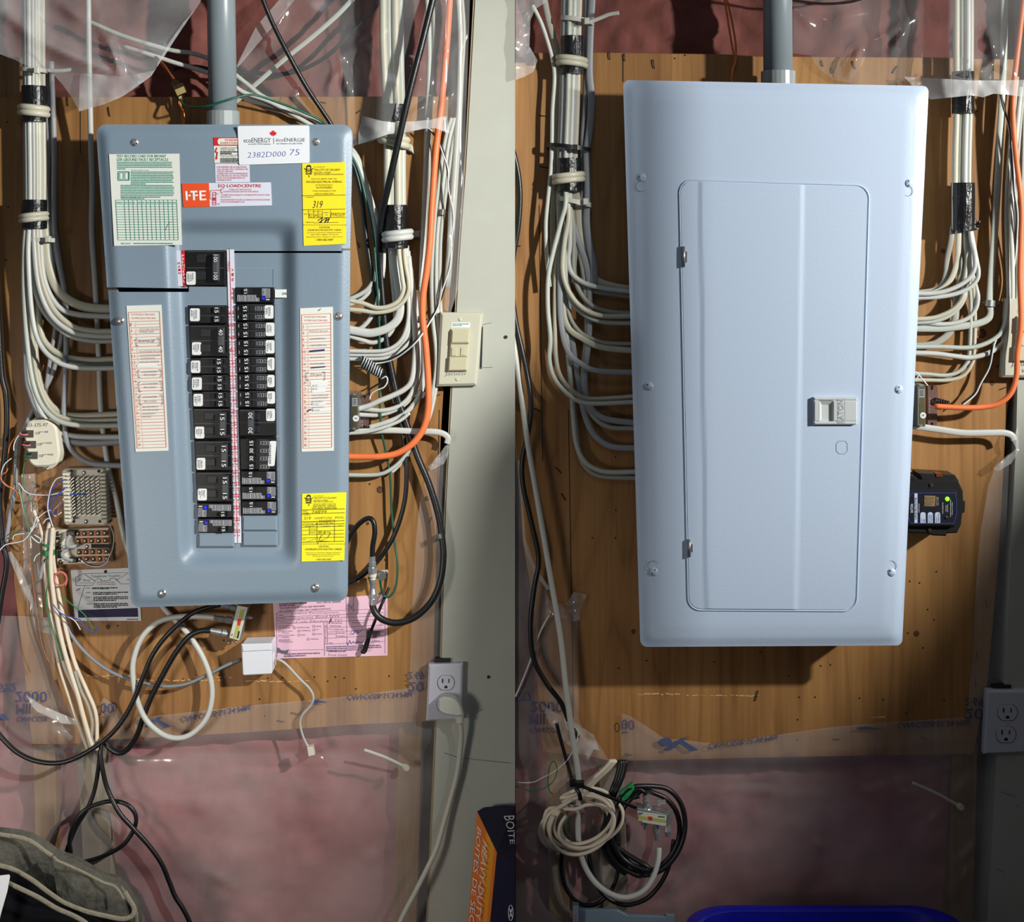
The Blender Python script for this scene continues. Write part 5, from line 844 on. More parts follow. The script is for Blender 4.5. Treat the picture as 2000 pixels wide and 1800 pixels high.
def strap(label, x0, x1, y0, y1, d, skew, mat='cable_white'):
    e_ = empty('cable_strap', P((x0 + x1) / 2, y1, .01), label, 'strap'); h = (y1 - y0) / 2
    for j, y in enumerate((y0 + h * .5, y0 + h * 1.5)):
        xc, w = (x0 + x1) / 2, (x1 - x0) / 2; pts = []
        for i in range(19):
            a = math.pi * i / 18 * 1.2 - .1 * math.pi; c = P(xc + w * math.cos(a), y - skew * math.cos(a), d); c.y -= w * px(d) * 1.02 * math.sin(a); pts.append(c)
        MB().tube(pts, h * .62 * px(d), 10).build('strand', mat, e_)
    return e_
strap('upper white cable-jacket strap around the left bundle', 41, 91, 206, 227, .028, -2, 'cable_cream'); strap('lower white cable-jacket strap around the left bundle', 42, 90, 416, 433, .028, 3, 'cable_cream')
strap('upper white cable-jacket strap around the right half bundle', 1090, 1143, 111, 130, .028, -3, 'cable_cream'); strap('lower white cable-jacket strap around the right half bundle', 1083, 1138, 338, 357, .028, 3, 'cable_cream')
s1 = strap('white cable-jacket loop nailed beside the thick black cable, left half', 744, 795, 262, 285, .03, -6, 'cable_cream'); s2 = strap('white cable-jacket strap nailed over the large black tape, left half', 751, 802, 450, 470, .03, 3, 'cable_white')
MB().prism([(792, 272), (806, 285), (808, 300), (794, 292), (788, 282)], 0, .010, .002).build('strap_end', 'cable_cream', s1); MB().disc(795, 281, .009, .013, 6, 12).build('nail_head', 'chrome', s1); MB().disc(795, 281, .012, .0136, 3, 10).build('nail_dimple', 'slot_dark', s1)
MB().prism([(796, 452), (821, 450), (820, 463), (796, 464)], 0, .010, .002).build('strap_end', 'cable_white', s2); MB().prism([(799, 446), (806, 452), (807, 461), (803, 469), (798, 462), (798, 452)], .008, .014, .001).build('washer', 'steel', s2)
def tie(label, x0, x1, y, h, d, mat, head, slope=0., tail=None):
    e_ = empty('cable_tie', P(x0, y + h, d), label, 'cable tie'); xc, w = (x0 + x1) / 2, (x1 - x0) / 2; v = []; n = 22
    for k, yy in enumerate((y, y + h)):
        for i in range(n + 1):
            a = math.pi * (1.12 * i / n - .06); c = P(xc + w * math.cos(a), yy + slope * math.cos(a), d); c.y -= w * px(d) * .86 * math.sin(a); v.append(c)
    MB().add(v, [(i, i + 1, n + 2 + i, n + 1 + i) for i in range(n)], True).build('band', mat, e_)
    MB().rect(head - 5, y - 2, head + 5, y + h + 2, d + .017, d + .025, .001).build('head', mat, e_)
    if tail: MB().wire(tail, h * .9, d + .016, 8, .3).build('tail', mat, e_)
tie('white cable tie around the left bundle where its cables fan out', 49, 110, 463, 8, .02, 'tie_white', 92, 2); tie('white cable tie on the left bundle just below the hazy plastic', 40, 92, 133, 8, .028, 'tie_white', 70, 2, [(92, 137, .03), (120, 138, .03), (148, 134, .03)])
tie('black cable tie around the right half bundle', 1070, 1154, 284, 8, .022, 'tie_black', 1123, 5, [(1074, 288, .02), (1068, 291, .018)]); tie('white cable tie around the right half bundle where its cables fan out', 1089, 1155, 389, 9, .022, 'tie_white', 1144, 7); tie('white cable tie with a long tail high on the right half bundle', 1095, 1158, 36, 9, .024, 'tie_white', 1146, 5, [(1150, 44, .04), (1175, 34, .04), (1190, 28, .04), (1209, 25, .04)])
def clip(label, x, y, w, h, d, a=0.):
    e_ = empty('cable_clip', P(x, y + h / 2, 0), label, 'cable clip'); pts = []; v = []; n = 10; c, s_ = math.cos(a), math.sin(a)
    for k in (-.5, .5):
        for i in range(n + 1):
            t = math.pi * i / n; u, z = -w / 2 * math.cos(t), d * math.sin(t) ** .5; v.append(P(x + u * c - k * h * s_, y + u * s_ + k * h * c, z))
    MB().add(v, [(i, i + 1, n + 2 + i, n + 1 + i) for i in range(n)], True).build('saddle', 'steel', e_)
    for q in (-1, 1): MB().dome(x + q * w * .5 * c, y + q * w * .5 * s_, .001, h * .28, .004).build('nail_head', 'chrome', e_)
clip('steel clip over the white cable beside the orange one, upper', 823, 623, 18, 11, .025, .1); clip('steel clip over the white cable beside the orange one, lower', 820, 769, 20, 12, .025, .3); clip('steel clip on the pale cables at the wrinkled plastic', 864, 414, 12, 11, .024, .1); clip('steel clip over the flat cable right of the white panel', 1935, 592, 26, 12, .021, .1); clip('small white nail clip holding the thick black cable at the board edge', 859, 1047, 14, 9, .032, -.2)
# ---------------------------------------------------------------- small hardware
def part(mb, name, mat, parent): return mb.build(name, mat, parent)
cl = empty('ground_clamp', P(350, 195, .01), 'brass ground clamp joining copper wire and green wire above the grey panel', 'clamp')
part(MB().lathe(P(338, 158, .02), P(350, 176, .026), [(0, .004), (.2, .006), (1, .006)], 10), 'wire_barrel', 'dark_bolt', cl)
part(MB().lathe(P(342, 180, .034), P(361, 172, .03), [(0, .0085), (.9, .0085), (1, .007)], 6), 'nut', 'brass', cl); part(MB().lathe(P(349, 180, .028), P(352, 197, .028), [(0, .006), (1, .0045)], 8), 'bolt', 'dark_bolt', cl)
def transformer(x0, y0, y1, label, xb0, xb1, xw):
    """x0 left edge of body, xb0..xb1 side bracket"""
    t = empty('chime_transformer', P((x0 + xb1) / 2, y1, 0), label, 'transformer')
    part(MB().rect(x0 - 14, y0, xb0 - 4, y1, .002, .040, .002), 'core', 'steel', t); w = xb0 - 6 - xw
    c = part(MB().rect(xw, y0 + 1, xb0 - 5, y1 - 1, .030, .046, .0015), 'case', 'zinc', t)
    part(MB().rect(xw + 3, y0 - .5, xb0 - 8, y0 + 3, .040, .0468), 'tab', 'chrome', c); part(MB().rect(xw + 3, y1 - 4, xb0 - 9, y1, .040, .0468), 'tab', 'chrome', c)
    part(MB().rect(xw + 2, y0 + 8, xb0 - 6, y0 + 24, .045, .0463), 'label', 'label_grey', c); part(MB().disc(xb0 - 9, y1 - 22, .045, .0465, 6, 18), 'round_sticker', 'label_white', c)
    m = MB(); R = random.Random(3)
    for y in range(int(y0) + 11, int(y0) + 22, 3): m.line(xw + 3.5, y, xb0 - 8, y, 1.3, .0466)
    m.text('OK', xb0 - 12, y1 - 24.5, xb0 - 6, y1 - 20, .0468); y = y0 + 36
    while y < y1 - 10: q = R.uniform(1.5, 4); m.line(xw + 2.5, y, xw + 2.5, y + q, 1.2, .0466); y += q + 1
    ink(m, 'ink_black', c); q = [(xb0, y0 + 1), (xb0 + 5, y0 + 1), (xb0 + 6, y0 + 9), (xb0 + 10, y0 + 9), (xb0 + 11, y0 + 1), (xb1 - 2, y0 + 2), (xb1, y0 + 6), (xb1 - 2, y1 - 3), (xb1 - 5, y1), (xb0 + 11, y1), (xb0 + 10, y1 - 8), (xb0 + 6, y1 - 8), (xb0 + 5, y1), (xb0, y1)]
    b = part(MB().prism(q, .001, .006), 'bracket', 'zinc_violet', t); m = MB()
    for k in range(6): m.flat([(xb0 + 3, y0 + 24 + k * 7), (xb0 + 4.3, y0 + 24 + k * 7), (xb0 + 4.3, y0 + 28 + k * 7), (xb0 + 3, y0 + 28 + k * 7)], .0063)
    ink(m, 'label_grey', b, 'stamped_mark')
transformer(684, 769, 839, 'small metal chime transformer against the right side of the grey panel', 704, 722, 686)
transformer(1784, 752, 833, 'small metal chime transformer against the right side of the white panel', 1812, 1832, 1793)
for i, (pts, m) in enumerate((([(1785, 728), (1790, 727), (1800, 738), (1812, 753)], 'wire_white'), ([(1786, 745), (1792, 737), (1795, 730)], 'wire_white'), ([(1785, 741), (1792, 752)], 'cable_black'))): cable('short %s wire end at the top of the right transformer%s' % (('pale', 'crossing', 'black')[i], ''), pts, 2.6, .04, m, cat='wire', name='wire')
cable('black and white coil end peeping from behind the right transformer', coil(1828, 783, 1856, 789, 5, 6, .008, 0), 3, .01, 'cable_black', cat='wire', name='wire', sub=3)
def boardscrew(x, y, r, label, mat='chrome', d=.001):
    s_ = MB().dome(x, y, d, r, .0028).build('screw', mat); tag(s_, label, 'screw'); m = MB()
    for a in (.6, 2.17): m.line(x - r * .6 * math.cos(a), y - r * .6 * math.sin(a), x + r * .6 * math.cos(a), y + r * .6 * math.sin(a), 1.3, d + .003)
    m.build('cross_slot', 'slot_dark', s_)
boardscrew(834, 973, 4.5, 'brass screw in the plywood left of the thick black cable', 'brass'); boardscrew(80, 812, 4.5, 'screw in the top tab of the phone box', 'steel', .014)
# phone interface box
pb = empty('phone_box', P(85, 910, 0), 'beige phone interface box with three jacks and a handwritten number', 'phone box')
part(MB().prism(rounded([(58, 822), (80, 808), (104, 820), (121, 842), (124, 892), (106, 912), (94, 918), (72, 908), (56, 890)], 6), 0, .012, .002), 'base', 'plastic_beige', pb)
fr_ = part(MB().prism(rounded([(50, 826), (60, 821), (92, 820), (110, 832), (117, 886), (112, 906), (98, 911), (66, 912), (56, 902), (46, 850)], [4, 4, 9, 9, 8, 6, 6, 7, 5, 5]), .011, .034, .0025), 'cover', 'plastic_bone', pb)
for k, (x, y) in enumerate(((41, 840), (46, 861), (49, 882))):
    j = part(MB().rect(x, y, x + 24, y + 14, .030, .0352), 'jack', 'jack_dark', pb); part(MB().rect(x + 2, y + 2, x + 12, y + 6, .035, .0358), 'jack_slot', 'slot_dark', j); part(MB().wire([(x + 14, y + 8, .036), (x + 6, y + 9, .038), (x - 3, y + 7, .036)], 3, .036, 6, sub=3), 'terminal', 'wire_pink' if k < 2 else 'wire_green', j)
part(MB().dome(93, 915, .012, 4, .003), 'screw', 'chrome', pb)
e = .0346; m = MB()
for st, x, y, w in (('LINE', 86, 843, 8), ('MODEM', 89.5, 865, 11.5), ('PHONE', 92.5, 887.5, 11.5)):
    m.text(st, x, y - 1.6, x + w, y + 1.6, e); x0 = x - 17; m.poly([(x0, y + 1), (x0 + 8, y + 1), (x0 + 8, y + 4), (x0, y + 4)], .7, e).line(x0 + 8, y, x - 2, y, .7, e)
ink(m, 'ink_black', fr_); ink(MB().text('403-375-97', 49, 827, 93, 834, e, '', .15, -.03), 'ink_black', fr_, 'handwriting')
# punch-down block
kb = empty('punch_down_block', P(165, 1025, 0), 'white telephone punch-down block with rows of metal clips', 'terminal block')
q0 = [(121, 920), (128, 915), (200, 914), (206, 918), (209, 1022), (203, 1026), (128, 1025), (125, 1022)]
base = part(MB().prism(q0, 0, .012, .002), 'base', 'plastic_beige', kb)
for k in range(13):
    y = 924 + k * 7.5
    for x0, x1 in ((121 + k * .35, 133 + k * .35), (194 + k * .25, 206 + k * .25)): part(MB().rect(x0, y, x1, y + 5.6, .004, .030, .0012), 'side_tooth', 'plastic_beige', kb)
part(MB().prism([(133, 930), (194, 929), (197, 1010), (137, 1012)], .004, .010), 'clip_bed', 'jack_dark', kb)
mq = None
for r_ in range(12):
    for c_ in range(6):
        x, y = 137 + c_ * 9.6 + r_ * .35, 935 + r_ * 6.3
        o = MB().prism([(x, y + 2.4), (x + 6.4, y - 3.2), (x + 8, y - 2.4), (x + 1.6, y + 3.2)], .008, .024)
        if mq is None: mq = o.build('clip', 'clip_metal', kb); q_ = P(x, y, 0)
        else: z = mq.copy(); COL.objects.link(z); z.parent = kb; p_ = P(x, y, 0); z.location = (p_.x - q_.x, 0, p_.z - q_.z)
for x, y in ((139, 920), (193, 920), (144, 1018), (195, 1018)): part(MB().disc(x, y, .010, .0125, 3, 10), 'mounting_hole', 'slot_dark', base)
for x, y in ((164, 923), (168, 1018)): screw(x, y, 4.6, .012, base, 'chrome')
# screw terminal board
tb = empty('terminal_board', P(160, 1103, 0), 'beige terminal board with four orange rows of screws', 'terminal block')
part(MB().prism([(107, 1035), (212, 1030), (217, 1098), (111, 1103)], 0, .010, .001), 'base', 'plastic_beige', tb); part(MB().rect(178, 1062, 216, 1070, .008, .0104), 'slot', 'slot_dark', tb)
for k, (y, x) in enumerate(((1042, 147), (1056.5, 148), (1078, 150), (1092, 151))):
    s_ = part(MB().prism([(x, y - 5), (x + 63, y - 6.5), (x + 64, y + 4), (x + 1, y + 5)], .008, .0135, .001), 'terminal_strip', 'strip_orange', tb)
    for c_ in range(5): screw(x + 5 + c_ * 13.2, y - c_ * .3, 5, .0135, s_, 'zinc', .4 + c_)
for k, (x, y) in enumerate(((113, 1042), (116, 1062), (117, 1079), (119, 1097))): screw(x, y, 5, .010, tb, 'zinc', k)
for x, y in ((126, 1068), (170, 1067)): screw(x, y, 4.5, .010, tb, 'chrome', 1)
for x, y in ((112, 1051), (115, 1070), (117, 1087)): part(MB().rect(x - 5, y - 3, x + 5, y + 3, .008, .0104), 'notch', 'slot_dark', tb)
part(MB().rect(129, 1037, 146, 1047, .009, .020, .0015), 'plug', 'jack_dark', tb); part(MB().rect(133, 1090, 150, 1099, .009, .018, .0015), 'plug', 'jack_dark', tb)
part(MB().wire([(137, 1045, .020), (131, 1055, .024), (131, 1065, .026), (140, 1068, .024), (155, 1063, .018)], 7, .022, 8, .35), 'ribbon', 'cable_grey', tb); part(MB().wire([(132, 1073, .022), (122, 1080, .024), (126, 1090, .024), (142, 1095, .019)], 7, .022, 8, .35), 'ribbon', 'cable_grey', tb)
# telephone trouble card
tc = empty('instruction_card', P(208, 1212, 0), 'white telephone trouble card with a dark blue bar, half behind the grey panel', 'card'); cd = part(MB().prism([(138, 1113), (270, 1108), (276, 1212), (146, 1212)], .0004, .0016), 'card', 'paper_white', tc)
e = .0020; part(MB().prism([(152, 1191), (269, 1187), (270, 1204), (153, 1206)], .0012, .0018), 'colour_bar', 'navy_print', tc); part(MB().disc(206, 1116, .001, .0022, 3, 12), 'hole', 'slot_dark', tc)
ink(MB().text('Telephone Trouble?', 178, 1123, 235, 1128.5, e, '', 0, -.02).greek(180, 1148, 212, 1, 4, 2.2, e, seed=4, last=1), 'ink_darkgreen', cd)
m = MB().text('TELUS', 161, 1131.5, 176, 1134.5, e).text('TELUS', 248, 1130, 262, 1133, e).text('Perform These Simple', 190, 1135.5, 224, 1138.3, e).text('Trouble Shooting Steps', 189, 1139.3, 226, 1142, e)
for k, (y, n_) in enumerate(((1147, 1), (1156, 2), (1165, 3), (1178, 3))): m.text('STEP %d' % (k + 1), 167 + k * .6, y, 178 + k * .6, y + 2.3, e).greek(181 + k * .6, y, 250, n_, 3.2, 2, e, -.01, 30 + k, .7)
m.poly([(147, 1127), (163, 1120), (185, 1134)], .7, e).poly([(147, 1127), (148, 1143), (180, 1143), (189, 1130), (197, 1130), (197, 1134), (215, 1133), (215, 1129), (225, 1129), (236, 1140), (262, 1140)], .7, e).line(148, 1138, 182, 1138, .6, e).line(165, 1143, 151, 1190, .7, e).poly([(225, 1134), (250, 1119), (262, 1119)], .7, e).line(163, 1120, 250, 1118, .6, e).line(150, 1136, 158, 1130, 1, e).line(149, 1153, 157, 1149, 1.4, e).greek(248, 1208.5, 270, 1, 2, 1.4, e, seed=3, last=1)
ink(m, 'ink_black', cd)
# phone cables and loose wires
for i, (pts, m, w) in enumerate((([(66, 996), (71, 1008), (78, 1024), (83, 1046), (86, 1064), (88, 1080), (85, 1100), (89, 1130), (95, 1170), (104, 1230), (116, 1300), (135, 1360), (152, 1410), (172, 1464)], 'phone_cream', 8), ([(97, 1020), (92, 1045), (90, 1070), (89, 1085), (88, 1108), (92, 1140), (100, 1200), (118, 1270), (130, 1310), (150, 1355), (162, 1400), (178, 1460)], 'phone_cream', 8),
    ([(103, 1030), (101, 1060), (99, 1090), (101, 1130), (107, 1180), (118, 1240), (134, 1300), (150, 1350), (162, 1395), (172, 1430), (184, 1464)], 'phone_cream', 9), ([(105, 1034), (103, 1065), (104, 1095), (109, 1130), (118, 1180), (132, 1245), (148, 1300), (170, 1350), (186, 1390), (189, 1430), (188, 1464)], 'phone_cream', 9), ([(101, 1034), (94, 1060), (91, 1085), (84, 1105), (78, 1130)], 'cable_grey', 8),
    ([(146, 1310), (158, 1348), (172, 1378), (180, 1410), (179, 1440), (186, 1462)], 'cable_dim', 6))):
    cable('%s phone cable hanging from the green-tied bunch, %s of six' % ('grey' if m == 'cable_grey' else 'cream', ORDN[i]), pts, w, .02 + .004 * (i % 3), m, 0, 'phone cables tied with green wire')
o = wrap('green wire wound around the bunch of phone cables, lower of two', 83, 107, 1073, 1083, .022, 'wire_green', 'wire', 'wire_tie'); wrap('green wire wound around the bunch of phone cables, upper of two', 82, 106, 1061, 1065, .022, 'wire_green', 'wire', 'wire_tie')
WR = [('blue wire sweeping from the stripped cable across to the punch-down block', [(35, 940), (48, 957), (65, 965), (95, 968), (125, 966), (150, 965), (170, 966)], 'wire_blue'), ('white wire sweeping beside the blue one into the punch-down block', [(36, 942), (50, 960), (70, 966), (100, 966), (122, 960), (140, 957)], 'wire_white'),
    ('blue wire bent down from the block side to the cream cable ends', [(128, 936), (112, 944), (100, 960), (95, 985), (94, 1005), (100, 1024)], 'wire_blue'), ('white wire arched over the left of the punch-down block', [(126, 931), (112, 934), (103, 945), (97, 962), (93, 990), (98, 1012), (104, 1030)], 'wire_white'), ('orange wire rising from the stripped cream cable to the block', [(68, 986), (78, 972), (92, 962), (104, 948), (122, 944)], 'wire_orange'),
    ('white wire fanning low into the block side', [(126, 972), (115, 985), (104, 998), (108, 1008), (120, 1000)], 'wire_white'), ('second blue wire curling at the block side', [(128, 952), (112, 968), (100, 990), (104, 1003), (114, 996), (122, 976)], 'wire_blue'), ('brown wire looping under the blue ones', [(124, 978), (114, 992), (112, 1006), (104, 1020)], 'wire_brown'),
    ('white wire spiralling out at the far left, upper', [(22, 895), (10, 905), (4, 918), (2, 935), (12, 948), (30, 956), (40, 968), (44, 990)], 'wire_white'), ('orange wire curling at the far left below the phone box', [(15, 914), (12, 922), (4, 926), (2, 936), (14, 948), (30, 958), (38, 974)], 'wire_orange'), ('orange and white wire arching left of the phone box top', [(38, 845), (28, 856), (20, 868), (16, 885)], 'wire_orange'), ('white wire drooping left of the phone box top', [(40, 845), (31, 858), (27, 870), (27, 880)], 'wire_white'),
    ('green wire from the lowest phone jack down to the cream cable', [(50, 898), (46, 912), (45, 932), (48, 952), (56, 970), (67, 990)], 'wire_green'), ('white wire trailing down from the stripped grey cable', [(36, 944), (40, 970), (48, 1000), (55, 1030), (60, 1046), (76, 1060), (79, 1052), (66, 1044)], 'wire_white'), ('green wire trailing beside the white one to a loose knot', [(37, 946), (43, 975), (50, 1005), (58, 1040), (64, 1046)], 'wire_green'),
    ('long white wire snaking left from the knot to the frame edge', [(72, 1008), (60, 1038), (46, 1055), (28, 1060), (10, 1064), (-4, 1078)], 'wire_white'), ('white wire loop at the knot of green and white', [(74, 1020), (66, 1030), (58, 1040), (30, 1044), (25, 1054)], 'wire_white'), ('green wire sprig left of the knot', [(42, 1032), (30, 1040), (20, 1048)], 'wire_green'), ('grey wires arching between the cream cable ends', [(70, 1016), (80, 1006), (92, 998), (100, 996)], 'wire_white'), ('white wire arching over the second cream cable end', [(84, 1022), (90, 1014), (97, 1012)], 'wire_white'),
    ('short white wire hooking left below the green tie', [(78, 1080), (70, 1086), (66, 1096)], 'wire_white'), ('green wire running down behind the cream cables', [(92, 1090), (94, 1130), (90, 1170), (96, 1210), (110, 1250), (122, 1290)], 'wire_green'), ('green wire slanting over the telephone card', [(119, 1162), (140, 1180), (165, 1200), (180, 1225), (186, 1230)], 'wire_green'), ('blue wire straggling below the telephone card', [(104, 1180), (120, 1198), (150, 1208), (158, 1212), (166, 1226), (184, 1234), (190, 1222)], 'wire_blue'), ('white wire straggling below the telephone card', [(106, 1184), (126, 1200), (146, 1212), (157, 1230)], 'wire_white'),
    ('pink wire wound in a small ring beside the cream cables', [(118 + 11 * (1 + .008 * k) * math.cos(k * .7 + 3), 1130 + 12 * (1 + .008 * k) * math.sin(k * .7 + 3)) for k in range(24)] + [(128, 1144)], 'wire_pink'), ('thin tan thread hanging along the dusty plastic strip', [(54, 1046), (58, 1090), (66, 1150), (74, 1210), (82, 1260), (97, 1296)], 'wire_brown'), ('clear thread arching right of the terminal board', [(213, 1022), (222, 1045), (220, 1072), (212, 1090)], 'cord_pale'),
    ('blue and white pair hooked along the bottom of the terminal board', [(160, 1093), (172, 1101), (190, 1105), (204, 1100), (211, 1086)], 'wire_blue'), ('white wire hooked along the bottom of the terminal board', [(158, 1094), (174, 1104), (194, 1106), (207, 1099), (213, 1088)], 'wire_white')]
for i, (l, pts, m) in enumerate(WR): cable(l, pts, 2.3, .026 + .003 * (i % 4), m, cat='wire', name='wire', sub=4, n=6)
# splitter and its leads, left half
def fitting(mb, a, b, r): return mb.lathe(a, b, [(0, r * .8), (.3, r * .8), (.31, r * .95), (.55, r * .95), (.56, r * .7), (.62, r * .7), (.63, r * 1.15), (.95, r * 1.15), (.96, r * .8), (1, r * .8)], 14)
sp = empty('coax_splitter', P(466, 1255, .01), 'tilted metal cable splitter hanging below the grey panel', 'splitter')
part(MB().prism([(463, 1181), (485, 1185), (468, 1251), (447, 1246)], .012, .036, .001), 'body', 'steel', sp); f_ = part(MB().prism([(464, 1182), (484, 1186), (467, 1250), (448, 1245)], .035, .0366), 'face_label', 'splitter_label', sp)
part(MB().prism([(470, 1190), (477, 1191), (462, 1246), (456, 1245)], .036, .0371), 'stripe', 'label_olive', f_); ink(MB().prism([(464, 1209), (471, 1209), (469, 1221), (464, 1221)], .036, .0374), 'red_print', f_, 'logo_mark'); ink(MB().line(467, 1232, 464, 1246, 3, .0372).line(452, 1241, 454, 1238, 1.5, .0372), 'ink_black', f_)
part(fitting(MB(), P(417, 1206, .032), P(454, 1211, .026), .0042), 'connector', 'chrome', sp); part(fitting(MB(), P(410, 1231, .032), P(447, 1238, .026), .0046), 'connector', 'chrome', sp); part(fitting(MB(), P(432, 1180, .028), P(462, 1188, .026), .0036), 'connector', 'chrome', sp); part(MB().lathe(P(480, 1203, .026), P(494, 1206, .026), [(0, .003), (.6, .0026), (1, .0008)], 10), 'port', 'chrome', sp)
part(MB().dome(448, 1254, .02, 4.5, .004), 'tab', 'chrome', sp); part(MB().dome(461, 1253, .02, 3.5, .003), 'tab', 'steel', sp)
wires([('black coaxial lead from the lower splitter port, sweeping down to the cable knot', [(412, 1231, .032), (390, 1232, .032), (368, 1244, .032), (342, 1276, .03), (318, 1318, .028), (296, 1360, .026), (280, 1400, .024), (268, 1435, .02), (252, 1460, .014), (234, 1470, .01), (216, 1462, .008), (206, 1450, .006)], 11, .03, dict(mat='cable_black')),
    ('black coaxial lead arching from under the grey panel to the left frame edge', [(430, 1181, .026), (405, 1186, .028), (372, 1200, .03), (330, 1236, .034), (300, 1275, .034), (280, 1320, .034), (262, 1365, .034), (240, 1405, .034), (214, 1436, .034), (180, 1462, .034), (140, 1483, .034), (105, 1490, .034), (65, 1484, .032), (30, 1466, .03), (0, 1436, .026), (-15, 1415, .024)], 9.5, .03, dict(mat='cable_black')),
    ('black cable hanging from the knot and trailing to the bottom, left half', [(198, 1450, .01), (196, 1470, .014), (200, 1500, .016), (210, 1540, .016), (232, 1585, .02), (258, 1615, .02), (290, 1650, .018), (315, 1685, .016), (330, 1720, .014), (342, 1750, .014), (358, 1775, .014), (372, 1805, .014), (380, 1840, .014)], 9.5, .014, dict(mat='cable_black')),
    ('black cable looping once below the knot, left half', [(196, 1458, .008), (192, 1500, .01), (184, 1545, .01), (170, 1580, .012), (150, 1612, .014), (138, 1640, .014), (130, 1664, .014), (136, 1682, .014), (160, 1683, .016), (200, 1672, .016), (240, 1650, .014), (262, 1618, .012), (265, 1592, .012), (250, 1572, .012), (225, 1564, .01), (195, 1568, .012), (165, 1582, .018), (145, 1608, .02), (136, 1640, .02), (138, 1664, .018), (134, 1690, .016)], 8.5, .012, dict(mat='cable_black')),
    ('grey phone cord sagging from the cream cables to the white wall box', [(118, 1190), (140, 1240), (165, 1272), (195, 1298), (230, 1318), (275, 1332), (320, 1340), (365, 1335), (410, 1315), (440, 1300), (468, 1288)], 6.5, .018, dict(mat='cord_grey', cat='cord', name='cord'))])
# white wall box with cords
wb = empty('wall_box', P(500, 1320, 0), 'small white square wall box below the grey panel', 'box')
part(MB().prism(rounded([(471, 1259), (530, 1257), (531, 1316), (474, 1319)], 3, 3), .001, .036, .0012), 'housing', 'plastic_white', wb); part(MB().prism([(471, 1258), (530, 1256), (530.5, 1270), (474, 1273)], .034, .0375, .0012), 'top_step', 'plastic_white', wb)
part(MB().rect(529, 1278, 535, 1293, .012, .024, .001), 'jack', 'plastic_white', wb)
pc = empty('telephone_line', P(605, 1478, .005), 'short pale phone cord hanging from the white box, ending in a clear plug', 'cord')
part(MB().wire([(532, 1287, .018), (545, 1288, .02), (560, 1298, .02), (585, 1325, .018), (605, 1345, .016), (612, 1362, .016), (606, 1378, .014), (591, 1395, .012), (586, 1412, .01), (592, 1438, .008), (604, 1462, .008)], 5, .016), 'cord', 'cord_pale', pc); part(MB().prism([(599, 1460), (610, 1458), (614, 1475), (602, 1478)], .002, .014, .001), 'plug', 'plastic_beige', pc)
# pink permit
pp = tag(MB().prism([(533, 1176), (757, 1160), (757, 1280), (540, 1286)], .0004, .0012).build('permit', 'pink_paper'), 'pink electrical permit form tacked to the plywood below the grey panel', 'paper'); e = .0016; m = MB(); S_ = -.055
m.text('ELECTRICAL PERMIT', 619, 1174.5, 666, 1178, e, '', 0, -.03).text('THIS PERMIT MUST BE POSTED AND MAINTAINED', 546, 1186, 635, 1189.5, e, '', 0, S_).text('IN A CLEARLY ACCESSIBLE AND CONSPICUOUS PLACE', 546, 1192, 646, 1195.5, e, '', 0, S_).greek(545, 1178, 600, 2, 3.5, 2.4, e, -.04, 2)
for k, y in enumerate((1197, 1205, 1211, 1218)): m.line(540, y, 750, y - 9, .6, e)
for st, x0, y0, x1 in (('OWNER', 543, 1200, 553), ('ADDRESS', 543, 1206, 557), ('CONTRACTOR', 543, 1213, 560), ('INSTALLATION TYPE', 543, 1221, 574), ('TEMPORARY', 550, 1225, 568), ('CONSTRUCTION', 579, 1224, 604), ('ANNUAL', 617, 1221.5, 628), ('SINGLE FAMILY', 550, 1231, 572), ('DWELLING', 550, 1234.5, 565), ('COMMERCIAL', 588, 1230, 607), ('CITY', 617, 1228, 623), ('MULTIPLE FAMILY', 550, 1239, 576), ('DWELLING', 550, 1242.5, 565), ('FARM', 588, 1238.5, 596), ('SCHOOL', 617, 1236.5, 629), ('COMPLETE', 550, 1248.5, 567), ('INSTALLATION', 550, 1252, 572), ('ADDITIONS', 607, 1246.5, 622), ('DESCRIPTION', 647, 1215.5, 668), ('ACCEPTED BY', 688, 1214.5, 711), ('UNDERGROUND', 643, 1221, 666), ('T.L.P. CONNECTION', 642, 1228, 671), ('ROUGH IN', 641, 1236.5, 655), ('UPSTAIRS', 659, 1235, 674), ('BASEMENT', 659, 1241, 675), ('FINAL', 643, 1254, 650)): m.text(st, x0, y0, x1, y0 + 2.3, e)
for x, y in ((544, 1225), (573, 1224), (611, 1221), (544, 1231), (582, 1230), (611, 1228), (544, 1239), (582, 1238), (611, 1236), (600, 1246), (545, 1249)): m.frame(x, y, x + 4, y + 3.6, .6, e)
for a in ((633, 1215, 634, 1280), (639, 1215, 640, 1258), (676, 1166, 678, 1258), (690, 1165, 690, 1196), (715, 1213, 716, 1255), (657, 1232, 657, 1245), (633, 1258, 752, 1252), (540, 1270, 633, 1268), (540, 1196, 541, 1283), (640, 1226, 750, 1220), (640, 1234, 750, 1228), (640, 1246, 750, 1240), (566, 1272, 566, 1282), (752, 1166, 752, 1276)): m.line(*a, .6, e)
for k, c in enumerate('INSPECTIONS'): m.text(c, 635, 1221 + k * 3.3, 637.4, 1223.4 + k * 3.3, e)
m.greek(637, 1262, 745, 3, 3.6, 2, e, -.03, 12).greek(555, 1276, 625, 2, 4, 2.2, e, -.03, 14).greek(641, 1271, 675, 1, 3, 1.8, e, 0, 3, 1)
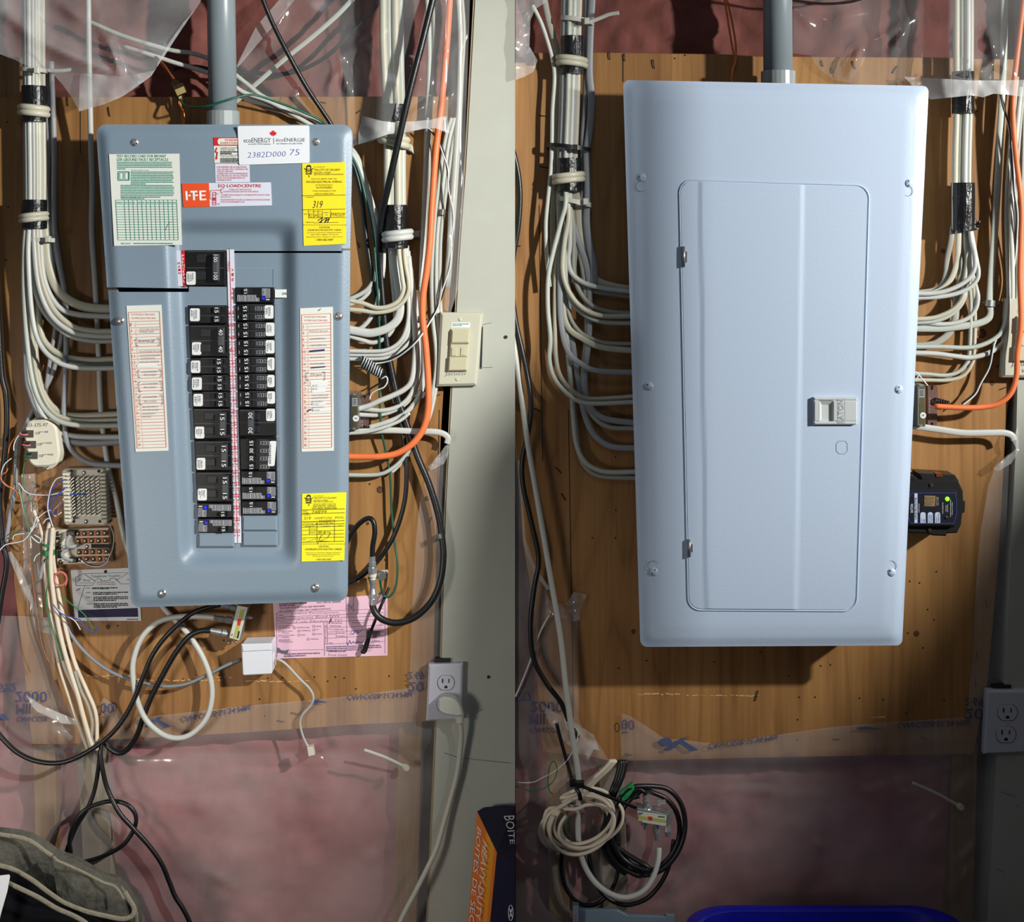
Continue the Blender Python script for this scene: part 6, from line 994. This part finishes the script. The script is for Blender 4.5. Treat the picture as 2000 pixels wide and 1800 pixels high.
ink(m, 'ink_violet', pp); ink(MB().text('Limbee Development', 570, 1196, 662, 1201, e, '', .2, -.03).text('Scearose Bend NW', 572, 1204, 664, 1208.5, e, '', .2, -.04).text('Cole Electric LTD', 578, 1211, 668, 1216.5, e, '', .2, -.03).text('EN', 676, 1180, 688, 1189, e, '', .2).text('Fred Smith', 642, 1276, 678, 1281, e, '', .2).text('29 FE', 733, 1231, 750, 1235, e, '', .2), 'ink_violet', pp, 'handwriting')
ink(MB().poly([(682, 1240), (688, 1232), (694, 1230), (690, 1239), (686, 1239), (700, 1230), (697, 1238), (708, 1229)], .9, e).poly([(677, 1253), (679, 1260), (683, 1250), (686, 1257), (690, 1252), (694, 1256), (698, 1252), (704, 1255), (710, 1252), (722, 1253)], 1., e).text('1990', 727, 1250, 742, 1254, e, '', .2), 'ink_blue', pp, 'signature')
ink(MB().flat([(541, 1264), (545, 1265), (550, 1270), (558, 1271), (564, 1267), (563, 1272), (561, 1276), (550, 1276), (545, 1274), (541, 1276)], e), 'ink_grey', pp, 'printed_mark')
# coaxial fittings on the right
cf = empty('coax_coupler', P(728, 1180, .02), 'stack of chrome coaxial fittings joining two black cables', 'connector')
part(fitting(MB(), P(727, 1086, .034), P(728, 1120, .034), .0052), 'connector', 'chrome', cf); part(MB().lathe(P(728, 1117, .034), P(728, 1132, .034), [(0, .0036), (.2, .0036), (.21, .0056), (.6, .0056), (.61, .004), (1, .004)], 14), 'barrel', 'plastic_beige', cf); part(MB().lathe(P(728, 1131, .034), P(729, 1166, .034), [(0, .0052), (.2, .0052), (.22, .0042), (.5, .004), (.8, .0056), (1, .0056)], 14), 'adapter', 'chrome', cf); part(MB().lathe(P(729, 1163, .034), P(728, 1180, .034), [(0, .0052), (.15, .0052), (.16, .0044), (.3, .0044), (.31, .0056), (1, .0056)], 14), 'connector', 'chrome', cf)
gb = part(MB().lathe(P(738, 1118, .024), P(747, 1126, .036), [(0, .004), (.5, .004), (.51, .0062), (1, .0062)], 6), 'ground_screw', 'steel', cf); part(MB().prism([(744, 1114), (756, 1113), (758, 1117), (752, 1121), (746, 1120)], .018, .022), 'ground_lug', 'plate_white', cf); part(MB().disc(754, 1117, .021, .0224, 1.8, 8), 'lug_hole', 'slot_dark', cf)
bt = empty('cable_tie', P(712, 1275, .005), 'black cable tie looped over the pink permit', 'cable tie'); part(MB().wire([(760, 1147, .012), (752, 1165, .016), (742, 1188, .02), (730, 1218, .018), (722, 1238, .014), (712, 1262, .01), (707, 1272, .01), (713, 1272, .01), (719, 1254, .012), (722, 1240, .016)], 6, .014, 8, .35), 'band', 'tie_black', bt); part(MB().prism([(718, 1230), (726, 1232), (723, 1248), (715, 1246)], .008, .02, .001), 'head', 'tie_black', bt); part(MB().dome(721, 1234, .012, 5, .008), 'mount', 'tie_black', bt)
# ---------------------------------------------------------------- white ties caught in the plastic
for l, a, b_ in (('white cable tie end sticking out of the left plastic barrier', (711, 1464), (795, 1500)), ('white cable tie end sticking out of the right plastic barrier', (1782, 1528), (1878, 1577))):
    t = empty('cable_tie', P(b_[0], b_[1], .004), l, 'cable tie'); part(MB().wire([(a[0], a[1], .026), ((a[0] + b_[0]) / 2, (a[1] + b_[1]) / 2 - 3, .02), (b_[0] - 6, b_[1] - 4, .010)], 6.5, .02, 8, .3), 'band', 'tie_white', t); part(MB().lathe(P(b_[0] - 8, b_[1] - 6, .006), P(b_[0], b_[1], .016), [(0, .003), (.6, .0048), (1, .004)], 10), 'head', 'tie_white', t)
# ---------------------------------------------------------------- switches and outlets
def bilin(q): return lambda u, v: ((q[0][0] * (1 - u) + q[1][0] * u) * (1 - v) + (q[3][0] * (1 - u) + q[2][0] * u) * v, (q[0][1] * (1 - u) + q[1][1] * u) * (1 - v) + (q[3][1] * (1 - u) + q[2][1] * u) * v)
def switch(label, q, note):
    B = bilin(q); r = empty('switch_plate', P(*B(.5, 1), .012), label, 'light switch'); d = .024
    part(MB().prism([B(0, 0), B(1, 0), B(1, 1), B(0, 1)], .0115, d, .0035), 'plate', 'plate_almond', r); R_ = lambda u0, v0, u1, v1: [B(u0, v0), B(u1, v0), B(u1, v1), B(u0, v1)]
    part(MB().prism(R_(.27, .22, .735, .80), d - .001, d + .003, .001), 'frame', 'rocker_almond', r); u_ = part(MB().prism(R_(.295, .235, .72, .415), d, d + .0075, .0015), 'upper_button', 'rocker_almond', r); part(MB().prism(R_(.285, .425, .715, .60), d, d + .0055, .001), 'slider_bay', 'rocker_almond', r); part(MB().prism(R_(.32, .475, .44, .585), d + .005, d + .0068, .0006), 'slider', 'rocker_almond', r); part(MB().prism(R_(.54, .475, .66, .585), d + .005, d + .0068, .0006), 'slider', 'rocker_almond', r); part(MB().prism(R_(.27, .605, .725, .79), d, d + .0075, .0015), 'lower_button', 'rocker_almond', r); part(MB().prism(R_(.29, .412, .72, .426), d, d + .0058), 'groove', M('groove', (120, 116, 92), .6), r)
    for u, v in ((.47, .09), (.5, .905)):
        x, y = B(u, v); screw(x, y, 4.2, d - .0005, r, 'plate_almond', 2.2, True)
    x, y = B(.28, .14); s_ = part(MB().prism(R_(.28, .135, .72, .20), d - .0005, d + .0005), 'sticker', 'label_white', r); x0, y0 = B(.31, .148); x1, y1_ = B(.69, .19); ink(MB().greek(x0, y0, x1, 2, 3, 1.7, d + .001, 0, 4), 'ink_green', s_)
    x0, y0 = B(.2, .80); x1, y1_ = B(.7, .87); ink(MB().text(note, x0, y0, x1, y1_, d + .0006, '', .25, -.02), 'ink_grey', r, 'handwriting')
switch('almond dimmer switch plate on the beige drywall, left half', [(860, 610), (943, 611), (931, 753), (852, 755)], 'Jacuzzi')
switch('almond switch plate cut by the right frame edge behind the orange cable', [(1966, 583), (2050, 584), (2040, 738), (1957, 737)], 'Jacuzzi')
def outlet(label, q, upper, lower):
    B = bilin(q); r = empty('outlet_plate', P(*B(.5, 1), .012), label, 'outlet'); d = .024
    part(MB().prism([B(0, 0), B(1, 0), B(1, 1), B(0, 1)], .0115, d, .0025), 'plate', 'plate_white', r)
    for (cx, cy, rx, ry) in (upper, lower):
        n = 24; pts = [(cx + rx * math.cos(6.283 * i / n), cy + max(-ry * .86, min(ry * .86, ry * math.sin(6.283 * i / n)))) for i in range(n)]
        part(MB().prism([(cx + (x - cx) * 1.06, cy + (y - cy) * 1.06) for x, y in pts], d - .001, d + .0003), 'socket_gap', 'slot_dark', r); s_ = part(MB().prism(pts, d - .001, d + .0016), 'socket', 'plate_white', r); m = MB(); k = d + .002
        m.flat([(cx - rx * .48, cy - ry * .5), (cx - rx * .33, cy - ry * .5), (cx - rx * .33, cy + ry * .02), (cx - rx * .48, cy + ry * .02)], k).flat([(cx + rx * .3, cy - ry * .48), (cx + rx * .42, cy - ry * .48), (cx + rx * .42, cy), (cx + rx * .3, cy)], k); m.flat([(cx + rx * .2 * math.cos(6.283 * i / 12), cy + ry * .55 + max(-9, min(ry * .12, ry * .22 * math.sin(6.283 * i / 12)))) for i in range(12)], k); ink(m, 'slot_dark', s_, 'slots')
    x, y = (upper[0] + lower[0]) / 2, (upper[1] + lower[1]) / 2; screw(x, y, 3.4, d - .0003, r, 'plate_white', .5, True); return r
outlet('white duplex outlet with one plug in it, low on the beige drywall', [(837, 1298), (904, 1296), (901, 1406), (832, 1408)], (871, 1333, 16, 16), (869, 1376, 16, 16))
outlet('white duplex outlet with both sockets empty, at the right frame edge', [(1928, 1348), (2010, 1348), (2002, 1470), (1922, 1473)], (1968, 1391, 19, 18), (1965, 1434, 19, 18))
part(MB().rect(850, 1286, 880, 1300, -.02, .016), 'outlet_box', 'slot_dark', bpy.data.objects['outlet_plate']); part(MB().rect(1940, 1338, 1975, 1350, -.02, .016), 'outlet_box', 'slot_dark', bpy.data.objects['outlet_plate.001'])
pg = empty('power_cord', P(885, 1410, .03), 'white extension cord with its plug in the lower left-half outlet', 'cord'); n = 22
part(MB().prism(rounded([(856, 1366), (866, 1361), (886, 1364), (900, 1380), (905, 1398), (893, 1400), (884, 1398), (868, 1396), (855, 1388)], [4, 4, 8, 8, 4, 4, 4, 7, 6]), .026, .046, .0022), 'plug', 'plug_white', pg); part(MB().lathe(P(896, 1392, .036), P(899, 1412, .034), [(0, .007), (.3, .007), (.31, .0055), (.5, .0062), (.51, .005), (.8, .0056), (1, .0042)], 12), 'strain_relief', 'plug_white', pg)
part(MB().wire([(898, 1408, .034), (901, 1430, .03), (899, 1465, .026), (893, 1510, .024), (880, 1560, .024), (866, 1610, .026), (853, 1655, .03), (836, 1692, .034), (812, 1740, .036), (786, 1790, .036), (765, 1840, .036)], 10, .03), 'cord', 'plug_white', pg)
# ---------------------------------------------------------------- surge protector
sg = empty('surge_protector', P(1830, 1045, .02), 'black surge protector with a glowing green light beside the white panel', 'surge protector'); d = .066
part(MB().prism([(1752, 940), (1783, 940), (1788, 938), (1872, 939), (1881, 958), (1882, 978), (1886, 979), (1885, 1000), (1880, 1003), (1878, 1024), (1870, 1041), (1850, 1042), (1848, 1047), (1822, 1046), (1812, 1042), (1780, 1041), (1752, 1034)], .004, d - .010, .002), 'body', 'protector_black', sg); part(MB().prism([(1752, 956), (1868, 955), (1873, 968), (1872, 1014), (1866, 1030), (1752, 1028)], d - .012, d, .003), 'raised_front', 'protector_black', sg)
part(MB().prism([(1794, 924), (1866, 928), (1874, 940), (1800, 938)], .008, .045, .002), 'top_clip', 'protector_black', sg); part(MB().rect(1829, 925, 1841, 931, .030, .0465), 'copper_tab', 'copper', sg); part(MB().prism([(1752, 929), (1786, 929), (1800, 940), (1752, 940)], .004, .044, .001), 'shoulder', 'protector_black', sg)
for x, y in ((1819.5, 947), (1816, 1034)): c_ = part(MB().disc(x, y, d - .012, d - .008, 3.4, 14), 'brass_insert', 'brass', sg); part(MB().disc(x, y, d - .010, d - .0076, 1.8, 10), 'insert_hole', 'slot_dark', c_)
lb = part(MB().prism([(1752, 962), (1864, 962), (1868, 975), (1868, 1004), (1863, 1022), (1752, 1021)], d - .0005, d + .0003), 'face_label', 'protector_label', sg); e = d + .0008
ink(MB().poly([(1773, 990), (1774, 974), (1780, 962.5), (1865, 962.5), (1868, 976), (1868, 1003), (1863, 1022), (1778, 1021.5), (1773, 1006)], 1.3, e), 'line_blue', lb, 'label_border')
for a in ((1786, 963, 1792, 1021), (1797.5, 1000, 1808, 1021), (1812, 1000, 1822, 1021), (1826, 1000, 1836.5, 1021)): part(MB().prism(rounded([(a[0], a[1]), (a[2], a[1]), (a[2], a[3]), (a[0], a[3])], [4 if a[1] > 980 else 0] * 2 + [0, 0], 3), d, d + .0007), 'label_patch', 'label_pale', lb)
gf = part(MB().prism([(1806, 967.5), (1827, 968), (1826, 988.5), (1805, 988)], d, d + .0007), 'foil_sticker', 'gold_foil', lb); e2 = d + .0012
ink(MB().text('SURGE PROTECTOR', 1787, 971, 1791, 1014, e2, 'ccw').text('Type 2', 1799.5, 1011, 1802, 1019.5, e2, 'ccw').text('SPD', 1804, 1013, 1806.8, 1019.5, e2, 'ccw').text('AC Power', 1813.5, 1005, 1816.5, 1019.5, e2, 'ccw').text('Protection', 1817.5, 1005, 1820.5, 1019.5, e2, 'ccw').text('Indoor/', 1828, 1008, 1830.5, 1019.5, e2, 'ccw').text('Outdoor Use', 1831.8, 1003, 1834.8, 1019.5, e2, 'ccw'), 'ink_black', lb)
ink(MB().text('EATON', 1778.5, 984, 1783.5, 1000.5, e, 'ccw').text('CHSPT2ULTRA', 1794, 983, 1795.8, 1001, e, 'ccw').text('Surge Current', 1828, 970, 1829.7, 987, e, 'ccw').text('Capacity 108kA', 1831.3, 970, 1833, 987, e, 'ccw').text('STATUS INDICATORS', 1840.5, 981, 1842.3, 1003, e, 'ccw').text('Protected', 1846.5, 987, 1848.3, 998, e, 'ccw').text('when both lit', 1849.6, 985, 1851.4, 1000, e, 'ccw').text('Contains No Serviceable Parts', 1855.5, 976, 1857.4, 1009, e, 'ccw').text('UL Listing on this label', 1859, 981, 1861, 1005, e, 'ccw'), 'ink_white', lb)
ink(MB().flat([(1809, 969.5), (1816.5, 969.7), (1816, 976.5), (1808.8, 976.3)], e2).text('UL', 1809, 980, 1815, 985, e2).frame(1807.5, 979, 1816, 986, .7, e2).greek(1818, 971, 1825, 4, 4, 1.8, e2, 0, 8), 'ink_grey', gf)
part(MB().dome(1850, 974, d, 4.4, .003), 'green_lamp', 'led_green', sg); part(MB().dome(1848, 1010, d, 3.4, .0022), 'unlit_lamp', 'led_off', sg)
# ---------------------------------------------------------------- coils below the white panel
R = random.Random(5)
def loops(specs, d):
    pts = []
    for cx, cy, rx, ry, rot, dz in specs:
        c, s_ = math.cos(rot), math.sin(rot)
        for k in range(16):
            a = -math.pi * .55 + 2 * math.pi * k / 16; u, v = rx * math.cos(a), ry * math.sin(a); pts.append((cx + u * c - v * s_, cy + u * s_ + v * c, d + dz + .003 * math.sin(a * 2)))
    return pts
TOP = [[(1203 - 3 * k, 1484), (1190 - 3 * k, 1500), (1166 - 3 * k, 1522), (1140 - 2 * k, 1548)] for k in range(4)]
CO = [[(1128, 1608, 70, 50, -.45, .012), (1140, 1599, 62, 44, -.5, .022)], [(1144, 1605, 75, 48, -.3, .016), (1150, 1602, 60, 40, -.55, .008)], [(1122, 1613, 70, 46, -.3, .006), (1136, 1611, 66, 53, -.6, .026)], [(1133, 1601, 77, 57, -.5, .002), (1146, 1613, 56, 40, -.4, .028)]]
for i in range(4): cable('cream phone cable wound into the tied coil below the white panel, %s strand of four' % ORDN[i], [(x, y, .014 + .004 * i) for x, y in TOP[i]] + loops(CO[i], .016), 7.5, .02, 'phone_cream', 0, 'cream cables in the tied coil', sub=3, n=8)
CB = [[(1262, 1620, 76, 88, .25, .012), (1256, 1625, 70, 80, .4, .004)], [(1266, 1612, 74, 84, .1, .016), (1270, 1622, 66, 88, .3, .008)], [(1250, 1630, 72, 78, .5, .0)]]
for i in range(3): cable('black cable wound in the large coil right of the cream one, %s strand of three' % ORDN[i], [(1222 - 5 * i, 1484, .008), (1216 - 5 * i, 1515, .012), (1200 - 4 * i, 1552, .016)] + [(1192 - 4 * i, 1590, .016), (1188, 1640, .018)] + loops(CB[i], .018)[8:], 10, .02, 'cable_black', 0, 'black cables in the large coil', sub=4, n=8)
wires([('black cable hanging in a low loop under the cream coil, left one', [(1100, 1650), (1096, 1690), (1104, 1730), (1124, 1758), (1152, 1768), (1180, 1755), (1200, 1726), (1208, 1690), (1208, 1640)], 8, .012, dict(mat='cable_black')), ('black cable hanging in a low loop beside the white coaxial one', [(1150, 1660), (1156, 1700), (1172, 1738), (1198, 1760), (1230, 1766), (1266, 1752), (1292, 1722), (1308, 1686), (1316, 1640)], 9, .018, dict(mat='cable_black')),
    ('black jumper arching over the right splitter into its top connector', [(1212, 1560, .03), (1224, 1548, .034), (1245, 1541, .036), (1258, 1546, .036), (1262, 1556, .034)], 8, .034, dict(mat='cable_black'))])
gt = tag(MB().prism([(1209, 1549), (1236, 1528), (1240, 1540), (1226, 1560), (1216, 1566)], .034, .040, .001).build('tape_flag', 'tape_green'), 'green tape flag on the black cables between the two coils', 'tape')
s2_ = empty('coax_splitter', P(1285, 1616, .02), 'metal cable splitter lying in the black coil below the white panel', 'splitter')
part(MB().prism([(1245, 1578), (1306, 1590), (1303, 1614), (1247, 1604)], .026, .046, .001), 'body', 'steel', s2_); part(MB().add([P(1244, 1582, .046), P(1303, 1590, .046), P(1314, 1580, .03), P(1254, 1572, .03)], [(0, 1, 2, 3)]).add([P(1303, 1590, .046), P(1314, 1580, .03), P(1313, 1604, .03), P(1302, 1614, .046)], [(0, 1, 2, 3)]), 'lid', 'chrome', s2_)
f_ = part(MB().prism([(1245, 1583), (1302, 1592), (1301, 1613), (1247, 1604)], .045, .0466), 'face_label', 'splitter_label', s2_); part(MB().prism([(1246, 1592), (1301, 1600.5), (1301, 1606), (1247, 1598)], .046, .0471), 'stripe', 'label_olive', f_); ink(MB().prism([(1266, 1594), (1274, 1595), (1274, 1602), (1267, 1601)], .046, .0474), 'red_print', f_, 'logo_mark'); ink(MB().greek(1247, 1586, 1256, 2, 3, 1.6, .0472, .1, 3).greek(1286, 1593, 1300, 1, 3, 2, .0472, .1, 4, 1).greek(1248, 1602, 1254, 1, 3, 1.8, .0476, .1, 4, 1), 'ink_black', f_)
part(fitting(MB(), P(1260, 1552, .036), P(1266, 1582, .036), .005), 'connector', 'chrome', s2_); part(fitting(MB(), P(1284, 1640, .036), P(1281, 1610, .036), .0045), 'connector', 'chrome', s2_); part(MB().lathe(P(1258, 1604, .036), P(1259, 1620, .036), [(0, .0045), (.4, .0045), (.41, .0018), (1, .0014)], 10), 'port', 'chrome', s2_); part(MB().lathe(P(1303, 1612, .036), P(1304, 1632, .036), [(0, .004), (.5, .005), (1, .004)], 10), 'port', 'chrome', s2_); part(MB().lathe(P(1284, 1566, .03), P(1300, 1565, .03), [(0, .005), (.3, .005), (.31, .003), (1, .003)], 10), 'terminator', 'chrome', s2_)
for i, (l, pts) in enumerate((('long black cable tie tail rising left of the white coaxial cable', [(1087, 1412, .03), (1094, 1440, .03), (1108, 1490, .03), (1120, 1532, .034)]), ('long black cable tie tail lying across the cream coil to the splitter', [(1134, 1534, .05), (1160, 1544, .054), (1200, 1560, .056), (1243, 1577, .056)]))):
    t = empty('cable_tie', P(*pts[-1]), l, 'cable tie'); part(MB().wire(pts, 7, .04, 8, .35), 'tail', 'tie_black', t); q_ = pts[-1] if i == 0 else pts[0]; part(MB().rect(q_[0] - 7, q_[1] - 5, q_[0] + 7, q_[1] + 6, q_[2] - .006, q_[2] + .006, .0015), 'head', 'tie_black', t)
    if i == 0: part(MB().wire([(1124, 1538, .046), (1131, 1548, .05), (1134, 1562, .048)], 8, .048, 8, .35), 'band', 'tie_black', t)
for l, pts, m in (('white wire twirling in from the left edge toward the cream coil', [(998, 1526, .002), (1010, 1527, .003), (1030, 1528), (1045, 1526), (1060, 1518), (1080, 1508), (1100, 1492), (1112, 1478), (1124, 1455), (1128, 1440), (1128, 1424), (1106, 1410)], 'wire_white'), ('green wire looping left of the cream coil', [(998, 1530, .002), (1010, 1536, .003), (1020, 1540), (1038, 1544), (1060, 1540), (1080, 1526), (1088, 1505), (1084, 1488), (1076, 1490), (1071, 1510), (1070, 1530), (1074, 1546), (1080, 1550)], 'wire_green'), ('green wire ends inside the cream coil', [(1112, 1590), (1106, 1608), (1108, 1626), (1116, 1634)], 'wire_green'), ('brown wire ends inside the cream coil', [(1164, 1570), (1172, 1584), (1174, 1600), (1170, 1612)], 'wire_brown'), ('second green wire ends inside the cream coil, right side', [(1158, 1562), (1170, 1578), (1176, 1596)], 'wire_green')): cable(l, pts, 2.3, .03, m, cat='wire', name='wire', sub=4, n=6)
# ---------------------------------------------------------------- bin, grey cover, boots box, jeans at the bottom
bn = empty('storage_bin', (P(1590, 1765, .05).x, -.22, flz), 'blue plastic bin standing at the bottom right, under the white panel', 'bin')
zr = P(0, 1765, .05).z; xl, xr = P(1330, 1765, .05).x, P(1858, 1765, .05).x; ya, yb = -.05, -.38
def ring(ins, z, r=.06, n=8):
    out = []
    for cx, cy, a0 in ((xr - ins - r, ya - ins - r, 0), (xl + ins + r, ya - ins - r, 90), (xl + ins + r, yb + ins + r, 180), (xr - ins - r, yb + ins + r, 270)):
        for k in range(n + 1): a = math.radians(a0 + 90 * k / n); out.append(Vector((cx + r * math.cos(a), cy + r * math.sin(a), z)))
    return out
def loft(rs): n = len(rs[0]); return MB().add([v for r in rs for v in r], [(i * n + k, i * n + (k + 1) % n, (i + 1) * n + (k + 1) % n, (i + 1) * n + k) for i in range(len(rs) - 1) for k in range(n)], True)
b_ = loft([ring(.012, zr - .004), ring(.016, zr - .02), ring(.045, flz + .004)]); n_ = len(ring(0, 0)); b_.f.append(tuple(range(2 * n_, 3 * n_))); b_.sm.append(False); part(b_, 'tub', 'bin_blue', bn)
part(loft([ring(.014, zr - .018), ring(0, zr - .016), ring(0, zr - .002), ring(.003, zr), ring(.011, zr), ring(.014, zr - .004)]), 'rim', 'bin_blue', bn)
gc = empty('spare_cover', P(1218, 2240, .04), 'grey sheet metal cover leaning under the black cable loops, left of the blue bin', 'metal cover')
part(MB().prism([(1119, 1768), (1131, 1770), (1131, 1776), (1206, 1777), (1226, 1787), (1300, 1790), (1301, 1786), (1318, 1787), (1320, 2245), (1121, 2245)], .034, .040, .001), 'sheet', 'grey_enamel', gc); part(MB().prism([(1119, 1768), (1131, 1770), (1133, 2245), (1121, 2245)], .040, .052, .001), 'flange', 'grey_enamel', gc); ink(MB().text('SIEMENS', 1122, 1786, 1126, 1816, .0526, 'ccw'), 'ink_red', gc)
bx = empty('cardboard_box', P(970, 2240, .05), 'navy and orange boots box standing against the drywall at its foot', 'box')
A, B_, C_, D_ = (934, 1588), (972, 1666), (950, 1830), (916, 1830)
dA, dB = .04, .13
zt = P(*A, dA); v = [P(934, 1586, dA), P(970, 1664, dB), P(940, 1900, dB), P(910, 1900, dA)]
part(MB().add([P(932, 1584, dA), P(970, 1664, dB), P(938, 1990, dB), P(897, 1990, dA)], [(0, 1, 2, 3)]), 'orange_side', 'box_orange', bx); part(MB().add([P(950, 1622, .085), P(970.5, 1664, dB + .0005), P(938.5, 1990, dB + .0005), P(920, 1990, .088)], [(0, 1, 2, 3)]), 'amber_band', 'box_amber', bx)
part(MB().add([P(970, 1664, dB), P(1006, 1684, dB), P(1006, 1990, dB), P(938, 1990, dB)], [(0, 1, 2, 3)]), 'front', 'box_navy', bx); part(MB().add([P(932, 1584, dA), P(945, 1576, dA - .01), P(985, 1572, dA - .015), P(1006, 1573, dA - .016), P(1006, 1684, dB), P(970, 1664, dB)], [(0, 1, 2, 3, 4, 5)]), 'lid', 'box_navy', bx)
part(MB().add([P(1006, 1573, dA - .016), P(1006, 1684, dB), P(1006, 1990, dB), P(1006, 1990, dA - .016)], [(0, 1, 2, 3)]).add([P(932, 1584, dA), P(1006, 1573, dA - .016), P(1006, 1990, dA - .016), P(897, 1990, dA)], [(0, 1, 2, 3)]), 'back', 'box_navy', bx)
def planetext(st, q, dz, shear=0.):
    V, F = glyphs(st); a, b, c, d2 = [P(*k) for k in q]; nn = (b - a).cross(d2 - a).normalized(); nn = nn if nn.y < 0 else -nn
    return MB().add([(a * (1 - u) + b * u) * v_ + (d2 * (1 - u) + c * u) * (1 - v_) + nn * dz for u, v_ in V], F)
lid = bpy.data.objects['lid.001'] if 'lid.001' in bpy.data.objects else bpy.data.objects['lid']
ink(planetext('BOITE', [(1005, 1596, .05), (1005.5, 1652, .115), (997, 1652, .115), (984, 1597, .05)], .003), 'ink_white', lid)
os_ = bpy.data.objects['orange_side']
ink(planetext('BOITES DE SECURITE', [(943, 1622, .066), (922, 1880, .078), (912, 1880, .058), (935, 1612, .048)], .002), 'ink_white', os_); ink(planetext('HEAVY-DUTY BOOTS', [(958, 1652, .104), (935, 1885, .114), (925, 1885, .094), (949, 1638, .084)], .004), 'ink_white', os_)
fb = bpy.data.objects['front']; ink(MB().poly([(997.5 + 4.6 * math.cos(6.283 * i / 18), 1782 + 15 * math.sin(6.283 * i / 18)) for i in range(19)], 1.3, dB + .001).line(994, 1772, 1001, 1792, 1.6, dB + .001).line(1000.5, 1773, 995, 1791, 1.6, dB + .001).line(997.5, 1776, 997.5, 1788, 2, dB + .001), 'ink_white', fb, 'printed_mark')
jn = empty('folded_jeans', P(110, 2240, .16), 'folded dark denim jeans with tan hems, bottom left corner', 'jeans')
def slab_cloth(name, pts, d, th, mat, seed):
    """thick folded cloth seen from the front, soft rounded edge"""
    return sheet(name, pts, lambda x, y: d + .006 * nz(x, y, .015, seed) + .012 * math.sin((x + y * .6) * .02 + seed), 9, M(mat), jn, thick=th)
slab_cloth('back_panel', [(-30, 1624), (0, 1628), (28, 1631), (55, 1638), (80, 1652), (102, 1668), (120, 1676), (140, 1682), (170, 1700), (196, 1716), (222, 1722), (240, 1738), (256, 1760), (268, 1778), (270, 1800), (262, 2235), (-30, 2235)], .10, .02, 'denim', 1.)
slab_cloth('inner_lining', [(-30, 1690), (10, 1694), (50, 1716), (90, 1745), (130, 1768), (175, 1786), (225, 1797), (250, 1800), (240, 2235), (-30, 2235)], .16, .01, 'cloth_black', 2.)
slab_cloth('side_fold', [(104, 1672), (140, 1690), (190, 1715), (228, 1726), (244, 1750), (258, 1774), (258, 1792), (232, 1792), (190, 1782), (140, 1768), (112, 1748), (106, 1710)], .128, .015, 'denim', 3.)
for nm, pts, w, d in (('hem', [(-20, 1688), (0, 1690), (25, 1697), (60, 1716), (95, 1742), (125, 1762), (165, 1778), (205, 1788), (240, 1794), (258, 1788), (262, 1774), (254, 1758), (243, 1740)], 10, .172), ('hem', [(16, 1724), (40, 1735), (75, 1752), (110, 1773), (140, 1786), (165, 1800), (190, 1822)], 10, .182), ('hem', [(-20, 1625), (0, 1629), (55, 1640), (100, 1670), (140, 1684), (195, 1716), (228, 1726), (248, 1752), (264, 1778), (266, 1812)], 9, .118), ('seam', [(104, 1672), (112, 1680), (130, 1688), (165, 1704), (200, 1722), (226, 1732), (242, 1756)], 6, .145)): part(MB().wire(pts, w, d, 10, .4), nm, 'denim_hem', jn)
tag(MB().prism([(-20, 1712), (17, 1708), (19, 1712), (14, 1740), (2, 1782), (-6, 1815), (-20, 1815)], .190, .1915).build('paper_slip', 'paper_white'), 'white paper slip with a torn edge lying on the jeans, bottom left corner', 'paper')
